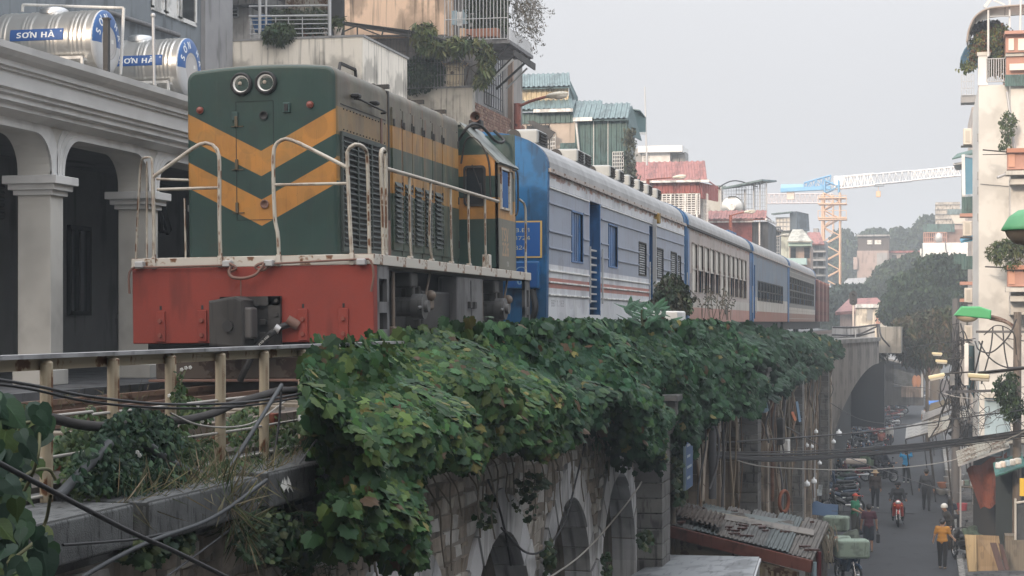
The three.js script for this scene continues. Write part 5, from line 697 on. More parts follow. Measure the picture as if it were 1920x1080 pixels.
{ // red roofed house and little white tower
  const Z = 96, h = thing('red_roof_house', 'house with a red ribbed metal roof and white lattice under it', 'house', [wx(1260, Z), GY, -Z]);
  roofS(nb(), 1178, 1326, 340, Z - .4, 1178, 1280, 305, Z + 2.4, .3).build('roof', K.corrRedRoof, h); { const a = atZ(1326, 340, Z - .4), b = atZ(1280, 305, Z + 2.4), c = V(a.x, a.y, -Z - 6); nb().slab(a, b, c, c.clone().lerp(a, .5), .05).build('hip', K.corrRed, h); }
  fr(nb(), 1178, 1330, 338, 342, Z - .45, .1).build('fascia', K.white, h); sheet(nb(), 1180, 1313, 342, 363, Z, .3).build('ribbed_wall', K.corrRed, h); { const a = atZ(1313, 342, Z), y0 = wy(1313, 372, Z); nb().corr(V(a.x, y0, -Z), V(.6, 0, -3), V(0, a.y - y0, 0), .3, .05).build('ribbed_wall', mat(.3, .085, .075, .6), h); }
  fr(nb(), 1180, 1313, 362, 500, Z + .6, 3).build('wall', mat(.30, .26, .24, .9, { map: T.plaster }), h); bars(nb(), 1234, 1312, 364, 402, Z - .05, 10, 9, .03).build('lattice', K.white, h); bars(nb(), 1313, 1327, 364, 420, Z + .8, 5, 3, .03).build('bars', K.white, h); for (const p of [1256, 1283, 1305]) fr(nb(), p, p + 3, 363, 410, Z - .1, .1).build('post', K.white, h);
  nb().bar(atZ(1274, 306, Z + 2.4), atZ(1274, 296, Z + 2.4), .05, .01).build('finial', K.iron, h);
  const Z2 = 112, t = thing('white_stair_tower', 'small white roof tower with a flat slab above the red roof', 'roof tower', [wx(1235, Z2), GY, -Z2]); fr(nb(), 1204, 1256, 284, 420, Z2, 2).build('wall', K.whiteWall, t); { const x = wx(1256, Z2); nb().bb(x, x + .9, GY, wy(1256, 284, Z2), -Z2 - .5, -Z2 - 2).build('side_wall', K.greyWall, t); } fr(nb(), 1196, 1279, 273, 285, Z2 - .5, 3).build('slab', K.whiteWall, t); fr(nb(), 1188, 1204, 278, 420, Z2 + .2, 2).build('wall', K.greyWall, t); { const b = nb(); for (let k = 0; k < 5; k++) fr(b, 1206, 1218, 291 + k * 3, 293 + k * 3, Z2 - .03, .05); b.build('vent_grille', K.white, t); }
}
{ // steel frame with tank
  const Z = 110, h = thing('roof_frame', 'open steel roof frame with mesh sides and a grey sheet roof over a round tank', 'roof frame', [wx(1390, Z), GY, -Z]);
  const A = (p, q, z = Z) => atZ(p, q, z); nb().slab(A(1352, 352, Z - 1), A(1428, 336, Z - 1), A(1456, 338, Z + 2), A(1360, 352, Z + 2), .1).slab(A(1322, 346, Z), A(1360, 348, Z), A(1362, 351, Z + 1), A(1322, 350, Z + 1), .1).build('sheet_roof', K.corrGreenRoof, h);
  fr(nb(), 1322, 1352, 350, 520, Z + .4, 1).build('wall', mat(.50, .50, .47, .9, { map: T.plaster }), h);
  const b = nb(); bars(b, 1352, 1400, 352, 400, Z, 10, 8, .012); bars(b, 1412, 1438, 346, 470, Z + .3, 6, 18, .012); bars(b, 1380, 1415, 347, 400, Z + 1.5, 6, 6, .012); b.build('mesh', K.galv, h); for (const [p, q] of [[1352, 350], [1413, 342], [1425, 342], [1437, 342], [1397, 355]]) b.bar(A(p, 480), A(p, q), .05); b.build('post', K.galv, h);
  const q = A(1372, 388, Z - .6), t = thing('round_tank', 'round shiny water tank seen end on inside the mesh frame', 'water tank', q); nb().lathe([[.0, .06], [.26, .05], [.3, .0], [.62, -.1], [.68, -.2], [.68, -1.6], [0, -1.7]], M4().makeRotationX(PI / 2).setPosition(q.x, q.y, q.z), 28).build('shell', mat(.62, .62, .60, .28, { metal: .9 }), t); nb().disc(V(q.x, q.y, q.z + .1), V(0, 0, 1), .22, .05, 18).build('end_label', K.white, t);
  const Z2 = 104, r = thing('red_house', 'dark red metal house with white eaves behind the second coach', 'house', [wx(1370, Z2), GY, -Z2]);
  roofS(nb(), 1322, 1436, 411, Z2 - .6, 1326, 1424, 396, Z2 + 1.4, .3).build('roof', K.corrRedRoof, r); fr(nb(), 1322, 1411, 410, 417, Z2 - .5, .1).build('fascia', K.white, r); fr(nb(), 1310, 1410, 417, 560, Z2, 2).build('wall', mat(.36, .115, .10, .75, { map: T.grime }), r); { const x = wx(1410, Z2); nb().bb(x, x + .9, GY, wy(1410, 416, Z2), -Z2 - .1, -Z2 - 6).build('side_wall', mat(.075, .085, .095, .8, { map: T.streak }), r); const a = A(1424, 396, Z2 + 1.4), c = A(1436, 411, Z2 - .6); nb().quad(a, c, V(c.x + .2, c.y, -Z2 - 3), V(a.x + .1, a.y - .02, -Z2 - 1.6)).build('gable', mat(.10, .05, .05, .8), r); nb().beam(c, V(c.x + .2, c.y, -Z2 - 4), .1, .12).build('fascia', K.white, r); }
  nb().bar(A(1424, 417, Z2 - .3), A(1424, 460, Z2 - .3), .05).build('drain_pipe', K.white, r); { const a = A(1345, 440, Z2 - 1.5), c = A(1430, 470, Z2 - 1.5); nb().slab(a, c, A(1432, 466, Z2), A(1350, 436, Z2), .06).build('lean_to', K.corrRed, r); }
  const Z3 = 122, g = thing('grey_shed', 'long grey lean-to shed with mesh front behind the train', 'shed', [wx(1450, Z3), GY, -Z3]); nb().slab(A(1424, 421, Z3 - 1), A(1465, 434, Z3 - 1), A(1468, 431, Z3 + 2), A(1424, 418, Z3 + 2), .1).build('roof', K.iron, g); fr(nb(), 1420, 1462, 425, 560, Z3, 1).build('wall', mat(.17, .19, .21, .9, { map: T.streak }), g); bars(nb(), 1424, 1462, 428, 480, Z3 - .1, 8, 8, .02).build('mesh', K.galv, g);
}
{ // farther houses on the left
  const A = atZ, Z = 150, h = thing('boxed_roof_house', 'house with a dark boxed roof room and a pale cage on top', 'house', [wx(1480, Z), GY, -Z]);
  fr(nb(), 1455, 1481, 408, 432, Z, 2).build('pale_cage_wall', mat(.62, .60, .56, .8), h); bars(nb(), 1455, 1481, 408, 432, Z - .1, 4, 3, .03).build('bars', K.galv, h); nb().slab(A(1446, 400, Z - 1), A(1484, 396, Z - 1), A(1492, 397, Z + 3), A(1452, 401, Z + 3), .1).build('canopy', K.corrGreenRoof, h); nb().slab(A(1481, 397, Z), A(1503, 402, Z + 1), A(1505, 434, Z + 1), A(1481, 431, Z), .8).build('dark_room', mat(.09, .12, .15, .7, { map: T.streak }), h); fr(nb(), 1440, 1508, 430, 560, Z + .5, 4).build('wall', mat(.40, .42, .36, .9, { map: T.streak }), h);
  const Z2 = 138, k = thing('pale_roof_house', 'house with a pale hipped roof, greenish balcony and small windows', 'house', [wx(1500, Z2), GY, -Z2]);
  { const a = A(1476, 452, Z2 - 1), b = A(1522, 452, Z2 - 1), c = A(1505, 430, Z2 + 2), d = A(1486, 430, Z2 + 2); nb().slab(a, b, c, d, .1).slab(b, A(1526, 454, Z2 + 3), c, c, .1).build('roof', mat(.40, .40, .36, .8, { map: T.grime }), k); }
  fr(nb(), 1478, 1520, 452, 461, Z2 - .6, 2).build('balcony_front', mat(.36, .48, .42, .8), k); fr(nb(), 1480, 1520, 461, 560, Z2 + .5, 3).build('wall', mat(.40, .31, .27, .9, { map: T.plaster }), k); for (const [a, b] of [[1482, 1492], [1508, 1518]]) { const w = new THREE.Group(); w.name = 'window'; k.add(w); fr(nb(), a, b, 464, 484, Z2 + .4, .1).build('pane', K.glassDark, w); } fr(nb(), 1476, 1512, 484, 496, Z2 - .8, 1).build('balcony_front', mat(.30, .42, .42, .8), k);
  const Z4 = 165, m = thing('blue_grey_house', 'blue grey narrow house with stacked balconies left of the crane mast', 'house', [wx(1535, Z4), GY, -Z4]); fr(nb(), 1516, 1548, 452, 560, Z4, 4).build('wall', mat(.20, .22, .24, .9, { map: T.streak }), m); roofS(nb(), 1508, 1546, 458, Z4 - 1, 1500, 1530, 436, Z4 + 2, .5).build('roof', K.corrRedRoof, m); for (const q of [470, 486, 500, 515]) { fr(nb(), 1512, 1548, q, q + 3, Z4 - 1, 1).build('balcony_slab', K.greyWall, m); } for (const [a, q] of [[1520, 473], [1534, 473], [1520, 489], [1534, 489], [1522, 504], [1536, 504]]) { const w = new THREE.Group(); w.name = 'window'; m.add(w); fr(nb(), a, a + 9, q, q + 9, Z4 - .05, .05).build('pane', K.glassDark, w); }
  fr(nb(), 1525, 1534, 428, 440, Z4 + 4, 2).build('roof_room', K.greyWall, m);
}
// ---------- street lamps along the railway ----------
for (const [p0, q0, p1, q1, Zl, r, label] of [[970, 300, 1040, 176, 56, .11, 'rusty orange street lamp nearest, beside the brick house'], [1215, 372, 1272, 328, 84, .08, 'street lamp with pale head in front of the red roofed house'], [1370, 450, 1404, 393, 98, .09, 'street lamp with red brown post in front of the dark red house'], [1444, 500, 1470, 437, 118, .08, 'pale street lamp farthest along the train']]) {
  const l = thing('street_lamp', label, 'street lamp', [wx(p0, Zl), GY, -Zl], 'street lamps along the railway'), m = p0 === 1444 ? K.potWhite : mat(.30, .09, .06, .7, { map: T.rust }), s = Zl / F, y = wy(p0, q1 + (q0 - q1) * .2, Zl);
  nb().bar(V(wx(p0, Zl), GY, -Zl), V(wx(p0, Zl), wy(p0, q1 + (p0 < 1000 ? 18 : (q0 - q1) * .18), Zl), -Zl), r * 1.3, r, 10).build('post', m, l);
  const e = atZ(p1 - 14 * 56 / Zl, q1 + 5, Zl); nb().tube([V(wx(p0, Zl), y, -Zl), V(wx(p0, Zl) + (e.x - wx(p0, Zl)) * .5, y + (e.y - y) * .62, -Zl), e], r * .42, 7, 14).build('arm', m, l);
  const k = p0 < 1000 ? .9 : .8, hm = M4().compose(e.clone().add(V(.34 * k, .04, 0)), new THREE.Quaternion().setFromEuler(new THREE.Euler(0, 0, .12)), V(k, k, k));
  nb().add(new THREE.SphereGeometry(1, 14, 10), hm.clone().multiply(M4().makeScale(.42, .11, .15))).build('head', mat(.62, .58, .48, .5, { map: T.grime }), l); nb().add(new THREE.SphereGeometry(1, 12, 8), hm.clone().multiply(M4().makeTranslation(.12, -.06, 0)).multiply(M4().makeScale(.27, .11, .13))).build('glass', K.lampGlass, l);
}
// ---------- tower cranes ----------
function lattice(b, p, q, w, h, n, r, up = UP) { // box lattice from p to q
  const d = q.clone().sub(p).normalize(), s = d.clone().cross(up).normalize().multiplyScalar(w / 2), u = s.clone().cross(d).normalize().multiplyScalar(h / 2), c = (t, i, j) => p.clone().lerp(q, t).addScaledVector(s, i).addScaledVector(u, j);
  for (const [i, j] of [[1, 1], [1, -1], [-1, 1], [-1, -1]]) b.bar(c(0, i, j), c(1, i, j), r, r, 4);
  for (let k = 0; k < n; k++) { const a = k / n, e = (k + 1) / n, f = k % 2 ? 1 : -1; for (const i of [1, -1]) { b.bar(c(a, i, f), c(e, i, -f), r * .6, r * .6, 4); b.bar(c(a, f, i), c(e, -f, i), r * .6, r * .6, 4); } b.bar(c(a, 1, 1), c(a, 1, -1), r * .5, r * .5, 4).bar(c(a, -1, 1), c(a, -1, -1), r * .5, r * .5, 4); }
  return b;
}
{
  const Z = 240, A = (p, q, z = Z) => atZ(p, q, z), c = thing('tower_crane', 'orange masted tower crane with a white jib and blue counter jib above the trees', 'tower crane', [wx(1560, Z), 0, -Z]);
  const x = wx(1560, Z), yT = wy(1560, 362, Z), tan = mat(.60, .40, .26, .7), wh = mat(.78, .77, .76, .6), bl = mat(.12, .33, .55, .6);
  lattice(nb(), V(x, 0, -Z), V(x, yT, -Z), 2.1, 2.1, 22, .12, V(0, 0, 1)).build('mast', tan, c);
  for (const q of [373, 384, 410, 413]) { const y = wy(1560, q, Z); nb().bb(x - 1.7, x + 1.9, y, y + .12, -Z + 1.6, -Z - 1.6).build('platform', tan, c); } for (const q of [384, 412]) { const b = nb(), y = wy(1560, q, Z); for (let k = 0; k < 5; k++) b.bar(V(x - 1.7 + k * .9, y, -Z + 1.6), V(x - 1.7 + k * .9, y + 1.1, -Z + 1.6), .04, .04, 4); b.bar(V(x - 1.7, y + 1.1, -Z + 1.6), V(x + 1.9, y + 1.1, -Z + 1.6), .04, .04, 4); b.build('platform_rail', tan, c); }
  lattice(nb(), V(x, yT, -Z), V(x, yT + 1.6, -Z), 1.8, 1.8, 2, .12, V(0, 0, 1)).build('slewing_frame', bl, c);
  const e = A(1800, 321), s = A(1565, 344); lattice(nb(), s, s.clone().lerp(e, .32), 1.3, 1.45, 12, .10).build('jib', wh, c); lattice(nb(), s.clone().lerp(e, .32), s.clone().lerp(e, .62), 1.2, 1.3, 12, .09).build('jib', mat(.55, .57, .60, .6), c); lattice(nb(), s.clone().lerp(e, .62), e, 1.1, 1.15, 16, .08).build('jib', wh, c);
  nb().rb(...A(1573, 340).toArray(), 1.3, 1.3, 1.3, .15).build('cab', wh, c); nb().beam(A(1558, 352), A(1464, 357), 1.4, .5).build('counter_jib', bl, c); { const b = nb(); fr(b, 1464, 1507, 345, 356, Z - .4, 1.2); b.build('machine_house', mat(.25, .45, .62, .6), c); } lattice(nb(), A(1510, 350), A(1560, 336), 1, 1, 7, .08).build('counter_frame', bl, c);
  fr(nb(), 1475, 1489, 359, 374, Z - .3, 1).build('counterweight', mat(.62, .52, .45, .9), c); nb().rb(...A(1648, 346).toArray(), 1.3, .5, 1.0, .1).build('trolley', mat(.35, .40, .45, .6), c); nb().bar(A(1647, 348), A(1647, 362), .04).rb(...A(1647, 364).toArray(), .6, .8, .3, .1).build('hook', mat(.6, .4, .25, .7), c);
  const Z2 = 300, c2 = thing('tower_crane', 'pale horizontal crane jib farther off behind the orange mast', 'tower crane', [wx(1556, Z2), 0, -Z2]); lattice(nb(), A(1438, 373, Z2), A(1562, 372, Z2), 1.3, 1.5, 26, .08).build('jib', mat(.55, .50, .50, .7), c2); lattice(nb(), V(wx(1552, Z2), 0, -Z2), A(1552, 366, Z2), 1.8, 1.8, 22, .12, V(0, 0, 1)).build('mast', tan, c2);
}
// ---------- far houses and trees ----------
{
  const A = atZ, Z = 235, h = thing('pinkish_house', 'pinkish house with a dark roof storey beyond the trees', 'house', [wx(1635, Z), 0, -Z]); fr(nb(), 1607, 1666, 470, 640, Z, 8).build('wall', K.pinkWall, h); fr(nb(), 1608, 1667, 442, 471, Z + .4, 7).build('roof_storey', mat(.12, .10, .09, .9, { map: T.plaster }), h); fr(nb(), 1606, 1668, 440, 443, Z - .2, 8).build('slab', K.greyWall, h); fr(nb(), 1644, 1664, 474, 500, Z - .05, .1).build('grey_panel', K.greyWall, h); for (const [a, b] of [[1626, 1636], [1640, 1652]]) { const w = new THREE.Group(); w.name = 'window'; h.add(w); fr(nb(), a, b, 450, 458, Z + .3, .1).build('pane', K.white, w); } fr(nb(), 1600, 1608, 482, 505, Z - .6, 1).build('balcony', K.pinkWall, h); fr(nb(), 1666, 1728, 470, 474, Z + 2, 3).build('roof_edge', K.corrRed, h); fr(nb(), 1666, 1725, 474, 640, Z + 2.4, 3).build('wing_wall', mat(.33, .28, .26, .9), h); for (const a of [1672, 1690, 1708]) { const w = new THREE.Group(); w.name = 'window'; h.add(w); fr(nb(), a, a + 9, 478, 494, Z + 2.3, .1).build('pane', K.glassDark, w); }
  const Z2 = 190, w = thing('white_house', 'white blank walled house with a red brown roof storey right of the trees', 'house', [wx(1770, Z2), 0, -Z2]); fr(nb(), 1730, 1830, 455, 640, Z2, 8).build('wall', K.whiteWall, w); fr(nb(), 1725, 1728, 466, 520, Z2 - .5, .3).build('drain_pipe', K.white, w); fr(nb(), 1732, 1830, 430, 455, Z2 + 1, 6).build('roof_storey', mat(.26, .17, .14, .9, { map: T.plaster }), w); sheet(nb(), 1731, 1790, 420, 435, Z2 + .4, .4).build('ribbed_roof', K.corrGreen, w); bars(nb(), 1732, 1775, 436, 454, Z2 + .2, 12, 2, .04).build('railing', K.pinkTrim, w); { const b = nb(), q = A(1760, 445, Z2 + .5); b.lathe([[0, .5], [.35, .45], [.5, 0], [.45, -.5], [0, -.55]], M4().makeTranslation(q.x, q.y, q.z), 16).build('roof_tank', K.galv, w); } nb().tube([A(1772, 452, Z2 - .3), A(1774, 470, Z2 - .3), A(1778, 474, Z2 - .3)], .05, 5, 10).build('hose', K.cableGrey, w); for (const a of [1742, 1812]) { const ww = new THREE.Group(); ww.name = 'window'; w.add(ww); fr(nb(), a, a + 14, 438, 450, Z2 + .9, .1).build('pane', K.glassDark, ww); }
  const Z3 = 225, t = thing('concrete_tower_house', 'pale concrete block house behind the white one, highest on the right', 'house', [wx(1780, Z3), 0, -Z3]); fr(nb(), 1754, 1800, 379, 640, Z3, 8).build('wall', mat(.58, .54, .48, .9, { map: T.concrete }), t); for (let k = 0; k < 4; k++) fr(nb(), 1753, 1801, 383 + k * 9, 384.5 + k * 9, Z3 - .1, .2).build('course', K.concrete, t); nb().slab(A(1778, 398, Z3 - 4), A(1803, 392, Z3 - 4), A(1812, 420, Z3 - 4), A(1790, 420, Z3 - 4), .5).build('gable_wall', mat(.50, .46, .40, .9), t); fr(nb(), 1790, 1830, 400, 640, Z3 - 4.2, 3).build('wing_wall', K.pinkWall, t); sheet(nb(), 1776, 1830, 392, 402, Z3 - 4.6, .5).build('ribbed_roof', K.corrGreenRoof, t);
  const Z5 = 150, k = thing('small_white_house', 'small sunlit white house with a balustrade in front of a red roof', 'house', [wx(1625, Z5), 0, -Z5]); fr(nb(), 1604, 1655, 576, 660, Z5, 6).build('wall', mat(.72, .66, .56, .9, { map: T.streak }), k); fr(nb(), 1603, 1650, 570, 577, Z5 - .3, .3).build('balustrade', K.white, k); fr(nb(), 1650, 1662, 585, 640, Z5 - 1, 2).build('side_wall', K.cream, k); bars(nb(), 1648, 1661, 588, 602, Z5 - 1.2, 6, 1, .06).build('baluster', K.white, k); for (const [a, b, q0, q1, m] of [[1626, 1636, 580, 600, K.greyWall], [1642, 1652, 588, 612, K.pinkTrim]]) { const ww = new THREE.Group(); ww.name = 'window'; k.add(ww); fr(nb(), a, b, q0, q1, Z5 - .05, .1).build('shutter', m, ww); }
  const Z6 = 170, r = thing('low_red_house', 'low house with a wide dull red roof behind the small white house', 'house', [wx(1610, Z6), 0, -Z6]); nb().slab(A(1566, 585, Z6), A(1662, 578, Z6), A(1645, 558, Z6 + 5), A(1592, 560, Z6 + 5), .3).build('roof', K.corrRedRoof, r); fr(nb(), 1575, 1655, 582, 660, Z6 + 1, 3).build('wall', K.pinkWall, r);
  tag(nb().slab(A(1575, 536, 215), A(1625, 530, 215), A(1640, 520, 222), A(1590, 522, 222), .3).build('low_roof', K.greyWall), 'low grey roof in front of the pinkish house', 'roof');
  const green = [[.035, .06, .032], [.05, .075, .035], [.028, .045, .028]], bl = (l) => l.map(([p, q, z, a, b]) => { const o = A(p, q, z), s = z / F; return [o.x, o.y, o.z, a * s, b * s, Math.min(a, b) * s * 1.2]; });
  const far = 'trees fading into the haze';
  tree('hazy tall tree behind the crane mast', V(wx(1590, 285), 0, -285), bl([[1585, 485, 285, 32, 40], [1580, 452, 285, 18, 22], [1598, 510, 285, 25, 30]]), 2200, 1.3, green, { trunk: .5, group: far });
  tree('hazy tree behind the pinkish house roof', V(wx(1640, 300), 0, -300), bl([[1640, 442, 300, 26, 12], [1625, 446, 300, 16, 8], [1655, 446, 300, 14, 9]]), 900, 1.1, green, { trunk: .4, group: far });
  tree('hazy tree left of the white patch between two far trees', V(wx(1693, 280), 0, -280), bl([[1693, 458, 280, 22, 26], [1684, 440, 280, 14, 14], [1705, 448, 280, 12, 14]]), 1100, 1.1, green, { trunk: .4, group: far });
  tree('hazy high tree against the pale concrete house', V(wx(1735, 275), 0, -275), bl([[1735, 440, 275, 24, 26], [1742, 420, 275, 18, 16], [1722, 460, 275, 14, 18]]), 1300, 1.1, green, { trunk: .45, group: far });
  tree('broad hazy tree in front of the pinkish house', V(wx(1690, 195), 0, -195), bl([[1690, 520, 195, 50, 34], [1660, 540, 195, 30, 30], [1715, 500, 195, 34, 24], [1665, 570, 195, 40, 30], [1640, 585, 195, 18, 18], [1685, 600, 195, 34, 30], [1665, 625, 195, 26, 18]]), 5000, .8, green, { trunk: .5 });
  tree('low dark trees behind the railway signal', V(wx(1580, 180), 0, -180), bl([[1580, 556, 180, 34, 22], [1610, 550, 180, 30, 18], [1560, 590, 180, 20, 40], [1575, 612, 180, 26, 18]]), 2200, .7, [[.03, .05, .035], [.04, .06, .04]], { trunk: .35 });
  tree('large dark green tree on the right in front of the white house', V(wx(1752, 140), 0, -140), bl([[1745, 545, 140, 56, 22], [1785, 512, 140, 38, 20], [1716, 520, 140, 30, 14], [1765, 488, 140, 40, 12], [1692, 562, 140, 34, 20], [1792, 560, 140, 32, 30], [1735, 588, 140, 48, 16], [1690, 530, 140, 22, 9], [1740, 502, 140, 20, 9], [1670, 585, 140, 22, 12]]), 6400, .58, [[.022, .042, .024], [.03, .055, .03], [.04, .065, .03]], { trunk: .45 });
  tree('brownish yellow leaved tree beside the street under the dark tree', V(wx(1738, 112), 0, -112), bl([[1735, 615, 112, 60, 26], [1765, 600, 112, 44, 20], [1705, 630, 112, 36, 26], [1745, 650, 112, 48, 24], [1780, 640, 112, 26, 30], [1720, 655, 112, 34, 20]]), 6000, .5, [[.075, .075, .04], [.06, .07, .035], [.04, .06, .03], [.11, .085, .05]], { geo: CL.long, trunk: .12 });
  const Zg = 118, sg = thing('railway_signal', 'dark oval railway signal on a pale post beyond the train', 'signal', [wx(1600, Zg), GY, -Zg]); nb().bar(V(wx(1600, Zg), GY, -Zg), A(1600, 572, Zg), .07).build('post', K.potWhite, sg); const gm = M4().makeTranslation(wx(1600, Zg), wy(1600, 559, Zg), -Zg), sp = []; for (let k = 0; k < 24; k++) { const a = k / 24 * 2 * PI; sp.push([.25 * Math.cos(a), .22 * Math.sin(a) + (Math.sin(a) > 0 ? .24 : -.24)]); } nb().ext(sp, .06, gm).build('backplate', K.black, sg); for (const d of [-.2, .2]) nb().lathe([[.1, 0], [.11, .14], [.09, .14], [.08, .01], [0, .01]], M4().makeRotationX(PI / 2).setPosition(wx(1600, Zg), wy(1600, 559, Zg) + d, -Zg + .06), 14).build('lamp_hood', K.iron, sg);
}

// ---------- plants on the viaduct ----------
const inPoly = (x, y, P) => { let c = false; for (let i = 0, j = P.length - 1; i < P.length; j = i++) { const [a, b] = P[i], [d, e] = P[j]; if ((b > y) !== (e > y) && x < (d - a) * (y - b) / (e - b) + a) c = !c; } return c; };
// outline of the creeper curtain on the plane just outside the ledge, as (distance along the track, height)
const FP = -3.72, outline = [[612, 715], [650, 676], [705, 664], [770, 666], [840, 660], [895, 646], [940, 618], [1000, 612], [1060, 616], [1120, 606], [1180, 600], [1240, 606], [1300, 598], [1350, 600], [1400, 606], [1450, 612], [1500, 622], [1560, 634], [1572, 660], [1550, 690], [1500, 716], [1455, 732], [1420, 745], [1400, 768], [1340, 800], [1318, 846], [1290, 850], [1270, 800], [1245, 776], [1232, 792], [1225, 832], [1210, 866], [1180, 880], [1160, 860], [1152, 800], [1130, 782], [1100, 786], [1040, 812], [980, 834], [915, 850], [860, 872], [835, 900], [800, 940], [765, 975], [750, 1010], [720, 1035], [680, 1046], [640, 1060], [600, 1062], [580, 1060], [585, 1000], [600, 940], [622, 900], [625, 850], [615, 800], [605, 745]].map(([x, y]) => { const q = atX(x, y, FP); return [-q.z, q.y]; });
{
  const zs = outline.map((q) => q[0]), ys = outline.map((q) => q[1]), Z0 = Math.min(...zs), Z1 = Math.max(...zs);
  const parts = [['near', Z0, 17.2, 'pale yellowish green creeper with lobed leaves hanging over the railing and wall nearest the viewer', [[.046, .115, .030], [.032, .088, .028], [.075, .125, .028], [.022, .068, .024]], .084, 25000, 280], ['mid', 17.2, 27, 'dark green creeper covering the railing below the locomotive cab and first coach', [[.020, .072, .030], [.027, .085, .033], [.042, .098, .028], [.015, .055, .025]], .092, 22000, 260], ['pier', 27, 41, 'green creeper with fresh light leaves hanging beyond the first pier', [[.024, .086, .034], [.034, .105, .036], [.017, .06, .026]], .108, 18000, 0], ['far', 41, Z1, 'far strip of green creeper along the viaduct top beside the last coaches', [[.022, .070, .031], [.017, .054, .026]], .15, 17000, 0]];
  for (const [, za, zb, label, cols, size, n, np] of parts) {
    const zm = (za + zb) / 2, t = thing('creeper', label, 'creeper', [FP - .4, 6.6, -zm]), list = [], stems = nb();
    let tries = 0; while (list.length < n && tries++ < n * 40) {
      const z = rr(za, Math.min(zb, 83)), y = rr(3.4, 7.85); if (!inPoly(z + rr(-.14, .14), y + (rnd() < .15 ? rr(-.17, .1) : rr(-.06, .06)) - (y < 6.7 ? .42 * (vn(z * 1.9 + 3, 7, 999, 999, 31) - .35) : 0), outline)) continue;
      // the curtain bulges outwards in overlapping billows; it thins over the top of the railing
      const k = zb > 41 ? .5 : 1, b1 = vn(z * .9 * k + 40, y * 1.3 + 10, 999, 999, 3), b2 = vn(z * 2.3 * k + 90, y * 2.6 + 30, 999, 999, 8), top = sst(7.05, 7.75, y), Bf = (zz, yy) => .52 * sst(.28, .72, vn(zz * 1.1 * k + 40, yy * 1.75 - zz * .25 + 20, 999, 999, 3)) + .2 * vn(zz * 2.9 * k + 90, yy * 3.4 + 30, 999, 999, 8);
      const B0 = Bf(z, y), gy = (Bf(z, y + .06) - B0) / .06, gz = (Bf(z + .06, y) - B0) / .06; if (gy > .55 && rnd() < .75) continue; const bulge = .04 + B0 - .4 * top, depth = rnd() * rnd() * .26 + (rnd() < .2 ? rr(0, .6) : 0), x = Math.max(y < 6.6 ? WALL + .05 : FX - .15 * top, WALL + .08 + bulge - depth); if (z / -x < (y < 6.5 ? 2.6 : 2.84) + .12 * vn(y * 4 + 5, 3, 99, 99, 2)) continue;
      const nrm = V(.62 + rr(-.55, .5), .38 - .5 * gy + rr(-.6, .5), .45 + .5 * gz + rr(-.65, .6));
      const c = vary(pick(cols), .28); if (rnd() < (zb < 18 ? .02 : .006)) c.setRGB(.20, .18, .05); else if (rnd() < .02) c.setRGB(.10, .06, .03); c.multiplyScalar(.62 + .45 * vn(z * 1.1 + 7, y * 1.4 + 3, 999, 999, 21));
      list.push([leafM4(V(x, y, -z), nrm, size * (rnd() < .25 ? rr(.35, .7) : rr(.75, 1.5)), rr(-.9, .9)), c, depth]);
    }
    for (let i = 0; i < 26; i++) { const z = rr(za, Math.min(zb, 80)), pts = []; let y = 6.9, x = FX + .1; for (let k = 0; k < 6; k++) { pts.push(V(x, y, -(z + rr(-.1, .1) + k * .05))); y -= rr(.1, .3); x = Math.min(WALL + .2, x + .1); } stems.tube(pts, .008, 4, 12); } stems.build('stem', K.woodGrey, t);
    list.sort((a, b) => a[2] - b[2]);
    const shades = cols.map((c) => leafMat(c[0], c[1], c[2])); const inst = [];
    list.forEach((e, i) => { if (i < np) { const m = new THREE.Mesh(LEAF.lobed, shades[i % shades.length]); e[0].premultiply(M4().makeTranslation(-t.position.x, -t.position.y, -t.position.z)).decompose(m.position, m.quaternion, m.scale); m.name = 'leaf'; t.add(m); } else inst.push(e); });
    foliage(t, LEAF.lobed, inst);
  }
}
{ // heart leaved sapling in the near corner
  const t = thing('fig_sapling', 'sapling with large heart shaped leaves in the bottom left corner before the ledge', 'sapling', [-4.0, 6.5, -7.2]), st = nb(), cols = [leafMat(.035, .075, .045, .4), leafMat(.05, .10, .05, .4), leafMat(.03, .06, .04, .4), leafMat(.09, .14, .05, .4), leafMat(.12, .15, .05, .45)];
  cols.forEach((m) => { m.map = VEIN; });
  const P = (px, py, x) => atX(px, py, x);
  for (const br of [[[-30, 1100], [10, 960], [30, 850], [45, 760]], [[-20, 1000], [40, 930], [70, 860], [75, 790]], [[-20, 1080], [60, 1020], [85, 980], [95, 930]], [[-40, 900], [0, 840], [30, 800], [60, 790]], [[0, 950], [50, 890], [90, 880], [105, 900]]]) { const pts = br.map(([a, b]) => P(a, b, rr(-3.75, -3.55))); st.tube(pts, .008, 5, 16); }
  st.build('stem', mat(.10, .10, .045, .8), t);
  for (let i = 0; i < 150; i++) {
    let px, py; do { px = rr(-30, 150); py = rr(738, 1095); } while (px > 82 + 26 * Math.sin(py / 38) + rr(-70, 22) || (py < 770 && px > 80));
    const p = P(px, py, rr(-3.95, -3.35)), g = leafM4(p, V(.25 + rr(-.6, .7), .35 + rr(-.4, .6), .8 + rr(-.4, .3)), rr(.06, .125), rr(-.9, .9)), m = new THREE.Mesh(LEAF.heart, cols[rnd() < .07 ? 4 : rnd() < .14 ? 3 : Math.floor(rnd() * 3)]);
    g.premultiply(M4().makeTranslation(4.0, -6.5, 7.2)).decompose(m.position, m.quaternion, m.scale); m.name = 'leaf'; t.add(m);
  }
}
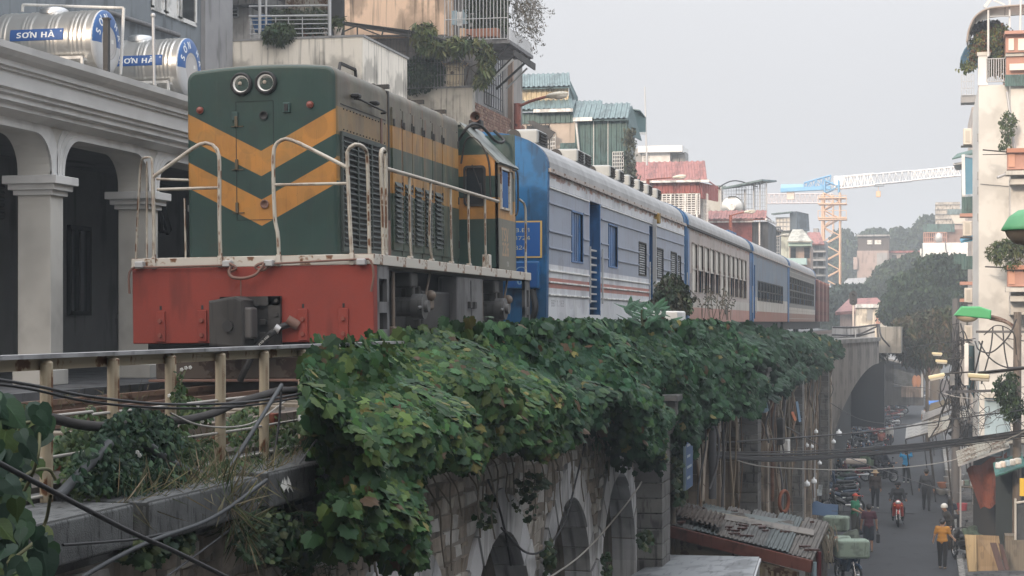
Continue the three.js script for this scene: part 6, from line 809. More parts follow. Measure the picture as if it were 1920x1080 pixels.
function weeds(name, label, cat, list, geo, cols, stemPts) { // list of [px, py, x, size, normal spread]
  const b = atX(list[0][0], list[0][1], list[0][2]), t = thing(name, label, cat, b), out = [];
  for (const [px, py, x, s, k] of list) out.push([leafM4(atX(px, py, x), V(.3 + rr(-k, k), .6 + rr(-k, k), .6 + rr(-k, k)), s, rr(-1.2, 1.2)), vary(pick(cols), .35)]);
  if (stemPts) { const s = nb(); for (const p of stemPts) s.tube(p, .006, 4, 10); s.build('stem', K.stem, t); } foliage(t, geo, out); return t;
}
{
  const blob = (cx, cy, rx, ry, n, x0, x1, s, k = .7) => Array.from({ length: n }, () => { const a = rr(0, 6.28), r = Math.sqrt(rnd()) * (.75 + .35 * vn(cx + a * 1.5, cy * .1 + a, 999, 999, 5)); return [cx + r * rx * Math.cos(a), cy + r * ry * Math.sin(a), rr(x0, x1), s * rr(.6, 1.3), k]; });
  const dk = [[.03, .065, .04], [.04, .085, .045], [.055, .10, .05], [.022, .045, .03]], pl = [[.06, .11, .045], [.09, .13, .05], [.05, .085, .04]];
  const S = (pts) => pts.map(([a, b, x]) => atX(a, b, x));
  weeds('weed_bush', 'dense dark weed bush with small leaves on the ledge at the left', 'bush', [...blob(255, 835, 95, 72, 2700, -4.55, -4.2, .045), ...blob(290, 800, 45, 34, 420, -4.5, -4.25, .045), ...blob(195, 880, 70, 50, 1100, -4.5, -4.15, .045), ...blob(290, 900, 80, 42, 1000, -4.45, -4.1, .045)], LEAF.oval, dk, [S([[240, 930, -4.3], [250, 860, -4.35], [262, 790, -4.4]]), S([[280, 930, -4.3], [300, 850, -4.35], [315, 780, -4.4]]), S([[200, 940, -4.3], [190, 880, -4.3], [170, 840, -4.35]])]);
  weeds('track_weeds', 'weeds growing between the railing posts beside the track', 'weeds', [...blob(360, 770, 40, 30, 300, -4.8, -4.45, .045), ...blob(470, 800, 60, 40, 500, -4.9, -4.45, .045), ...blob(560, 825, 50, 50, 500, -4.7, -4.3, .045), ...blob(590, 770, 30, 40, 200, -4.7, -4.4, .05), ...blob(140, 840, 60, 40, 500, -4.8, -4.45, .045), ...blob(190, 900, 90, 45, 500, -4.5, -4.2, .04), ...blob(330, 850, 50, 60, 500, -4.5, -4.25, .04), ...blob(170, 800, 60, 40, 250, -4.7, -4.4, .04), ...blob(390, 850, 45, 30, 350, -4.7, -4.4, .045), ...blob(450, 880, 60, 25, 350, -4.5, -4.2, .045)], LEAF.oval, pl);
  weeds('flowering_weed', 'weed with small white flowers standing at the third railing post', 'weed', [...blob(338, 735, 16, 26, 60, -4.42, -4.3, .05), ...blob(330, 700, 8, 8, 8, -4.42, -4.35, .04)], LEAF.oval, pl, [S([[330, 790, -4.38], [336, 730, -4.38], [348, 692, -4.38]]), S([[338, 740, -4.38], [330, 715, -4.38], [341, 695, -4.38]])]);
  { const fl = nb(); for (const [a, b, x] of [[349, 690, -4.37], [357, 689, -4.37], [341, 693, -4.37], [262, 854, -4.2], [258, 848, -4.2], [345, 822, -4.3], [380, 790, -4.35], [372, 760, -4.4], [318, 742, -4.35]]) { const q = atX(a, b, x); for (let k = 0; k < 5; k++) fl.ball(q.x + .007 * Math.cos(k * 1.26), q.y + .007 * Math.sin(k * 1.26), q.z + .004, .006, .006, .003, 6); } const f = tag(fl.build('white_flowers', mat(.75, .75, .72, .8)), 'scattered tiny white flowers among the weeds on the ledge', 'flowers'); f.userData.kind = 'stuff'; }
  const gr = [], gc = [[.13, .12, .065], [.08, .10, .045], [.05, .085, .04], [.15, .125, .075], [.20, .17, .11]];
  const grass = (n, p0, p1, q0, q1, x0, x1, s0, s1, drop) => { for (let i = 0; i < n; i++) { const px = rr(p0, p1), t = (px - p0) / (p1 - p0), p = atX(px, q0 + (q1 - q0) * t + rr(-14, 14), rr(x0, x1)), up = !drop || rnd() < .55; gr.push([leafM4(p, V(rr(-1, 1), rr(-.2, .5), rr(.2, 1)), rr(s0, s1), (up ? PI : 0) + rr(-1.25, 1.25)).multiply(M4().makeScale(.6, 1, 1)), vary(pick(gc), .3)]); } };
  grass(800, 210, 560, 948, 878, -4.4, -4.0, .10, .28, true); grass(420, 330, 520, 925, 890, -4.3, -3.93, .10, .26, true); grass(500, 420, 470, 930, 1000, -4.1, -3.9, .12, .3, true); grass(260, 330, 640, 850, 800, -4.9, -4.4, .1, .2, false); grass(70, 100, 340, 760, 740, -5.2, -4.6, .05, .1, false);
  { const f = foliage(scene, LEAF.blade, gr.map(([m, c]) => [m, c]), 'dry_grass'); tag(f, 'dry yellowish grass tufts along the ledge and the track edge', 'grass'); }
  weeds('wall_weeds', 'small ferns and climbing weeds on the wall below the ledge', 'weeds', [...blob(500, 1000, 65, 55, 360, -4.1, -3.9, .04), ...blob(560, 1030, 50, 50, 400, -4.1, -3.9, .045), ...blob(330, 1010, 40, 30, 120, -4.12, -3.95, .05), ...blob(270, 1030, 40, 35, 120, -4.1, -3.95, .05), ...blob(910, 960, 22, 36, 34, -4.1, -3.95, .06), ...blob(985, 935, 24, 40, 50, -4.1, -3.95, .05), ...blob(1030, 1040, 12, 36, 45, -4.1, -3.95, .07), ...blob(1138, 1060, 10, 36, 40, -4.1, -3.95, .06), ...blob(1000, 900, 34, 20, 50, -4.1, -3.9, .06), ...blob(1210, 1010, 14, 24, 60, -3.75, -3.7, .07), ...blob(1275, 890, 12, 60, 200, -4.1, -3.9, .09)], LEAF.lobed, [[.045, .085, .045], [.06, .10, .05], [.035, .06, .035], [.09, .11, .05]]);
  { // ferns with long arching fronds
    const t = thing('fern', 'fern with narrow arching fronds below the ledge beside the creeper', 'fern', atX(575, 1010, -3.95)), out = [], st = nb();
    for (let i = 0; i < 26; i++) { const o = atX(rr(520, 620), rr(960, 1030), -4.05), d = V(rr(.2, .7), rr(-.1, .5), rr(-.7, .7)), pts = []; for (let k = 0; k <= 6; k++) { const s = k / 6 * .42; pts.push(o.clone().add(V(d.x * s, d.y * s - s * s * 1.7, d.z * s))); } st.tube(pts, .003, 3, 8); for (let k = 1; k <= 6; k++) for (const s of [-1, 1]) for (const h of [0, .5]) { const p = pts[k].clone().lerp(pts[k - 1], h); out.push([leafM4(p, V(.4, .8, .3), .075 * (1 - k * .09), s * 1.3 + rr(-.2, .2)), vary([.05, .10, .05], .3)]); } }
    st.build('rib', K.stem, t); foliage(t, LEAF.long, out);
  }
  { // rosette with broad long leaves, the bush and the twigs behind the white block
    const c = atX(1205, 606, -4.15), t = thing('broad_leaf_plant', 'plant with long broad pointed leaves standing above the creeper before the white block', 'plant', c), ms = [leafMat(.03, .08, .04), leafMat(.024, .06, .034)];
    for (let i = 0; i < 64; i++) { const o = c.clone().add(V(rr(-.2, .2), rr(-.1, .25), rr(-1.6, 1.0))), m = new THREE.Mesh(LEAF.oval, ms[i % 2]); const g = leafM4(o, V(rr(-.3, .6), rr(.3, 1), rr(0, .9)), rr(.2, .36), PI + rr(-1.1, 1.1)).multiply(M4().makeScale(.55, 1, 1)); g.premultiply(M4().makeTranslation(-c.x, -c.y, -c.z)).decompose(m.position, m.quaternion, m.scale); m.name = 'leaf'; t.add(m); }
    nb().bar(c.clone().add(V(0, -.3, 0)), c.clone().add(V(0, .2, 0)), .03).build('stem', K.stem, t);
    const b = zx(1272, -4.5), y = wy(1272, 600, b); tree('round dark bush standing behind the white concrete block', V(-4.6, y - .3, -b), [[-4.6, wy(1272, 556, b), -b, .32, .26, .55], [-4.5, wy(1258, 572, b), -b + .4, .26, .2, .3], [-4.7, wy(1285, 532, b), -b - .3, .22, .2, .35], [-4.6, wy(1262, 530, b), -b + .2, .16, .16, .25]], 240, .17, [[.045, .07, .045], [.07, .10, .06], [.08, .08, .055]], { trunk: .03, name: 'bush', cat: 'bush' });
    const zb = zx(1254, -4.35); tag(nb().rb(-4.5, wy(1254, 601, zb), -zb - .5, .62, .33, 1.1, .03).build('concrete_block', K.whiteWall), 'small white concrete block half buried in the creeper beside the coach', 'concrete block');
    const tw = thing('twig_plant', 'thin almost bare twigs in front of the passenger coach', 'plant', atX(1340, 600, -4.6)), s = nb(), out = []; for (let i = 0; i < 16; i++) { const o = atX(rr(1315, 1370), 600, -4.6), pts = [o, o.clone().add(V(rr(-.1, .1), .3, rr(-.2, .2))), o.clone().add(V(rr(-.2, .2), rr(.45, .75), rr(-.5, .5)))]; s.tube(pts, .008, 4, 8); for (let k = 0; k < 8; k++) out.push([leafM4(pts[1].clone().lerp(pts[2], rnd()).add(V(rr(-.08, .08), rr(-.08, .08), rr(-.08, .08))), V(.5, .6, .5), .07, rr(-2, 2)), vary([.06, .06, .04], .3)]); } s.build('stem', K.woodGrey, tw); foliage(tw, LEAF.oval, out);
  }
}
// ---------- cables and pipes along the ledge ----------
function cable(label, pts, r, m, x, cat = 'cable', name = 'cable', n) { const P = pts.map(([a, b, X]) => atX(a, b, X ?? x)); return tag(nb().tube(P, r, 7, n ?? P.length * 8).build(name, m), label, cat); }
{
  const old = mat(.055, .05, .048, .9, { map: T.grime }), gp = mat(.06, .065, .07, .7, { map: T.grime });
  cable('thick sagging black cable bundle at the left end of the railing', [[20, 785], [90, 783], [150, 796], [210, 800], [262, 790]], .028, old, FX + .05);
  cable('thick black cable bundle hanging across the middle railing posts', [[314, 788], [350, 787], [400, 775], [440, 757], [490, 742], [530, 732], [580, 736], [640, 755]], .026, old, FX + .06);
  cable('grey conduit bending under the weeds and rising along the ledge', [[270, 830], [320, 868], [372, 888], [430, 894], [490, 888], [560, 868], [640, 842], [720, 815]], .03, gp, FX + .16, 'conduit', 'conduit');
  cable('upper of two thin black wires sagging from the left edge', [[-40, 706], [60, 722], [160, 742], [280, 756], [380, 758], [480, 752], [600, 732]], .008, K.cable, -4.2, 'wire', 'wire', 30); cable('lower of two thin black wires sagging from the left edge', [[-40, 716], [60, 730], [160, 752], [280, 764], [400, 765], [500, 756], [600, 738]], .007, K.cable, -4.22, 'wire', 'wire', 30);
  cable('pale thin wire looping under the thick cable', [[320, 775], [370, 796], [430, 801], [480, 790], [540, 748]], .006, K.cablePale, -4.28, 'wire', 'wire', 24);
  cable('black wire slanting across the bottom left corner', [[-40, 848], [100, 922], [240, 995], [330, 1035], [450, 1095]], .011, K.cable, -3.3, 'wire', 'wire', 30); cable('thin dark wire along the face of the ledge', [[118, 1022], [200, 1016], [260, 1010], [330, 996]], .007, K.cable, -3.9, 'wire', 'wire');
  cable('dark wire running down to the left from under the ledge', [[150, 1085], [210, 1050], [285, 1014], [400, 970], [500, 900]], .012, gp, -3.88, 'wire', 'wire');
  cable('grey pipe leaning out of the weed bush', [[110, 930], [160, 878], [205, 832]], .028, gp, -4.2, 'pipe', 'pipe'); cable('grey steel strut leaning from the ledge to the railing', [[418, 898], [470, 815], [528, 722]], .014, gp, -4.12, 'strut', 'strut'); cable('thin upright wire beside the leaning strut', [[528, 722], [522, 800], [505, 905], [490, 940]], .008, K.cable, -4.12, 'wire', 'wire'); cable('pair of wires slanting down from the creeper', [[600, 815], [560, 870], [530, 900], [440, 985], [300, 1090]], .007, K.cableGrey, -4.0, 'wire', 'wire');
  const q = atX(572, 784, -4.3); const bag = thing('plastic_bag', 'clear crumpled plastic bag hung on a twig before the creeper', 'plastic bag', q), g = new THREE.IcosahedronGeometry(.055, 3); { const p = g.attributes.position; for (let i = 0; i < p.count; i++) { const k = .7 + .6 * vn(p.getX(i) * 40 + 9, p.getY(i) * 40 + 9 + p.getZ(i) * 33, 99, 99, 4); p.setXYZ(i, p.getX(i) * k * .8, p.getY(i) * k * 1.1, p.getZ(i) * k * .6); } g.computeVertexNormals(); } put('film', g, mat(.45, .46, .45, .25), bag);
  const w = atX(528, 893, -3.97), rag = thing('white_rag', 'white striped rag hanging over the ledge', 'rag', w), rb = nb(); for (let k = 0; k < 10; k++) { const e = (i, b) => w.clone().add(V(.02 * (i % 2) + .03 * b, .03 - b * (.11 + .03 * Math.sin(i * 1.7)), (i - 5) * (.011 + .009 * b))); rb.quad(e(k, 0), e(k + 1, 0), e(k + 1, 1), e(k, 1)); } rb.build('cloth', mat(.55, .55, .53, .9), rag);
  const br = atX(507, 789, -4.55); tag(nb().rb(br.x, br.y, br.z, .1, .11, .1, .01).build('rusty_box', K.tarpBrown), 'small rusty box on the railing rods', 'box');
  const cz = atX(870, 648, -4.6); const coil = nb(); for (let k = 0; k < 5; k++) { const pts = []; for (let a = 0; a <= 16; a++) pts.push(V(cz.x + .22 * Math.cos(a * .3927) * (1 + k * .06), cz.y + .015 * k - .05, cz.z + .3 * Math.sin(a * .3927))); coil.tube(pts, .011, 5, 30); } tag(coil.build('cable_coil', K.cable), 'coil of black cable lying on the viaduct edge below the locomotive', 'cable coil');
  for (const [l, pts] of [['dark wire hanging down the wall between the second and third arch', [[1097, 830], [1080, 900], [1058, 980], [1020, 1030], [985, 1035], [940, 990]]], ['pale wire climbing from the lower arches to the pier', [[1020, 1090], [1090, 1040], [1150, 975], [1205, 900], [1250, 800]]], ['dark root hanging over the nearest whole arch', [[915, 900], [935, 950], [950, 1010], [958, 1060]]]]) cable(l, pts, .012, l[0] === 'p' ? K.cablePale : K.cable, WALL + .12, 'wire', 'wire');
}

// ---------- people ----------
function netMesh(f, lo, hi, c) { // surface net of f = 0 (inside negative)
  const n = [0, 1, 2].map((k) => Math.ceil((hi[k] - lo[k]) / c) + 2), [X, Y, Z] = n, val = new Float32Array(X * Y * Z), id = (i, j, k) => (k * Y + j) * X + i;
  for (let k = 0; k < Z; k++) for (let j = 0; j < Y; j++) for (let i = 0; i < X; i++) val[id(i, j, k)] = f(lo[0] + i * c, lo[1] + j * c, lo[2] + k * c);
  const vi = new Int32Array(X * Y * Z).fill(-1), pos = [], idx = [];
  for (let k = 0; k + 1 < Z; k++) for (let j = 0; j + 1 < Y; j++) for (let i = 0; i + 1 < X; i++) {
    let m = 0, sx = 0, sy = 0, sz = 0, cnt = 0; const v = []; for (let q = 0; q < 8; q++) { v[q] = val[id(i + (q & 1), j + (q >> 1 & 1), k + (q >> 2))]; if (v[q] < 0) m++; } if (m === 0 || m === 8) continue;
    for (let q = 0; q < 8; q++) for (const b of [1, 2, 4]) if (!(q & b)) { const r = q | b; if ((v[q] < 0) !== (v[r] < 0)) { const t = v[q] / (v[q] - v[r]); sx += (q & 1) + (b === 1 ? t : 0); sy += (q >> 1 & 1) + (b === 2 ? t : 0); sz += (q >> 2) + (b === 4 ? t : 0); cnt++; } }
    vi[id(i, j, k)] = pos.length / 3; pos.push(lo[0] + (i + sx / cnt) * c, lo[1] + (j + sy / cnt) * c, lo[2] + (k + sz / cnt) * c);
  }
  const q4 = (a, b, d, e, flip) => { if (a < 0 || b < 0 || d < 0 || e < 0) return; flip ? idx.push(a, d, b, a, e, d) : idx.push(a, b, d, a, d, e); };
  for (let k = 1; k + 1 < Z; k++) for (let j = 1; j + 1 < Y; j++) for (let i = 1; i + 1 < X; i++) {
    const s = val[id(i, j, k)] < 0;
    if (s !== (val[id(i + 1, j, k)] < 0)) q4(vi[id(i, j - 1, k - 1)], vi[id(i, j, k - 1)], vi[id(i, j, k)], vi[id(i, j - 1, k)], !s);
    if (s !== (val[id(i, j + 1, k)] < 0)) q4(vi[id(i - 1, j, k - 1)], vi[id(i - 1, j, k)], vi[id(i, j, k)], vi[id(i, j, k - 1)], !s);
    if (s !== (val[id(i, j, k + 1)] < 0)) q4(vi[id(i - 1, j - 1, k)], vi[id(i, j - 1, k)], vi[id(i, j, k)], vi[id(i - 1, j, k)], !s);
  }
  const g = new THREE.BufferGeometry(); g.setAttribute('position', new THREE.Float32BufferAttribute(pos, 3)); g.setIndex(idx); g.computeVertexNormals(); return g;
}
function capsField(caps, k = .018) {
  const L = caps.map(([a, b, ra, rb]) => ({ ax: a.x, ay: a.y, az: a.z, dx: b.x - a.x, dy: b.y - a.y, dz: b.z - a.z, l2: Math.max(1e-8, b.distanceToSquared(a)), ra, rb }));
  return (x, y, z) => { let d = 1e3; for (const c of L) { const px = x - c.ax, py = y - c.ay, pz = z - c.az, t = Math.min(1, Math.max(0, (px * c.dx + py * c.dy + pz * c.dz) / c.l2)), e = Math.hypot(px - t * c.dx, py - t * c.dy, pz - t * c.dz) - (c.ra + (c.rb - c.ra) * t), h = Math.max(k - Math.abs(d - e), 0) / k; d = Math.min(d, e) - h * h * k * .25; } return d; };
}
function blobMesh(caps, cell, k) { const lo = [1e9, 1e9, 1e9], hi = [-1e9, -1e9, -1e9]; for (const [a, b, ra, rb] of caps) for (const [p, r] of [[a, ra], [b, rb]]) ['x', 'y', 'z'].forEach((e, i) => { lo[i] = Math.min(lo[i], p[e] - r - 2 * cell); hi[i] = Math.max(hi[i], p[e] + r + 2 * cell); }); return netMesh(capsField(caps, k), lo, hi, cell); }
const BM = (...a) => boxUV(bare(blobMesh(...a)));
function person(label, at, turn, H, o) { // built facing +z with the feet at the origin, then turned
  const t = thing('person', label, 'person'), v = (x, y, z = 0) => V(x * H, y * H, z * H), cell = (o.cell ?? .012) * H, J = {};
  const sit = o.sit ?? 0, lean = o.lean ?? 0, hy = sit ? .33 : .525; const up = (x, y, z = 0) => v(x, hy + (y - .525) * Math.cos(lean), z + (y - .525) * Math.sin(lean));
  const st = o.step ?? .05; J.pel = up(0, .545); J.waist = up(0, .63, -.004); J.chest = up(0, .735, .004); J.neck = up(0, .84); J.head = up(0, .925, .012 + (o.nod ?? 0));
  const leg = o.legs ?? (sit ? [[.06, hy, 0, .08, hy + .02, .22, .08, .05, .20], [-.06, hy, 0, -.08, hy + .02, .22, -.08, .05, .20]] : [[.052, .52, 0, .058, .285, st * .7, .06, .045, st * .9], [-.052, .52, 0, -.056, .285, -st * .1, -.058, .05, -st]]);
  const arm = o.arms ?? [[.125, .66, -.01, .135, .52, .04], [-.125, .66, 0, -.13, .52, .01]];
  const skinC = [], topC = [], legC = [];
  const sh = [up(.105, .81), up(-.105, .81)];
  skinC.push([J.neck, J.head, .031 * H, .045 * H], [up(0, .895, .012), up(0, .945, .006), .046 * H, .056 * H], [up(0, .90, .035), up(0, .885, .042), .022 * H, .018 * H], [up(0, .92, .062), up(0, .912, .070), .010 * H, .011 * H], [up(.058, .918, .004), up(.060, .908, 0), .010 * H, .008 * H], [up(-.058, .918, .004), up(-.060, .908, 0), .010 * H, .008 * H], [J.neck, J.chest, .03 * H, .06 * H], [J.chest, J.pel, .07 * H, .06 * H]);
  topC.push([up(.07, .80), up(-.07, .80), .047 * H, .047 * H], [up(.045, .74, .008), up(-.045, .74, .008), .068 * H, .068 * H], [up(.035, .64), up(-.035, .64), .062 * H, .062 * H], [up(.045, .56, -.004), up(-.045, .56, -.004), (o.skirtR ?? .066) * H, .066 * H], [J.chest, J.pel, .07 * H, .068 * H]);
  const hands = [];
  arm.forEach((a, i) => { const e = v(a[0], a[1], a[2]), h = v(a[3], a[4], a[5]); if (lean && !o.arms) { e.z += .1 * H * lean; } skinC.push([sh[i], e, .034 * H, .027 * H], [e, h, .026 * H, .017 * H]); topC.push([sh[i], o.longSleeve ? e : sh[i].clone().lerp(e, .75), .043 * H, .036 * H]); if (o.longSleeve) topC.push([e, e.clone().lerp(h, .93), .036 * H, .027 * H]); hands.push([e, h]); });
  const feet = []; leg.forEach((l) => { const a = v(l[0], l[1], l[2]), k = v(l[3], l[4], l[5]), an = v(l[6], l[7], l[8]); skinC.push([a, k, .052 * H, .034 * H], [k, an, .033 * H, .02 * H]); legC.push([a, k, .066 * H, (o.shorts ? .056 : .044) * H]); if (!o.shorts) legC.push([k, an.clone().lerp(k, .06), .043 * H, .034 * H]); feet.push(an); });
  legC.push([v(.04, hy + .03), v(-.04, hy + .03), .068 * H, .068 * H]);
  const body = blobMesh(skinC, cell); const extra = [bare(body)]; // the hands: a palm, four unequal bent fingers and a thumb
  hands.forEach(([e, h], i) => { const d = h.clone().sub(e).normalize(), side = (i ? V(-1, 0, 0) : V(1, 0, 0)), f = d.clone().cross(side).normalize(), b = nb(); b.bar(h, h.clone().addScaledVector(d, .055 * H), .019 * H, .022 * H, 8); for (let k = 0; k < 4; k++) { const p = h.clone().addScaledVector(d, .05 * H).addScaledVector(f, (k - 1.5) * .0115 * H), q = p.clone().addScaledVector(d, [.026, .032, .03, .022][k] * H), r = q.clone().addScaledVector(d, .014 * H).addScaledVector(side, -.016 * H); b.bar(p, q, .0058 * H, .0054 * H, 5).bar(q, r, .0054 * H, .0045 * H, 5); } const p = h.clone().addScaledVector(d, .015 * H).addScaledVector(f, .018 * H); b.bar(p, p.clone().addScaledVector(f, .022 * H).addScaledVector(d, .02 * H), .0065 * H, .006 * H, 5); extra.push(...b.a); });
  put('body', boxUV(mergeGeometries(extra)), o.skin ?? K.skin, t);
  const cM = (c) => c.isMaterial ? c : mat(c[0], c[1], c[2], .85);
  put('shirt', BM(topC, cell, .03), cM(o.top), t); put('trousers', BM(legC, cell, .02), cM(o.bottom), t);
  feet.forEach((f) => nb().add(new THREE.SphereGeometry(1, 10, 8), M4().makeTranslation(f.x, Math.max(.022 * H, f.y - .025 * H), f.z + .032 * H).multiply(M4().makeScale(.028 * H, .026 * H, .075 * H))).build('shoe', cM(o.shoe ?? [.02, .02, .02]), t));
  for (const s of [-1, 1]) nb().ball(s * .022 * H, J.head.y - .003 * H, J.head.z + .050 * H, .006 * H, .005 * H, .004 * H, 6).build('eye', K.black, t);
  const hc = [[up(0, .95, -.006), up(0, .93, -.022), .058 * H, .052 * H]]; if (o.bun) hc.push([up(0, .935, -.075), up(0, .93, -.08), .03 * H, .028 * H]); if (o.longHair) hc.push([up(0, .93, -.03), up(0, .82, -.05), .05 * H, .04 * H]); put('hair', BM(hc, cell, .02), K.hair, t);
  if (o.helmet) nb().add(new THREE.SphereGeometry(.075 * H, 18, 10, 0, 6.3, 0, 1.9), M4().makeTranslation(J.head.x, J.head.y + .015 * H, J.head.z - .012 * H)).build('helmet', cM(o.helmet), t);
  if (o.cap) { const m = M4().makeTranslation(J.head.x, J.head.y + .015 * H, J.head.z - .008 * H); nb().add(new THREE.SphereGeometry(.066 * H, 16, 8, 0, 6.3, 0, 1.45), m).rb(J.head.x, J.head.y + .025 * H, J.head.z + .07 * H, .1 * H, .01 * H, .08 * H, .004).build('cap', cM(o.cap), t); }
  if (o.hat) nb().lathe([[.115, -.015], [.06, .01], [.055, .045], [.03, .055], [0, .056]].map(([a, b]) => [a * H, b * H]), M4().makeTranslation(J.head.x, J.head.y + .02 * H, J.head.z), 20).build('hat', cM(o.hat), t);
  if (o.mask) nb().rb(J.head.x, J.head.y - .03 * H, J.head.z + .045 * H, .06 * H, .05 * H, .03 * H, .01).build('face_mask', cM(o.mask), t);
  if (o.collar) nb().add(new THREE.TorusGeometry(.04 * H, .012 * H, 6, 16), M4().makeRotationX(PI / 2).setPosition(J.neck.x, J.neck.y - .01 * H, J.neck.z)).build('collar', cM(o.collar), t);
  t.position.copy(at); t.rotation.y = turn; return t;
}
// ---------- motorbikes: built heading +z ----------
function motorbike(label, bodyC, at, turn, o = {}) {
  const t = thing('motorbike', label, 'motorbike', [0, 0, 0], o.group), pm = mat(...bodyC, .35, { map: T.soft });
  for (const z of [.62, -.60]) { const w = new THREE.Group(); w.name = 'wheel'; t.add(w); nb().add(new THREE.TorusGeometry(.25, .042, 8, 24), M4().makeRotationY(PI / 2).setPosition(0, .29, z)).build('tyre', K.tyre, w); const b = nb(); b.add(new THREE.TorusGeometry(.20, .014, 6, 22), M4().makeRotationY(PI / 2).setPosition(0, .29, z)); for (let k = 0; k < 5; k++) b.bar(V(0, .29, z), V(0, .29 + .2 * Math.sin(k * 1.257), z + .2 * Math.cos(k * 1.257)), .012); b.disc(V(0, .29, z), V(1, 0, 0), .05, .1, 12); b.build('rim', K.chrome, w); }
  nb().bar(V(.06, .29, .62), V(.06, .78, .42), .02).bar(V(-.06, .29, .62), V(-.06, .78, .42), .02).build('fork', K.chrome, t);
  nb().add(new THREE.TorusGeometry(.31, .05, 6, 12, 1.9), M4().makeRotationY(PI / 2).multiply(M4().makeRotationZ(.5)).setPosition(0, .29, .62)).build('mudguard', pm, t);
  put('leg_shield', BM([[V(.16, .42, .30), V(.13, .80, .40), .06, .07], [V(-.16, .42, .30), V(-.13, .80, .40), .06, .07], [V(0, .75, .44), V(0, .92, .40), .11, .10], [V(.13, .85, .42), V(-.13, .85, .42), .06, .06]], .025, .05), pm, t);
  put('body', BM([[V(0, .52, .2), V(0, .42, -.1), .08, .10], [V(.07, .58, -.2), V(.05, .68, -.72), .10, .05], [V(-.07, .58, -.2), V(-.05, .68, -.72), .10, .05], [V(0, .42, -.1), V(0, .36, -.5), .09, .07]], .028, .05), o.under ?? pm, t);
  put('seat', BM([[V(0, .745, .02), V(0, .78, -.62), .085, .08], [V(.05, .75, -.2), V(-.05, .75, -.2), .08, .08]], .028, .04), K.black, t);
  nb().tube([V(-.33, 1.0, .30), V(-.2, 1.03, .36), V(0, .98, .40), V(.2, 1.03, .36), V(.33, 1.0, .30)], .015, 6, 16).build('handlebar', K.black, t);
  for (const s of [-1, 1]) { nb().bar(V(s * .24, 1.02, .34), V(s * .30, 1.22, .34), .008).add(new THREE.SphereGeometry(1, 10, 8), M4().makeTranslation(s * .31, 1.24, .34).multiply(M4().makeScale(.055, .04, .015))).build('mirror', K.black, t); nb().ball(s * .13, .80, .5, .035, .025, .03, 8).build('indicator', mat(.6, .22, .03, .3), t); }
  nb().add(new THREE.SphereGeometry(1, 14, 8), M4().makeTranslation(0, .92, .49).multiply(M4().makeScale(.11, .075, .05))).build('headlight', mat(.7, .7, .68, .12, { metal: .4 }), t);
  nb().bar(V(.14, .34, -.1), V(.16, .36, -.75), .04, .05, 10).build('exhaust', K.steel, t); nb().rb(0, .70, -.80, .14, .07, .05, .02).build('tail_light', mat(.35, .02, .02, .3), t);
  const pl = canvasTex(96, 64, (c, w, h) => { c.fillStyle = '#d8d8d4'; c.fillRect(0, 0, w, h); c.fillStyle = '#333'; c.font = 'bold 24px sans-serif'; c.textAlign = 'center'; c.fillText('29-X3', w / 2, 27); c.fillText('4172', w / 2, 55); });
  if (o.plate) { const q = new THREE.PlaneGeometry(.19, .14); q.applyMatrix4(M4().makeRotationY(PI).setPosition(0, .56, -.80)); put('number_plate', q, mat(1, 1, 1, .5, { map: pl }), t); nb().bb(-.09, .09, .49, .63, -.795, -.77).build('plate_holder', K.black, t); }
  nb().bar(V(.12, .3, -.05), V(.25, .02, .0), .012).build('side_stand', K.iron, t);
  t.position.copy(at); t.rotation.y = turn; return t;
}
const G = (px, py) => atY(px, py, 0.012);
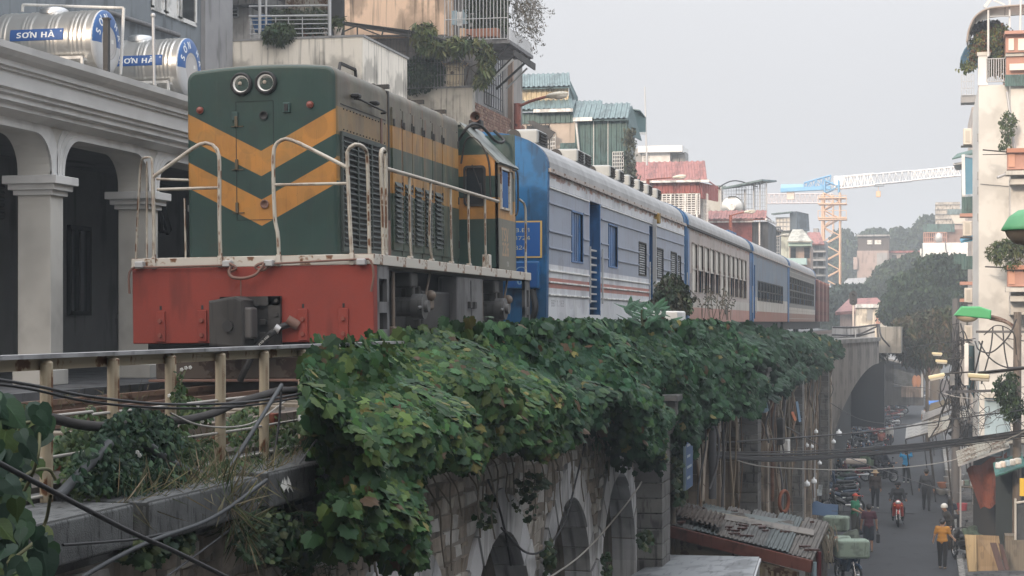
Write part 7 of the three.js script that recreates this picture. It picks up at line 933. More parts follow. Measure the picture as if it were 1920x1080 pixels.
// ---------- the street ----------
{
  person('woman seen from behind in a mustard yellow shirt and black trousers beside the scooter', G(1767, 1066), PI - .25, 1.58, { top: [.36, .17, .025], bottom: [.012, .012, .014], bun: true, shoe: [.25, .2, .16], step: .05, arms: [[.15, .67, .0, .19, .56, .06], [-.15, .68, .02, -.20, .60, .10]], skin: mat(.42, .26, .18, .6) });
  person('man seen from behind in a maroon shirt and dark shorts carrying a black bag', G(1629, 1035), PI + .15, 1.63, { top: [.075, .022, .035], bottom: [.02, .024, .035], shorts: true, step: .04, shoe: [.2, .16, .12], arms: [[.14, .67, 0, .15, .53, .05], [-.15, .67, 0, -.165, .53, .02]] });
  { const q = G(1629, 1035).add(V(.31, .48, 0)), b = thing('hand_bag', 'black bag hanging from the hand of the man in maroon', 'bag', q); nb().rb(q.x, q.y, q.z, .12, .3, .34, .03).build('bag', K.black, b); nb().tube([V(q.x, q.y + .14, q.z - .08), V(q.x - .02, q.y + .30, q.z), V(q.x, q.y + .14, q.z + .08)], .012, 6, 12).build('handle', K.black, b); }
  person('man in a green T-shirt and red cap turned towards the man in maroon', G(1603, 1012), 1.1, 1.66, { top: [.02, .17, .085], bottom: [.05, .05, .04], cap: [.45, .06, .03], step: .03, arms: [[.13, .67, .03, .06, .62, .17], [-.13, .67, .02, -.04, .60, .16]] });
  { const q = G(1612, 1008).add(V(0, .45, .1)), b = thing('cloth_bag', 'dark cloth bag hanging before the man in green', 'bag', q); put('cloth', BM([[V(0, .2, 0), V(0, -.2, 0), .09, .14], [V(.05, -.2, 0), V(-.05, -.2, 0), .13, .13]], .03, .05), mat(.035, .037, .045, .9), b); }
  person('man in a dark grey suit and cap walking away in the middle of the street', G(1737, 957), PI, 1.72, { top: [.035, .038, .045], bottom: [.035, .037, .042], longSleeve: true, step: .10, cap: [.02, .02, .022], skirtR: .072, arms: [[.14, .67, .0, .165, .53, .05], [-.14, .67, -.02, -.165, .53, -.04]] });
  person('woman in a dark patterned jacket, pale hat and leggings walking towards the viewer', G(1641, 953), .1, 1.6, { top: mat(.07, .055, .05, .9, { map: T.rust }), bottom: [.014, .014, .018], longSleeve: true, hat: [.42, .30, .18], step: .07, skirtR: .078, shoe: [.35, .33, .3], collar: [.2, .16, .13] });
  person('woman in a bright blue jacket with both arms raised, far along the street', G(1699, 905), PI + .1, 1.6, { top: [.02, .27, .55], bottom: [.015, .016, .02], longSleeve: true, step: .05, shoe: [.6, .6, .58], arms: [[.16, .80, .02, .15, .93, .04], [-.16, .80, .02, -.15, .93, .04]] });
  person('distant man in a pale grey shirt at the far end of the stalls', G(1734, 806), PI, 1.65, { top: [.30, .31, .33], bottom: [.09, .09, .10], step: .06, cell: .018 });
  person('person in a rust red jacket sitting among the far motorbikes', G(1652, 846), .6, 1.6, { top: [.20, .06, .04], bottom: [.03, .03, .035], sit: 1, helmet: [.5, .5, .5], cell: .018, longSleeve: true });
  person('person in pale clothes and helmet among the far motorbikes', G(1668, 842), -.3, 1.6, { top: [.45, .45, .44], bottom: [.04, .04, .05], helmet: [.05, .05, .06], cell: .018, longSleeve: true });
  person('person in a dark navy top sitting inside the stall behind the green sack', G(1782, 996), PI - .6, 1.6, { top: [.012, .018, .035], bottom: [.02, .02, .025], sit: 1, cell: .015, longHair: true, arms: [[.14, .5, .05, .1, .42, .15], [-.14, .5, .05, -.1, .42, .15]] });
  person('person in a white helmet bent over the scooter behind the woman in yellow', G(1782, 1030), -1.2, 1.6, { top: [.05, .05, .05], bottom: [.04, .035, .03], helmet: [.62, .62, .60], lean: .35, longSleeve: true });
  const rideLegs = [[.07, .46, -.02, .12, .40, .22, .11, .17, .16], [-.07, .46, -.02, -.12, .40, .22, -.11, .17, .16]], rideArms = [[.17, .60, .10, .18, .60, .27], [-.17, .60, .10, -.18, .60, .27]];
  const sc = G(1683, 985); motorbike('red scooter ridden towards the viewer by a person in black', [.42, .05, .03], sc, .05);
  person('rider in a black jacket, dark helmet and mask on the red scooter', sc.clone().add(V(0, .0, -.12)), .05, 1.66, { top: [.016, .016, .018], bottom: [.03, .025, .022], longSleeve: true, helmet: [.02, .02, .022], mask: [.03, .03, .035], legs: rideLegs, arms: rideArms });
  const b1 = motorbike('black scooter with a white number plate parked before the plywood boards', [.03, .032, .035], G(1803, 1050), PI + .35, { plate: true });
  const park = 'motorbikes parked along the viaduct wall';
  const proto = motorbike('red motorbike parked in the row against the viaduct wall', [.2, .028, .025], G(1545, 945), -1.35, { group: park });
  const dark = motorbike('black motorbike parked in front of the row by the wall, seat towards the street', [.025, .028, .032], G(1580, 962), -1.5, { group: park }), blu = motorbike('dark blue motorbike with a long seat in the parked row by the wall', [.02, .05, .10], G(1575, 948), -1.5, { group: park });
  [['dark', 1572, 936, 'black motorbike in the parked row just behind the blue one'], ['blu', 1578, 922, 'dark blue motorbike fourth from the front of the parked row'], ['dark', 1572, 912, 'black motorbike near the far end of the parked row'], ['proto', 1600, 903, 'red motorbike at the far end of the parked row'], ['dark', 1590, 893, 'black motorbike under the pile of sacks beyond the parked row']].forEach(([k, px, py, l], i) => copy({ dark, blu, proto }[k], l, G(px, py), -1.45 + rr(-.15, .15), park));
  const farB = 'motorbikes crowded by the wall beyond the wires';
  [[1625, 880], [1632, 862], [1612, 850], [1640, 845], [1622, 832], [1650, 832], [1632, 818], [1655, 818], [1640, 805], [1662, 806], [1650, 792], [1668, 790], [1660, 778], [1676, 772], [1612, 815], [1604, 834], [1690, 762], [1605, 868], [1618, 866], [1640, 858], [1606, 858], [1628, 840], [1612, 826], [1640, 822], [1620, 805], [1645, 815], [1655, 800], [1632, 796], [1668, 798], [1676, 784], [1684, 776], [1726, 748]].forEach(([px, py], i) => copy([dark, blu, dark, dark, blu, proto][i % 6], [i === 32 ? 'motorbike parked outside the far shutter' : 'motorbike in the far crowd of parked bikes near the viaduct wall'][0], G(px, py), rr(-1.9, -.6), i === 32 ? undefined : farB));
  const m2 = copy(dark, 'dark motorbike carrying two riders away from the viewer', G(1656, 906), PI - .9); delete m2.userData.group;
  for (const [dz, l, c, h] of [[.05, 'front rider in dark clothes on the motorbike heading away', [.03, .035, .05], [.03, .03, .03]], [-.38, 'rear rider in a dark jacket on the motorbike heading away', [.025, .025, .03], [.05, .12, .25]]]) { const a = PI - .9; person(l, m2.position.clone().add(V(Math.sin(a) * dz, .02, Math.cos(a) * dz)), a, 1.6, { top: c, bottom: [.03, .03, .035], longSleeve: true, helmet: h, legs: rideLegs, arms: rideArms, cell: .016 }); }
  const m3p = G(1590, 1092), m3 = copy(blu, 'dark blue delivery motorbike laden with green wrapped boxes beside the shed', m3p, .5); delete m3.userData.group;
  person('rider in black crouching at the delivery motorbike beside the shed', G(1560, 1082), .9, 1.6, { top: [.02, .02, .022], bottom: [.025, .025, .03], longSleeve: true, sit: 1, lean: .2 });
  const box = (label, px, py, w, h, d, ry, m = K.boxGreen, lift = 0, name = 'wrapped_box') => { const q = G(px, py); const b = tag(nb().rb(q.x, q.y + h / 2 + lift, q.z, w, h, d, .08, ry).build(name, m), label, 'box'); return b; };
  box('large pale green wrapped box on the delivery motorbike', 1597, 1095, 1.0, .55, .6, .2, K.boxGreen, .78);
  box('pale green wrapped box on the ground behind the shed roof', 1570, 1045, .9, .7, .7, .1); box('green wrapped box stacked on top behind the shed roof', 1568, 1035, .85, .5, .6, -.1, mat(.27, .34, .27, .8, { map: T.grime }), .72); box('olive sack beside the man in green', 1592, 1048, .7, .5, .6, .4, mat(.20, .25, .19, .9, { map: T.grime }), 0, 'sack'); box('pale foam box top on the far pile', 1605, 905, 1.0, .25, .5, 0, K.potWhite, .9);
  for (const [l, px, py, r, c] of [['dark green sack in the pile beyond the motorbikes', 1585, 915, .5, [.04, .09, .06]], ['yellow green sack on the pile beyond the motorbikes', 1605, 893, .48, [.13, .17, .07]], ['green leafy bundle at the far end of the pile', 1625, 880, .55, [.07, .11, .05]], ['dark green sack behind the plywood boards', 1820, 1030, .55, [.08, .11, .075]], ['grey green net sack beside the wrapped boxes', 1597, 1028, .42, [.12, .14, .11]]]) { const q = G(px, py), s = thing('sack', l, 'sack', q), g = blobMesh([[V(-r * .3, r * .5, 0), V(r * .3, r * .55, .1), r * .7, r * .62], [V(0, r, 0), V(.1, r * 1.3, 0), r * .5, r * .25]], .06, .2), p = g.attributes.position; for (let i = 0; i < p.count; i++) { const n = vn(p.getX(i) * 6 + 50, p.getY(i) * 6 + 50 + p.getZ(i) * 5, 999, 999, 13) - .5; p.setXYZ(i, p.getX(i) + n * .12, Math.max(0, p.getY(i) + n * .1), p.getZ(i) + n * .1); } g.computeVertexNormals(); put('cloth', boxUV(bare(g)), mat(...c, .9, { map: T.grime }), s); }
  { const q = G(1512, 985); const tb = thing('covered_motorbike', 'motorbike under a dark blue tarpaulin by the wall', 'tarpaulin', q), g = new THREE.PlaneGeometry(2.4, 1.7, 24, 18); g.rotateX(-PI / 2); const p = g.attributes.position; for (let i = 0; i < p.count; i++) { const x = p.getX(i), z = p.getZ(i); p.setY(i, Math.max(.12, .95 - .5 * Math.abs(z) - .22 * x * x * .5) + .12 * (vn(x * 3 + 30, z * 3 + 30, 99, 99, 6) - .5)); } g.computeVertexNormals(); put('sheet', g, K.tarpBlue, tb); }
  { const q = G(1500, 968); tag(nb().slab(q.clone().add(V(-1, 1.3, 0)), q.clone().add(V(.9, 1.25, 0)), q.clone().add(V(.9, .9, .9)), q.clone().add(V(-1, .95, .9)), .03).build('grey_sheet', mat(.33, .36, .37, .7, { map: T.grime })), 'pale grey plastic sheet over goods by the wall', 'sheet'); }
  { const q = G(1530, 930); tag(nb().rb(q.x - .6, q.y + .8, q.z, .9, .7, .5, .03).build('carton', K.ply), 'brown carton standing against the viaduct wall behind the bikes', 'carton'); tag(nb().ball(q.x - .7, q.y + 1.25, q.z, .25, .12, .2, 10).build('green_bundle', mat(.1, .4, .18, .7)), 'bright green bundle on top of the brown carton', 'bundle'); }
  // right hand stalls
  const A = atZ, ws = thing('stall_awning', 'grey sheet awning over the stall with the red brown tarpaulin', 'awning', A(1840, 860, 66));
  { const b = nb(), a = A(1793, 848, 63.5), e = A(1797, 873, 61), c = A(1893, 838, 60.5), d = A(1885, 826, 63.5); b.slab(a, d, c, e, .04); b.corr(e.clone().add(V(0, .03, 0)), c.clone().sub(e), a.clone().sub(e), .11, .02); b.build('sheet', K.sheet, ws); nb().beam(e, c, .05, .07).build('edge', K.galv, ws); const st = nb(); for (const [p, q] of [[1801, 872], [1880, 842]]) st.bar(A(p, q, 61.5), V(A(p, q, 61.5).x, 0, A(p, q, 61.5).z), .035); st.build('post', K.galv, ws); }
  { const tp = thing('hanging_tarpaulin', 'red brown tarpaulin hanging crumpled under the grey awning', 'tarpaulin', A(1850, 900, 62)), P = (u, v) => { const l = A(1812 + 26 * v, 880 + 74 * v, 62), r = A(1888 - 2 * v, 848 + 92 * v, 63); const q = l.lerp(r, u); q.z += .12 * Math.sin(u * 9 + v * 4) * (.3 + v) + .25 * v; q.y += .05 * Math.sin(u * 13); return q; }, b = nb(); for (let i = 0; i < 14; i++) for (let j = 0; j < 10; j++) b.quad(P(i / 14, j / 10), P(i / 14, (j + 1) / 10), P((i + 1) / 14, (j + 1) / 10), P((i + 1) / 14, j / 10)); b.build('sheet', K.tarpBrown, tp); }
  nb().bb(1.6, 5, 0, 3.2, -64, -64.3).build('stall_wall', mat(.04, .042, .045, .9), ws);
  { const h = thing('stall_hut', 'dark shop hut behind the plywood with a green sheet roof at the right edge', 'stall', A(1900, 960, 60)); const a = A(1866, 892, 58.5), b = A(1922, 872, 58.5); nb().slab(a, b, b.clone().add(V(0, .25, -2)), a.clone().add(V(0, .25, -2)), .05).build('roof', mat(.05, .17, .15, .6, { map: T.grime }), h); nb().bb(wx(1905, 58), wx(1925, 58), wy(1905, 1035, 58), wy(1905, 945, 58), -58, -58.1).build('shutter_board', mat(.06, .07, .08, .7, { map: T.grime }), h); nb().bar(A(1904, 1040, 57.9), A(1904, 935, 57.9), .04).bar(A(1904, 943, 57.9), A(1925, 940, 57.9), .04).build('frame', K.cream, h); nb().bb(wx(1912, 57.9), wx(1922, 57.9), wy(1912, 930, 57.9), wy(1912, 897, 57.9), -57.9, -58).build('yellow_sign', mat(.65, .42, .04, .6), h); nb().bb(wx(1885, 59), wx(1925, 59), 0, wy(1900, 1005, 59), -59, -59.8).build('counter', K.woodGrey, h); nb().bb(wx(1868, 60), 5, 0, 3.4, -60.4, -60.6).build('back_wall', mat(.03, .04, .045, .9), h); for (let k = 0; k < 5; k++) { const q = A(1872 + k * 9, 880 - k * 2, 58.3); nb().rb(q.x, q.y + .12, q.z, .2, .2, .2, .05, k).build('bundle', [K.white, K.potWhite, K.blueWall, K.white, K.cream][k], h); } }
  const ply = (l, pts, m, th = .03) => { const q = pts.map(([a, b, z]) => A(a, b, z)); return tag(nb().slab(q[0], q[1], q[2], q[3], th).build('wooden_board', m), l, 'board'); };
  ply('pale plywood board leaning nearest the street', [[1808, 1003, 56.4], [1829, 1004, 56.6], [1830, 1072, 56.2], [1815, 1072, 56.0]], mat(.50, .36, .19, .75, { map: T.wood }), .05); ply('large brown plywood board leaning at the stall corner', [[1828, 1003, 56.7], [1872, 1005, 57.0], [1880, 1070, 56.5], [1830, 1071, 56.4]], mat(.32, .22, .12, .8, { map: T.wood })); ply('narrow dark red plank leaning on the plywood', [[1856, 1018, 56.3], [1868, 1018, 56.3], [1884, 1070, 56.0], [1872, 1070, 56.0]], K.woodDark); ply('second narrow dark red plank, farther right on the plywood', [[1872, 1019, 56.3], [1880, 1022, 56.3], [1893, 1069, 56.0], [1885, 1070, 56.0]], K.woodDark); ply('grey board closing the stall beside the planks', [[1884, 1013, 57.3], [1925, 1012, 57.5], [1925, 1070, 57.3], [1888, 1070, 57.2]], K.woodGrey);
  for (const [l, px, py, n, m] of [['stack of dull steel pots at the edge of the stall', 1782, 930, 4, K.galv], ['stack of orange clay pots on the stall front', 1797, 925, 3, K.terracotta], ['low stack of brown pots on the pavement by the stall', 1768, 928, 2, K.terracotta]]) { const q = G(px, py), s = thing('pot_stack', l, 'pots', q); for (let k = 0; k < n; k++) nb().lathe([[.12, 0], [.22, .1], [.25, .24], [.28, .27], [.24, .27], [.2, .1], [0, .04]], M4().makeTranslation(q.x + rr(-.05, .05), q.y + k * .3, q.z), 16).build('pot', k % 2 ? m : K.galv, s); }
  { const q = G(1804, 962); tag(nb().lathe([[.16, 0], [.22, .4], [.23, .4], [.2, .38], [.15, .03], [0, .03]], M4().makeTranslation(q.x, q.y, q.z), 18).build('pink_bucket', mat(.35, .07, .09, .5)), 'pink plastic bucket at the pavement edge', 'bucket'); }
  { const q = G(1796, 946), t = thing('stall_table', 'low stall table with goods behind the pots', 'table', q); nb().rb(q.x + .5, .75, q.z - .6, 1.4, .05, 1.2, .01).build('top', K.woodGrey, t); for (const [a, b] of [[-.15, 0], [1.15, 0], [-.15, -1.1], [1.15, -1.1]]) nb().bar(V(q.x + a, 0, q.z + b), V(q.x + a, .75, q.z + b), .03).build('leg', K.woodGrey, t); for (let k = 0; k < 6; k++) nb().rb(q.x + k * .24 - .1, .9, q.z - .4 + rr(-.2, .2), .2, .24, .25, .03).build('goods', [K.terracotta, K.white, K.boxGreen, K.galv, K.potWhite, K.ply][k], t); }
  for (const [l, pts, m] of [['wide pale grey awning sloping towards the street before the blue wall', [[1740, 792, 86], [1832, 764, 86], [1812, 788, 80], [1741, 822, 80]], K.sheet], ['grey awning sheet drooping lowest at the left end', [[1700, 800, 88], [1742, 790, 88], [1742, 812, 83], [1698, 824, 83]], mat(.34, .34, .33, .8, { map: T.grime })], ['brown grey awning behind the wide pale one', [[1735, 775, 100], [1800, 754, 100], [1802, 760, 95], [1728, 792, 95]], mat(.20, .185, .17, .8, { map: T.grime })], ['small dark yellow brown canopy farther back', [[1745, 758, 112], [1795, 744, 112], [1796, 750, 108], [1742, 772, 108]], mat(.16, .12, .06, .8, { map: T.grime })], ['bright blue tarpaulin canopy at the far stalls', [[1735, 753, 120], [1770, 752, 120], [1766, 766, 114], [1748, 764, 114]], K.tarpBright], ['long grey sheet roof crossing under the wires to the pole', [[1790, 832, 72], [1925, 820, 72], [1925, 832, 67], [1775, 836, 67]], K.sheet], ['dark canvas hanging below the wide awning', [[1776, 812, 81], [1832, 786, 82], [1832, 826, 82], [1790, 824, 81]], K.dark]]) { const q = pts.map(([a, b, z]) => A(a, b, z)), t = thing('awning', l, 'awning', q[0]), b = nb(); b.slab(...q, .05).build('sheet', m, t); if (l[0] !== 'd') { const r = nb(); r.beam(q[3], q[2], .05, .06); for (const p of [q[3], q[2]]) r.bar(p, V(p.x + .3, 0, p.z - .3), .03); r.build('frame', K.iron, t); } }
  // houses on the right
  const Z = 70, XL = wx(1835, Z), h = thing('plastered_house', 'tall narrow pale plastered house on the right with balconies and plants', 'house', [XL + 2, 0, -Z]), pw = mat(.64, .635, .61, .9, { map: T.soft, bumpMap: TB.plaster, bumpScale: .01 });
  nb().bb(XL, XL + 6, 0, wy(1835, 160, Z), -Z, -Z - 9).build('wall', pw, h); nb().bb(XL - .02, XL + .32, wy(1835, 160, Z) - .0, wy(1835, 105, Z), -Z + .02, -Z - .4).build('corner_pier', K.whiteWall, h); nb().bb(XL - .06, XL + .42, wy(1835, 105, Z), wy(1835, 98, Z), -Z + .06, -Z - .5).build('pier_cap', K.cream, h);
  nb().bb(XL - .004, XL + .01, 0, wy(1835, 640, Z), -Z + .012, -Z - .2).build('blue_strip', K.blueWall, h); fr(nb(), 1846, 1894, 744, 870, Z - .012, .2).build('blue_wall_panel', K.blueWall, h); fr(nb(), 1845, 1893, 738, 746, Z - .5, .5).build('cream_ledge', K.cream, h);
  bars(nb(), 1850, 1886, 110, 153, Z - .02, 8, 1, .022).build('roof_railing', K.galv, h); fr(nb(), 1895, 1990, 152, 590, Z - 1.4, 2).build('side_wall', mat(.66, .64, .60, .9, { map: T.soft }), h);
  fr(nb(), 1886, 1990, 70, 97, Z - .8, 3).build('balcony_front', K.pinkTrim, h); fr(nb(), 1884, 1990, 56, 62, Z - 1, 3).build('balcony_rail', K.pinkTrim, h); fr(nb(), 1886, 1990, 62, 70, Z - .7, 3).build('balcony_front', K.pinkTrim, h); fr(nb(), 1886, 1990, 97, 104, Z - .7, 3).build('balcony_base', K.cream, h); fr(nb(), 1887, 1990, 104, 150, Z - .6, 3).build('storey_front', K.pinkTrim, h); for (const [a, b, c, d] of [[1891, 1901, 72, 94], [1909, 1930, 72, 94], [1893, 1935, 119, 131]]) fr(nb(), a, b, c, d, Z - .85, .1).build('cream_panel', mat(.70, .62, .55, .8), h);
  { const o = A(1884, 153, Z - 1.6), b = nb(); b.corr(V(o.x, wy(1884, 172, Z), o.z), V(3, 0, 0), V(0, .42, 0), .12, .03).slab(o, o.clone().add(V(3, .1, 0)), o.clone().add(V(3, .35, -2)), o.clone().add(V(0, .25, -2)), .04).build('sheet_canopy', K.corrGreen, h); }
  nb().bar(A(1888, 172, Z - 1.5), A(1908, 320, Z - 1.5), .05).bar(A(1870, 333, Z - 1.9), A(1912, 317, Z - 1.5), .05).build('drain_pipe', K.galv, h);
  for (const [y0, c] of [[285, K.terracotta], [505, K.terracotta]]) { fr(nb(), 1889, 1990, y0, y0 + 32, Z - 2, .5).build('balcony_front', K.pinkTrim, h); fr(nb(), 1891, 1903, y0 + 3, y0 + 28, Z - 2.05, .1).build('cream_panel', mat(.50, .27, .19, .85), h); fr(nb(), 1886, 1990, y0 + 34, y0 + 42, Z - 2.2, .8).build('moulding', K.cream, h); fr(nb(), 1888, 1990, y0 - 8, y0, Z - 2.2, .8).build('planter', c, h); fr(nb(), 1894, 1990, y0 + 50, y0 + 60, Z - 2, 1).build('slab', K.cream, h); }
  nb().bar(A(1843, 281, Z - 1.2), A(1900, 286, Z - 1.9), .025).bar(A(1843, 290, Z - 1.2), A(1900, 289, Z - 1.9), .015).bar(A(1848, 500, Z - .8), A(1890, 502, Z - 1.9), .03).bar(A(1838, 345, Z - .05), A(1898, 350, Z - .05), .01).build('laundry_rod', K.iron, h);
  for (const q of [250, 322, 350, 400]) fr(nb(), 1833, 1836, q, q + 14, Z + .4, .3).build('wall_vent', K.greyWall, h);
  tree('green leafy plant in an orange planter on the upper right balcony', A(1896, 282, Z - 2), [[...A(1890, 232, Z - 2).toArray(), .28, .5, .3], [...A(1884, 268, Z - 2).toArray(), .2, .25, .2]], 130, .15, [[.08, .12, .06], [.10, .13, .06]], { trunk: .015, name: 'balcony_plant', cat: 'plant' });
  tree('bushy green plant below the big green street lamp at the right edge', A(1905, 500, Z - 2), [[...A(1875, 470, Z - 2).toArray(), .5, .35, .3], [...A(1905, 460, Z - 2).toArray(), .5, .35, .3], [...A(1900, 495, Z - 2).toArray(), .3, .15, .3]], 230, .2, [[.09, .13, .05], [.13, .15, .06]], { geo: CL.long, trunk: .02, name: 'balcony_plant', cat: 'plant' });
  tree('yellow green roof garden shrub under the curved canopy', A(1862, 140, Z + .6), [[...A(1850, 80, Z + .5).toArray(), .55, .5, .4], [...A(1872, 75, Z + .7).toArray(), .45, .6, .4], [...A(1840, 100, Z + .4).toArray(), .45, .25, .3], [...A(1815, 122, Z + .2).toArray(), .3, .15, .3], [...A(1865, 115, Z + .5).toArray(), .5, .5, .3]], 1000, .2, [[.16, .17, .05], [.10, .13, .05], [.07, .10, .04], [.18, .10, .05]], { trunk: .03, name: 'roof_shrub', cat: 'shrub' });
  tree('dark red brown shrub at the back of the roof garden', A(1855, 140, Z + 1.4), [[...A(1852, 50, Z + 1.4).toArray(), .55, .25, .4]], 260, .18, [[.08, .05, .05], [.06, .05, .04]], { trunk: .03, name: 'roof_shrub', cat: 'shrub' });
  { const c = thing('curved_canopy', 'curved translucent roof canopy on white posts over the roof garden', 'canopy', A(1860, 60, Z)), P = [[1813, 78], [1817, 55], [1828, 32], [1850, 17], [1885, 12], [1925, 9]], f = nb(), s = nb(); const near = P.map(([a, b]) => A(a, b, Z - .2)), fa = near.map((p) => p.clone().add(V(.1, .15, -3))); f.tube(near, .04, 6, 30).tube(fa, .04, 6, 30); for (let i = 0; i < P.length; i++) { f.bar(near[i], fa[i], .025); if (i) s.slab(near[i - 1], near[i], fa[i], fa[i - 1], .01); } f.build('frame', mat(.25, .21, .18, .6), c); s.build('sheet', mat(.50, .45, .38, .5), c); nb().bar(A(1853, 106, Z - .15), A(1853, 18, Z - .15), .045).bar(A(1913, 60, Z - .5), A(1914, 0, Z - .5), .04).build('post', K.white, c); nb().bar(A(1855, 31, Z - .1), A(1893, 30, Z - .1), .025).beam(A(1846, 14, Z), A(1862, -8, Z), .12, .12).beam(A(1862, 0, Z), A(1884, 9, Z), .05, .05).beam(A(1893, 52, Z), A(1893, -20, Z), .06, .06).build('strut', K.galv, c); }
  { const n = thing('neighbour_house', 'narrow house beyond the plastered one with an open white window, air conditioners and green sheets', 'house', [wx(1822, 84), 0, -84]), Zn = 84; fr(nb(), 1822, 1860, 200, 900, Zn + 2, 8).build('wall', mat(.55, .50, .46, .9, { map: T.plaster }), n); sheet(nb(), 1803, 1836, 320, 402, Zn, .25).build('ribbed_wall', K.corrGreen, n); sheet(nb(), 1803, 1836, 480, 505, Zn, .25).build('ribbed_wall', K.corrGreen, n); nb().slab(A(1785, 297, Zn - 1.5), A(1830, 286, Zn - 1), A(1832, 278, Zn + 1.5), A(1795, 288, Zn + 1.5), .06).build('roof', mat(.07, .13, .11, .6), n); nb().slab(A(1787, 306, Zn - 1), A(1822, 301, Zn - 1), A(1822, 312, Zn - .5), A(1792, 316, Zn - .5), .1).build('canopy', K.galv, n);
    { const w = new THREE.Group(); w.name = 'open_window'; n.add(w); const a = A(1806, 292, Zn - 2), b = A(1829, 295, Zn - .5), c = A(1829, 365, Zn - .5), d = A(1807, 367, Zn - 2); nb().slab(a, b, c, d, .03).build('pane', mat(.10, .33, .42, .2), w); nb().beam(a, b, .14, .1).beam(b, c, .1, .1).beam(c, d, .14, .1).beam(d, a, .14, .14).build('frame', K.whiteWall, w); }
    for (const [p, q, w, hh] of [[1806, 242, 16, 30], [1805, 415, 17, 28], [1808, 540, 15, 27], [1808, 610, 15, 26]]) { const ac = new THREE.Group(); ac.name = 'air_conditioner'; n.add(ac); const a = A(p, q, Zn - 1), b = A(p + w, q + hh, Zn - 1); nb().rb((a.x + b.x) / 2, (a.y + b.y) / 2, a.z, b.x - a.x, a.y - b.y, .6, .03).build('case', mat(.60, .55, .48, .6, { map: T.soft }), ac); nb().rb((a.x + b.x) / 2, (a.y + b.y) / 2, a.z + .31, (b.x - a.x) * .5, (a.y - b.y) * .7, .02, .005).build('grille', mat(.40, .37, .32, .6), ac); nb().beam(V(a.x - .1, b.y - .06, a.z), V(b.x + .1, b.y - .06, a.z), .5, .05).build('bracket', K.iron, ac); }
    for (const q of [400, 528, 560]) fr(nb(), 1800, 1838, q, q + 6, Zn - .8, 1).build('moulding', K.pinkTrim, n); sheet(nb(), 1788, 1812, 476, 495, Zn + 1, .2).build('green_balcony', K.corrGreen, n); bars(nb(), 1803, 1826, 140, 178, Zn - .5, 5, 3, .016).build('balcony_bars', K.galv, n); fr(nb(), 1802, 1834, 178, 192, Zn - .4, 1).build('balcony_slab', K.greyWall, n); { const P = [[1799, 128], [1801, 108], [1808, 92], [1818, 80]].map(([a, b]) => A(a, b, Zn - .6)), s = nb(); for (let i = 1; i < 4; i++) s.slab(P[i - 1], P[i], P[i].clone().add(V(.8, .1, -1)), P[i - 1].clone().add(V(.8, .1, -1)), .05); s.build('blue_hood', mat(.03, .09, .14, .5), n); }
    { const w = new THREE.Group(); w.name = 'tall_window'; n.add(w); const a = A(1812, 645, Zn - 9), b = A(1834, 648, Zn - 7), c = A(1834, 760, Zn - 7), d = A(1812, 722, Zn - 9); nb().slab(a, b, c, d, .03).build('pane', mat(.10, .26, .32, .2), w); nb().beam(a, b, .12, .08).beam(d, a, .16, .14).build('frame', K.whiteWall, w); } nb().slab(A(1800, 450, Zn), A(1832, 440, Zn), A(1832, 450, Zn - 1), A(1802, 456, Zn - 1), .05).build('blue_canopy', mat(.06, .25, .38, .6), n); fr(nb(), 1790, 1812, 600, 760, Zn + 6, 3).build('pillar', K.greyWall, n); }
  // bridge abutment beyond the train, shuttered shop and wall
  { const v = thing('bridge', 'concrete arch bridge end with cables where the viaduct meets the dark underpass', 'bridge', [-3.5, 0, -92]), a = V(-4.2, 0, -85.5), b = V(wx(1648, 100), 0, -100), d = b.clone().sub(a), L = d.length(); d.normalize(); const m = M4().makeBasis(d, UP, d.clone().cross(UP)); m.setPosition(a.clone().addScaledVector(d.clone().cross(UP), -1.2)); const pts = [[0, 0], [.4, 0], [.5, 2.6]]; for (let k = 1; k <= 12; k++) { const s = k / 12; pts.push([.5 + (L - .5) * s, 2.6 + 2.95 * Math.sin(s * PI / 2) ** .8]); } pts.push([L, 6.75], [0, 6.75]); nb().ext(pts, 1.2, m).build('arch_wall', mat(.21, .19, .17, .95, { map: T.streak }), v); nb().beam(a.clone().setY(6.85).add(V(-.6, 0, 0)), b.clone().setY(6.85).add(V(-.6, 0, 0)), 1.4, .2).build('coping', K.concrete, v);
    fr(nb(), 1560, 1640, 612, 640, 103, .2).build('parapet', mat(.42, .43, .44, .9, { map: T.streak }), v); fr(nb(), 1648, 1690, 613, 662, 106, 6).build('end_wall', mat(.26, .25, .225, .95, { map: T.streak }), v); nb().slab(A(1570, 648, 100), A(1638, 646, 100), A(1642, 632, 104), A(1585, 634, 104), .06).build('sheet_roof', mat(.55, .53, .50, .7, { map: T.rust }), v); fr(nb(), 1566, 1658, 676, 800, 113, 2).build('underpass_shade_panel', mat(.018, .02, .024, .9), v); const dn = b.clone(); nb().bb(dn.x - 6, dn.x - .4, 5.5, 6.7, -100.5, -104).build('deck', K.darkConcrete, v); nb().bb(-9, WALL - .2, 0, 6.6, -86, -112).build('tunnel_shade_bank', K.dark, v);  // underpass darkness is put into the near-black panel and bank colours
    const cb = nb(); for (const [p, q, s] of [[[1562, 614], [1600, 614], [1645, 609]], [[1560, 628], [1605, 628], [1645, 612]], [[1560, 634], [1600, 632], [1640, 622]], [[1645, 608], [1646, 640], [1642, 660]], [[1648, 608], [1652, 630], [1668, 650]], [[1566, 660], [1600, 658], [1640, 645]]].map((x) => x)) cb.tube([A(...p, 100.5), A(...q, 99.5), A(...s, 99.8)], .05, 5, 14); cb.build('hanging_cable', K.cable, v); nb().bar(A(1604, 652, 99), A(1604, 618, 99), .04).build('pole', K.galv, v);
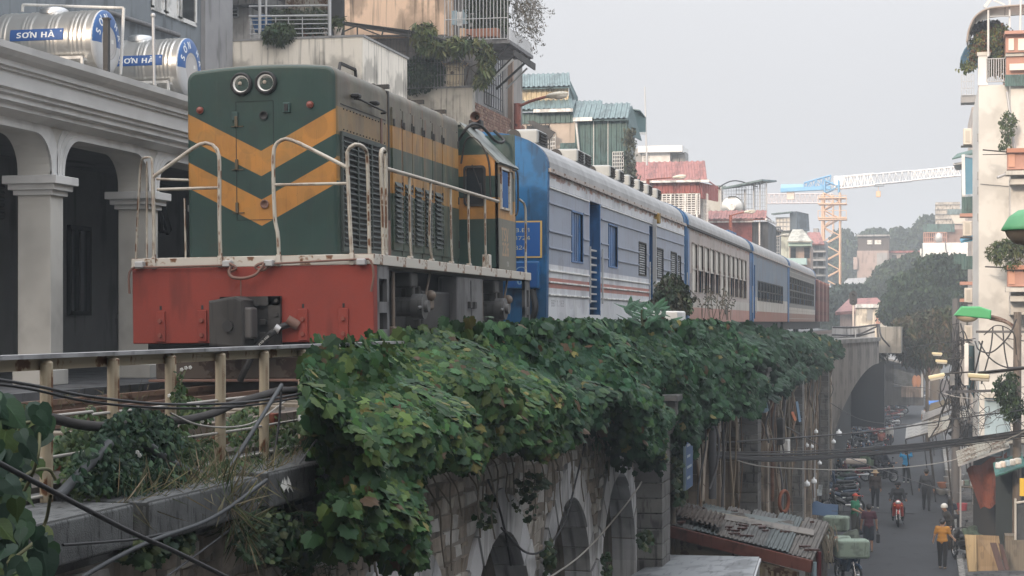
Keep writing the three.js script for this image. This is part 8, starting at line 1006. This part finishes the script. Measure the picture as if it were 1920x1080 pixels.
    const s = thing('shutter_shop', 'dark shop with a ribbed roller shutter at the end of the street', 'shop', [wx(1700, 150), 0, -150]); fr(nb(), 1636, 1732, 674, 760, 150, 6).build('wall', mat(.09, .085, .08, .9, { map: T.streak }), s); const sl = mat(.13, .145, .155, .7, { map: T.grime }); for (let k = 0; k < 12; k++) fr(nb(), 1676, 1715, 684 + k * 3.5, 687 + k * 3.5, 149.9, .08).build('slat', sl, s); fr(nb(), 1690, 1730, 724, 745, 149.7, .2).build('plinth', mat(.26, .2, .16, .9, { map: T.streak }), s); nb().slab(A(1650, 668, 148), A(1738, 690, 148), A(1740, 682, 152), A(1652, 660, 152), .15).build('roof', K.greyWall, s); for (const p of [1715, 1722]) { const q = A(p, 715, 149.4); nb().ball(q.x, q.y, q.z, .22, .5, .1, 8).build('lantern', mat(.45, .2, .1, .7), s); } fr(nb(), 1727, 1731, 690, 745, 149.5, .2).build('post', K.galv, s); fr(nb(), 1736, 1760, 690, 712, 175, 2).build('red_stand', mat(.35, .08, .06, .7, { map: T.rust }), s); fr(nb(), 1735, 1800, 712, 745, 180, 2).build('back_wall', mat(.2, .17, .16, .9), s);
    weeds('bridge_creeper', 'dark creeper and roots hanging off the bridge end wall', 'creeper', Array.from({ length: 900 }, () => { const px = rr(1648, 1715), w = 40 * vn(px * .1, 3, 999, 999, 4); return [px, 640 + rr(-8, 1) + rnd() * w, -2.6 + (px - 1648) * .02, rr(.14, .3), .9]; }), LEAF.oval, [[.035, .05, .035], [.06, .055, .035], [.03, .04, .035]]); }
  // shed with ribbed roof against the viaduct, and the box roof before it
  { const s = thing('market_shed', 'rusty market shed with patched ribbed roof and a red brown fascia leaning on the viaduct', 'shed', A(1400, 1000, 30)); const P = (a, b, z) => A(a, b, z), bl = P(1268, 942, 32.4), br = P(1556, 978, 32.2), fl = P(1258, 985, 29.8), fr2 = P(1522, 1050, 28.6); const n = 26, b = nb(), ms = [mat(.085, .085, .08, .7, { map: T.grime }), mat(.065, .08, .08, .7, { map: T.grime }), mat(.10, .09, .08, .8, { map: T.grime })];
    for (let i = 0; i < 6; i++) { const t0 = i / 6, t1 = (i + 1) / 6 + .01, e = (t) => fl.clone().lerp(fr2, t), f = (t) => bl.clone().lerp(br, t), k = nb(); const O = e(t0), U = e(t1).sub(O), W2 = f((t0 + t1) / 2).sub(e((t0 + t1) / 2)); k.corr(O.add(V(0, rr(0, .03), 0)), U, W2, .085, .018); k.build('roof_sheet', ms[i % 3], s); }
    nb().slab(fl.clone().add(V(0, -.02, 0)), fr2.clone().add(V(0, -.02, 0)), br.clone().add(V(0, -.05, 0)), bl.clone().add(V(0, -.05, 0)), .03).build('roof_board', K.woodGrey, s);
    for (const [a, c, m] of [[.1, .95, mat(.17, .155, .14, .8, { map: T.grime })], [.2, .8, mat(.10, .125, .13, .7, { map: T.rust })], [.05, .5, mat(.20, .17, .12, .8)]]) { const y = rr(.25, .8); const p = fl.clone().lerp(bl, y).lerp(fr2.clone().lerp(br, y), a).add(V(0, .05, 0)), q = fl.clone().lerp(bl, y).lerp(fr2.clone().lerp(br, y), c).add(V(0, .05, 0)); nb().slab(p, q, q.clone().add(V(0, .05, -.35)), p.clone().add(V(0, .05, -.3)), .02).build('loose_sheet', m, s); }
    { const k = nb(), o = P(1268, 968, 31), u = P(1356, 990, 30); k.corr(o.clone().add(V(0, .06, .5)), u.clone().sub(o), V(0, .1, -.9), .14, .05).build('fibre_sheet', mat(.10, .085, .075, .95, { map: T.rust }), s); }
    { const k = nb(); for (let i = 0; i < 26; i++) { const t = rnd(), y = rr(.1, .9), p = fl.clone().lerp(bl, y).lerp(fr2.clone().lerp(br, y), t).add(V(0, .05, 0)); k.box(p.x, p.y, p.z, rr(.05, .3), .03, rr(.03, .12), rr(0, 3)); } k.build('litter', K.woodDark, s).userData.kind = 'stuff'; }
    nb().beam(fl.clone().add(V(0, -.1, .03)), fr2.clone().add(V(0, -.1, .03)), .05, .19).build('fascia', mat(.16, .055, .04, .8, { map: T.grime }), s); const g = fl.clone().add(V(.1, -.2, -.1)), e = fr2.clone().add(V(-.2, -.2, -.1)); nb().slab(g, e, e.clone().setY(0), g.clone().setY(0), .06).build('front_wall', mat(.18, .15, .11, .9, { map: T.rust }), s); nb().slab(g.clone().add(V(0, 0, .03)), g.clone().lerp(e, .22).add(V(0, 0, .03)), g.clone().lerp(e, .22).add(V(0, -.75, .03)), g.clone().add(V(0, -.75, .03)), .02).build('red_board', mat(.13, .025, .02, .8), s); const pk = nb(); for (let i = 0; i < 8; i++) { const p = g.clone().lerp(e, .62 + i * .045).add(V(0, -.1, .05)); nb().bb(p.x - .04, p.x + .04, 1, p.y, p.z - .01, p.z + .02).build('plank', i % 2 ? K.woodGrey : mat(.2, .17, .11, .9, { map: T.wood }), s); } nb().slab(fr2.clone().add(V(-.1, -.1, 0)), br.clone().add(V(-.1, -.1, 0)), br.clone().add(V(-.1, 0, 0)).setY(0), fr2.clone().add(V(-.1, 0, 0)).setY(0), .06).build('side_wall', mat(.10, .09, .08, .9, { map: T.rust }), s); for (const [a, m] of [[.1, K.blueWall], [.35, mat(.12, .02, .025, .7)]]) { const p = fr2.clone().lerp(br, a); nb().bar(V(p.x, 0, p.z), V(p.x, p.y - .1, p.z), .05).build('post', m, s); }
    const st = nb(); for (let k = 0; k < 40; k++) { const p = br.clone().lerp(fr2, rr(.0, .5)).add(V(rr(-.05, .1), -.05, 0)); st.tube([p, p.clone().add(V(.04, -.15, 0)), p.clone().add(V(rr(0, .1), rr(-.5, -.3), rr(-.05, .05)))], .008, 3, 6); } st.build('straw_fringe', mat(.25, .22, .17, .9), s).userData.kind = 'stuff';
    const bx = thing('grey_box_roof', 'flat grey metal box roof in the foreground at the bottom', 'box roof', A(1310, 1060, 26)); const q = [A(1250, 1046, 28.2), A(1424, 1050, 27.2), A(1408, 1100, 24.5), A(1170, 1094, 25)]; nb().slab(...q, .05).build('top', mat(.26, .275, .29, .6, { map: T.grime }), bx); nb().slab(q[1], q[2], q[2].clone().setY(1), q[1].clone().setY(1), .04).slab(q[2], q[3], q[3].clone().setY(1), q[2].clone().setY(1), .04).build('side', K.galv, bx); nb().beam(q[0].clone().lerp(q[1], .5).add(V(0, .02, 0)), q[3].clone().lerp(q[2], .5).add(V(0, .02, 0)), .03, .02).build('seam', K.iron, bx); nb().beam(q[1], q[2], .05, .05).build('edge', K.galv, bx); tag(nb().slab(A(1424, 1068, 30), A(1470, 1068, 30), A(1476, 1095, 29), A(1424, 1095, 29), .05).build('small_roof', mat(.28, .33, .35, .6)), 'small pale blue grey roof beside the grey box roof', 'roof'); }
  // things fixed to the viaduct wall
  { const pv = [[1262, 830, 1085], [1336, 760, 935], [1400, 745, 930], [1448, 735, 940], [1478, 725, 950], [1500, 715, 960], [1526, 705, 940], [1541, 700, 930], [1554, 695, 910]]; const g = 'pipes running down the viaduct wall'; pv.forEach(([p, a, b], i) => { const o = atX(p, a, WALL + .12), e = atX(p, b, WALL + .12); tag(nb().bar(o, V(o.x, Math.max(0, e.y), o.z), i === 0 ? .05 : rr(.05, .09)).build('wall_pipe', [K.woodGrey, K.cableGrey, K.galv, mat(.22, .12, .08, .8, { map: T.rust })][i % 4]), i === 0 ? 'dark upright pipe on the flank of the first pier' : 'upright pipe running down the far viaduct wall behind the wires', 'pipe', i ? g : undefined); });
    const sg = atX(1290, 868, WALL + .35); const c = canvasTex(64, 256, (x, w, h2) => { x.fillStyle = '#3f5d84'; x.fillRect(0, 0, w, h2); x.fillStyle = '#a8b4bd'; for (let k = 0; k < 4; k++) x.fillRect(10, 26 + k * 56, rr(26, 44), 14); }); const t = thing('blue_sign', 'tall faded blue sign board on the viaduct wall above the shed', 'sign', sg); nb().bb(sg.x - .02, sg.x + .02, sg.y - .42, sg.y + .42, sg.z - .45, sg.z + .45).build('board', K.blueWall, t); const q = new THREE.PlaneGeometry(.88, .82); q.rotateY(PI / 2); q.translate(.025, 0, 0); put('print', q, mat(1, 1, 1, .6, { map: c }), t);
    for (const [l, p, a, b, w, m] of [['faded blue cloth hanging high on the far viaduct wall', 1494, 752, 790, 1.0, mat(.13, .20, .28, .9)], ['small orange cloth hanging beside the blue one', 1484, 772, 788, .4, mat(.45, .15, .07, .9)], ['blue grey sheet slung under the creeper beyond the pier', 1428, 742, 772, 1.3, mat(.10, .15, .19, .9)]]) { const o = atX(p, a, WALL + .25), e = atX(p, b, WALL + .25), k = nb(); for (let i = 0; i < 6; i++) k.slab(V(o.x + .05 * (i % 2), o.y, o.z + w * (i / 6 - .5)), V(o.x + .05 * ((i + 1) % 2), o.y, o.z + w * ((i + 1) / 6 - .5)), V(o.x + .05 * ((i + 1) % 2) + .1, e.y, o.z + w * ((i + 1) / 6 - .5)), V(o.x + .05 * (i % 2) + .1, e.y, o.z + w * (i / 6 - .5)), .01); tag(k.build('hanging_cloth', m), l, 'cloth'); }
    for (const [p, y, l] of [[1462, 798, 'grey meter box'], [1462, 818, 'dark round meter box'], [1472, 838, 'white meter box']]) { const o = atX(p, y, WALL + .2); tag(nb().rb(o.x, o.y, o.z, .25, .45, .7, .04).build('meter_box', l[0] === 'w' ? K.white : K.iron), l + ' on the far viaduct wall beside the wires', 'meter box'); }
    const rc = mat(.30, .10, .05, .9, { map: T.streak }); const o = atX(1420, 870, WALL + .06); tag(nb().bb(o.x - .03, o.x + .03, 2.3, 5.2, o.z - .5, o.z + .5).build('rust_panel', rc), 'rust orange stained panel on the viaduct wall behind the cable bundle', 'panel'); const o2 = atX(1470, 940, WALL + .5); tag(nb().add(new THREE.TorusGeometry(.28, .05, 8, 20), M4().makeRotationY(1.2).setPosition(o2.x, o2.y, o2.z)).build('orange_hoop', rc), 'orange brown coiled hoop leaning on the wall behind the shed', 'hoop'); }
  { const t = thing('aerial_roots', 'many thin roots and cords hanging down the far brown viaduct wall', 'roots', [WALL, 6.4, -55]); for (let i = 0; i < 60; i++) { const z = rr(33, 84), y = rr(5.6, 6.6), l = rr(1.2, 5), pts = [V(WALL + rr(.1, .35), y, -z)]; for (let k = 1; k < 5; k++) pts.push(V(WALL + rr(.08, .3), y - l * k / 4, -z + rr(-.15, .15))); nb().tube(pts, rr(.012, .032), 5, 12).build('root', [K.woodGrey, mat(.20, .14, .10, .9), K.cableGrey, mat(.28, .23, .17, .9)][i % 4], t); } }
  // hanging bulbs
  [[1497, 908], [1513, 907], [1526, 902], [1573, 812], [1563, 828], [1505, 813], [1530, 809], [1537, 868], [1513, 835], [1522, 837]].forEach(([p, y], i) => { const q = A(p, y, 62 + i * .6), s = thing('hanging_lamp', ['white hanging lamp lowest on the left above the parked motorbikes', 'white hanging lamp between two others above the parked motorbikes', 'white hanging lamp right of the low three above the motorbikes', 'largest white hanging lamp, alone above the thick cables', 'small white hanging lamp just under the biggest one', 'small white hanging lamp leftmost above the cables', 'dim white hanging lamp near the top of the wall', 'white hanging lamp just below the thick cables', 'faint hanging lamp left of a pair above the cables', 'faint hanging lamp right of a pair above the cables'][i], 'lamp', q), k = [0, 1, 2, 3].includes(i) ? .85 : .62; nb().lathe([[.03, .16], [.035, .10], [.11, .06], [.125, -.06], [.09, -.10], [0, -.11]].map(([a, b]) => [a * k, b * k]), M4().makeTranslation(q.x, q.y, q.z), 16).build('shade', mat(.72, .74, .76, .5), s); nb().bar(V(q.x, q.y + .15 * k, q.z), V(q.x, q.y + .28, q.z), .01).build('cord', K.cable, s); });
  // pole, street lamps and wires
  const ZP = 60, px0 = 1906, pole = thing('utility_pole', 'leaning concrete utility pole wrapped in wires at the right edge', 'pole', [wx(px0, ZP), 0, -ZP]), xp = wx(px0, ZP); nb().bar(V(xp, 0, -ZP), V(xp + .03, wy(px0, 585, ZP), -ZP), .15, .12, 12).build('shaft', mat(.24, .20, .17, .9, { map: T.concrete }), pole); nb().beam(A(1830, 622, ZP), A(1925, 622, ZP), .06, .08).beam(A(1862, 622, ZP), A(1900, 655, ZP), .04, .05).beam(A(1832, 703, ZP), A(1900, 695, ZP), .05, .05).beam(A(1775, 735, ZP + 4), A(1890, 732, ZP), .08, .09).build('cross_arm', K.cableGrey, pole);
  const lamp = (label, px, py, Zl, s, ry) => { const q = A(px, py, Zl), l = thing('green_street_lamp', label, 'street lamp', q), m = M4().compose(q, new THREE.Quaternion().setFromEuler(new THREE.Euler(0, ry, -.06)), V(s, s, s)); nb().ext([[-.34, 0], [.34, -.02], [.34, .11], [.12, .17], [-.22, .15]], .24, m.clone().multiply(M4().makeTranslation(0, 0, -.12)), .03).build('hood', K.lampGreen, l); nb().add(new THREE.SphereGeometry(1, 18, 10, 0, 6.3, 1.57, 1.57), m.clone().multiply(M4().makeTranslation(-.1, 0, 0)).multiply(M4().makeScale(.23, .14, .14))).build('glass', mat(.45, .36, .25, .25), l); return l; };
  const l1 = lamp('green hooded street lamp on an arm from the pole beside the pale house', 1823, 592, ZP - .4, 1.55, 0); nb().tube([A(1850, 592, ZP - .2), A(1880, 600, ZP), A(1905, 618, ZP), A(1912, 650, ZP)], .06, 7, 16).build('arm', mat(.20, .14, .11, .8, { map: T.rust }), l1); nb().tube([A(1856, 597, ZP - .1), A(1890, 606, ZP), A(1915, 632, ZP)], .05, 7, 16).build('arm_stay', mat(.24, .19, .16, .8, { map: T.rust }), l1);
  const q2 = A(1926, 428, 21), l2 = thing('dome_street_lamp', 'big round green domed street lamp cut by the right edge', 'street lamp', q2), m2l = M4().makeTranslation(q2.x, q2.y, q2.z); nb().lathe([[0, .22], [.1, .20], [.2, .13], [.265, .02], [.285, -.02], [.26, -.03], [.25, 0]], m2l, 28).build('hood', mat(.10, .36, .16, .5, { map: T.soft }), l2); nb().lathe([[.245, -.02], [.22, -.09], [.14, -.17], [0, -.2]], m2l, 24).build('glass', mat(.30, .24, .18, .2), l2); nb().bar(V(q2.x + .2, q2.y + .1, q2.z), V(q2.x + 1.4, q2.y + .2, q2.z), .04).build('arm', K.iron, l2);
  [[1835, 705, 36, 'cream box street light hanging nearest on the pole arm', .46], [1756, 705, 62, 'cream box street light tilted over the far stalls', .6], [1765, 677, 75, 'small cream box street light over the far street', .52], [1757, 663, 85, 'smallest cream box street light beside the brown tree', .52]].forEach(([p, y, z, l, w]) => { const q = A(p, y, z), t = thing('box_street_light', l, 'street light', q), tl = p === 1756 ? .22 : -.06; nb().rb(q.x, q.y, q.z, w * .9, w * .2, w * .4, .03, 0, 0, tl).build('case', K.lampCream, t); nb().rb(q.x + .02, q.y - w * .14, q.z, w * .78, w * .14, w * .34, .02, 0, 0, tl).build('glass', mat(.45, .43, .38, .25), t); nb().bar(V(q.x, q.y + .06, q.z), V(q.x + 1.2, q.y + .15, q.z + (z > 40 ? 0 : -1.5)), .03).build('arm', K.iron, t); });
  const zf = (p, z) => z > 60 ? z : z * (1 + .8 * clamp((p - 1340) / 460)), wire = (label, pts, r, m = K.cable) => tag(nb().tube(pts.map(([a, b, z]) => A(a, b, zf(a, z))), r * 1.35, 5, 40).build('wire', m), label, 'wire');
  const bun = thing('cable_bundle', 'thick bundle of black cables strung across the street from the viaduct to the pole', 'cables', A(1620, 845, 36)); for (let k = 0; k < 13; k++) { const o = rr(-8, 10), s = rr(-3, 3); nb().tube([A(1338, 852 + o * .6, 37), A(1450, 856 + o + s, zf(1450, 36)), A(1580, 850 + o * .8 + s, zf(1580, 35)), A(1720, 838 + o * .9, zf(1720, 34)), A(1850, 822 + o * .8, 60), A(1925, 812 + o, 58)], rr(.012, .026), 5, 50).build('cable', k % 5 ? K.cable : K.cableGrey, bun); }
  wire('single black wire above the cable bundle across the street', [[1350, 830, 37], [1500, 820, 36], [1660, 806, 35], [1800, 784, 34], [1925, 768, 32]], .016); wire('pale wire sagging below the cable bundle across the street', [[1340, 830, 37], [1390, 866, 36.5], [1480, 878, 36], [1640, 880, 35], [1790, 862, 34], [1925, 808, 32]], .011, K.cablePale); wire('long pale wire slanting from the wall down to the stalls', [[1465, 795, 44], [1560, 845, 42], [1680, 890, 40], [1780, 920, 38], [1925, 942, 36]], .011, K.cableGrey); wire('thin wire from the far bridge corner down across the bikes', [[1550, 752, 60], [1620, 788, 55], [1720, 797, 50], [1800, 795, 46]], .012, K.cableGrey); wire('low thin wire crossing the street before the red scooter', [[1560, 958, 48], [1680, 962, 46], [1800, 966, 44], [1925, 960, 42]], .009); wire('thick black loop of cable hanging from the lamp arm', [[1906, 598, 31.6], [1890, 632, 31.5], [1860, 660, 31.5], [1836, 656, 31.6], [1828, 640, 31.8]], .018); wire('thick cable drooping from the junction to the pole', [[1835, 640, 31.8], [1855, 670, 31.6], [1885, 688, 31.5], [1925, 688, 31]], .018); wire('pair of black cables dropping beside the tall window', [[1842, 640, 32], [1830, 690, 34], [1818, 735, 37]], .02); wire('thin cable curling over the lamp arm', [[1906, 665, 31.8], [1900, 625, 31.6], [1870, 610, 31.6], [1845, 628, 31.8]], .012); wire('high wire from the pole to the far poles', [[1925, 640, 32], [1860, 632, 45], [1790, 640, 70], [1700, 652, 95]], .014); wire('pale wire from the stall lamp to the pole', [[1770, 738, 40], [1800, 745, 38], [1870, 751, 36], [1925, 748, 32]], .012, K.cablePale); wire('wire rising to the right edge over the awning', [[1830, 853, 36], [1880, 832, 34], [1925, 805, 31]], .012, K.cablePale); wire('crooked thin wire down the pale house front', [[1862, 612, 66], [1858, 650, 66], [1848, 690, 66], [1840, 720, 66]], .02); wire('second crooked wire down the pale house front', [[1880, 612, 66], [1884, 660, 66], [1892, 700, 66], [1896, 730, 66]], .02);
  wire('black wire slanting to the left edge of the red roofs in the sky', [[1313, 378, 105], [1370, 340, 108], [1420, 350, 112]], .03); const tg = thing('wire_tangle', 'tangle of old wires around the pole above the awnings', 'wires', A(1840, 760, 40)); for (let k = 0; k < 34; k++) { const a = A(rr(1790, 1915), rr(715, 800), rr(56, 66)), pts = [a]; for (let i = 0; i < 4; i++) pts.push(pts[i].clone().add(V(rr(-.6, .6), rr(-.6, .4), rr(-.3, .3)))); nb().tube(pts, rr(.006, .014), 4, 14).build('wire', k % 3 ? K.cable : K.cableGrey, tg); }
  { const p2 = thing('far_pole', 'dark far pole wrapped in creepers and wires before the neighbour house', 'pole', [wx(1792, 78), 0, -78]); nb().bar(V(wx(1792, 78), 0, -78), A(1792, 560, 78), .2, .15, 10).build('shaft', K.cableGrey, p2); nb().bb(wx(1781, 77), wx(1790, 77), wy(1785, 722, 77), wy(1785, 702, 77), -77, -77.3).build('meter_box', K.greyWall, p2); const t = nb(); for (let k = 0; k < 40; k++) { const a = A(1790 + rr(-14, 14), rr(590, 760), 77.6), pts = [a]; for (let i = 0; i < 4; i++) pts.push(pts[i].clone().add(V(rr(-.3, .3), rr(-.9, .1), rr(-.2, .2)))); t.tube(pts, rr(.015, .035), 4, 12); } t.build('wire', K.cable, p2).userData.kind = 'stuff'; }
  tree('green plant growing on the pole among the wires', A(1890, 735, 60), [[...A(1888, 725, 59).toArray(), .32, .5, .32], [...A(1900, 760, 59).toArray(), .3, .4, .3]], 180, .2, [[.05, .09, .04], [.04, .07, .035]], { trunk: .012, name: 'pole_plant', cat: 'plant' });
}

// ---------- draw ----------
const renderer = new THREE.WebGLRenderer({ antialias: true });
renderer.toneMapping = THREE.LinearToneMapping; renderer.toneMappingExposure = EXPOSURE; renderer.shadowMap.enabled = true;
renderer.render(scene, camera);
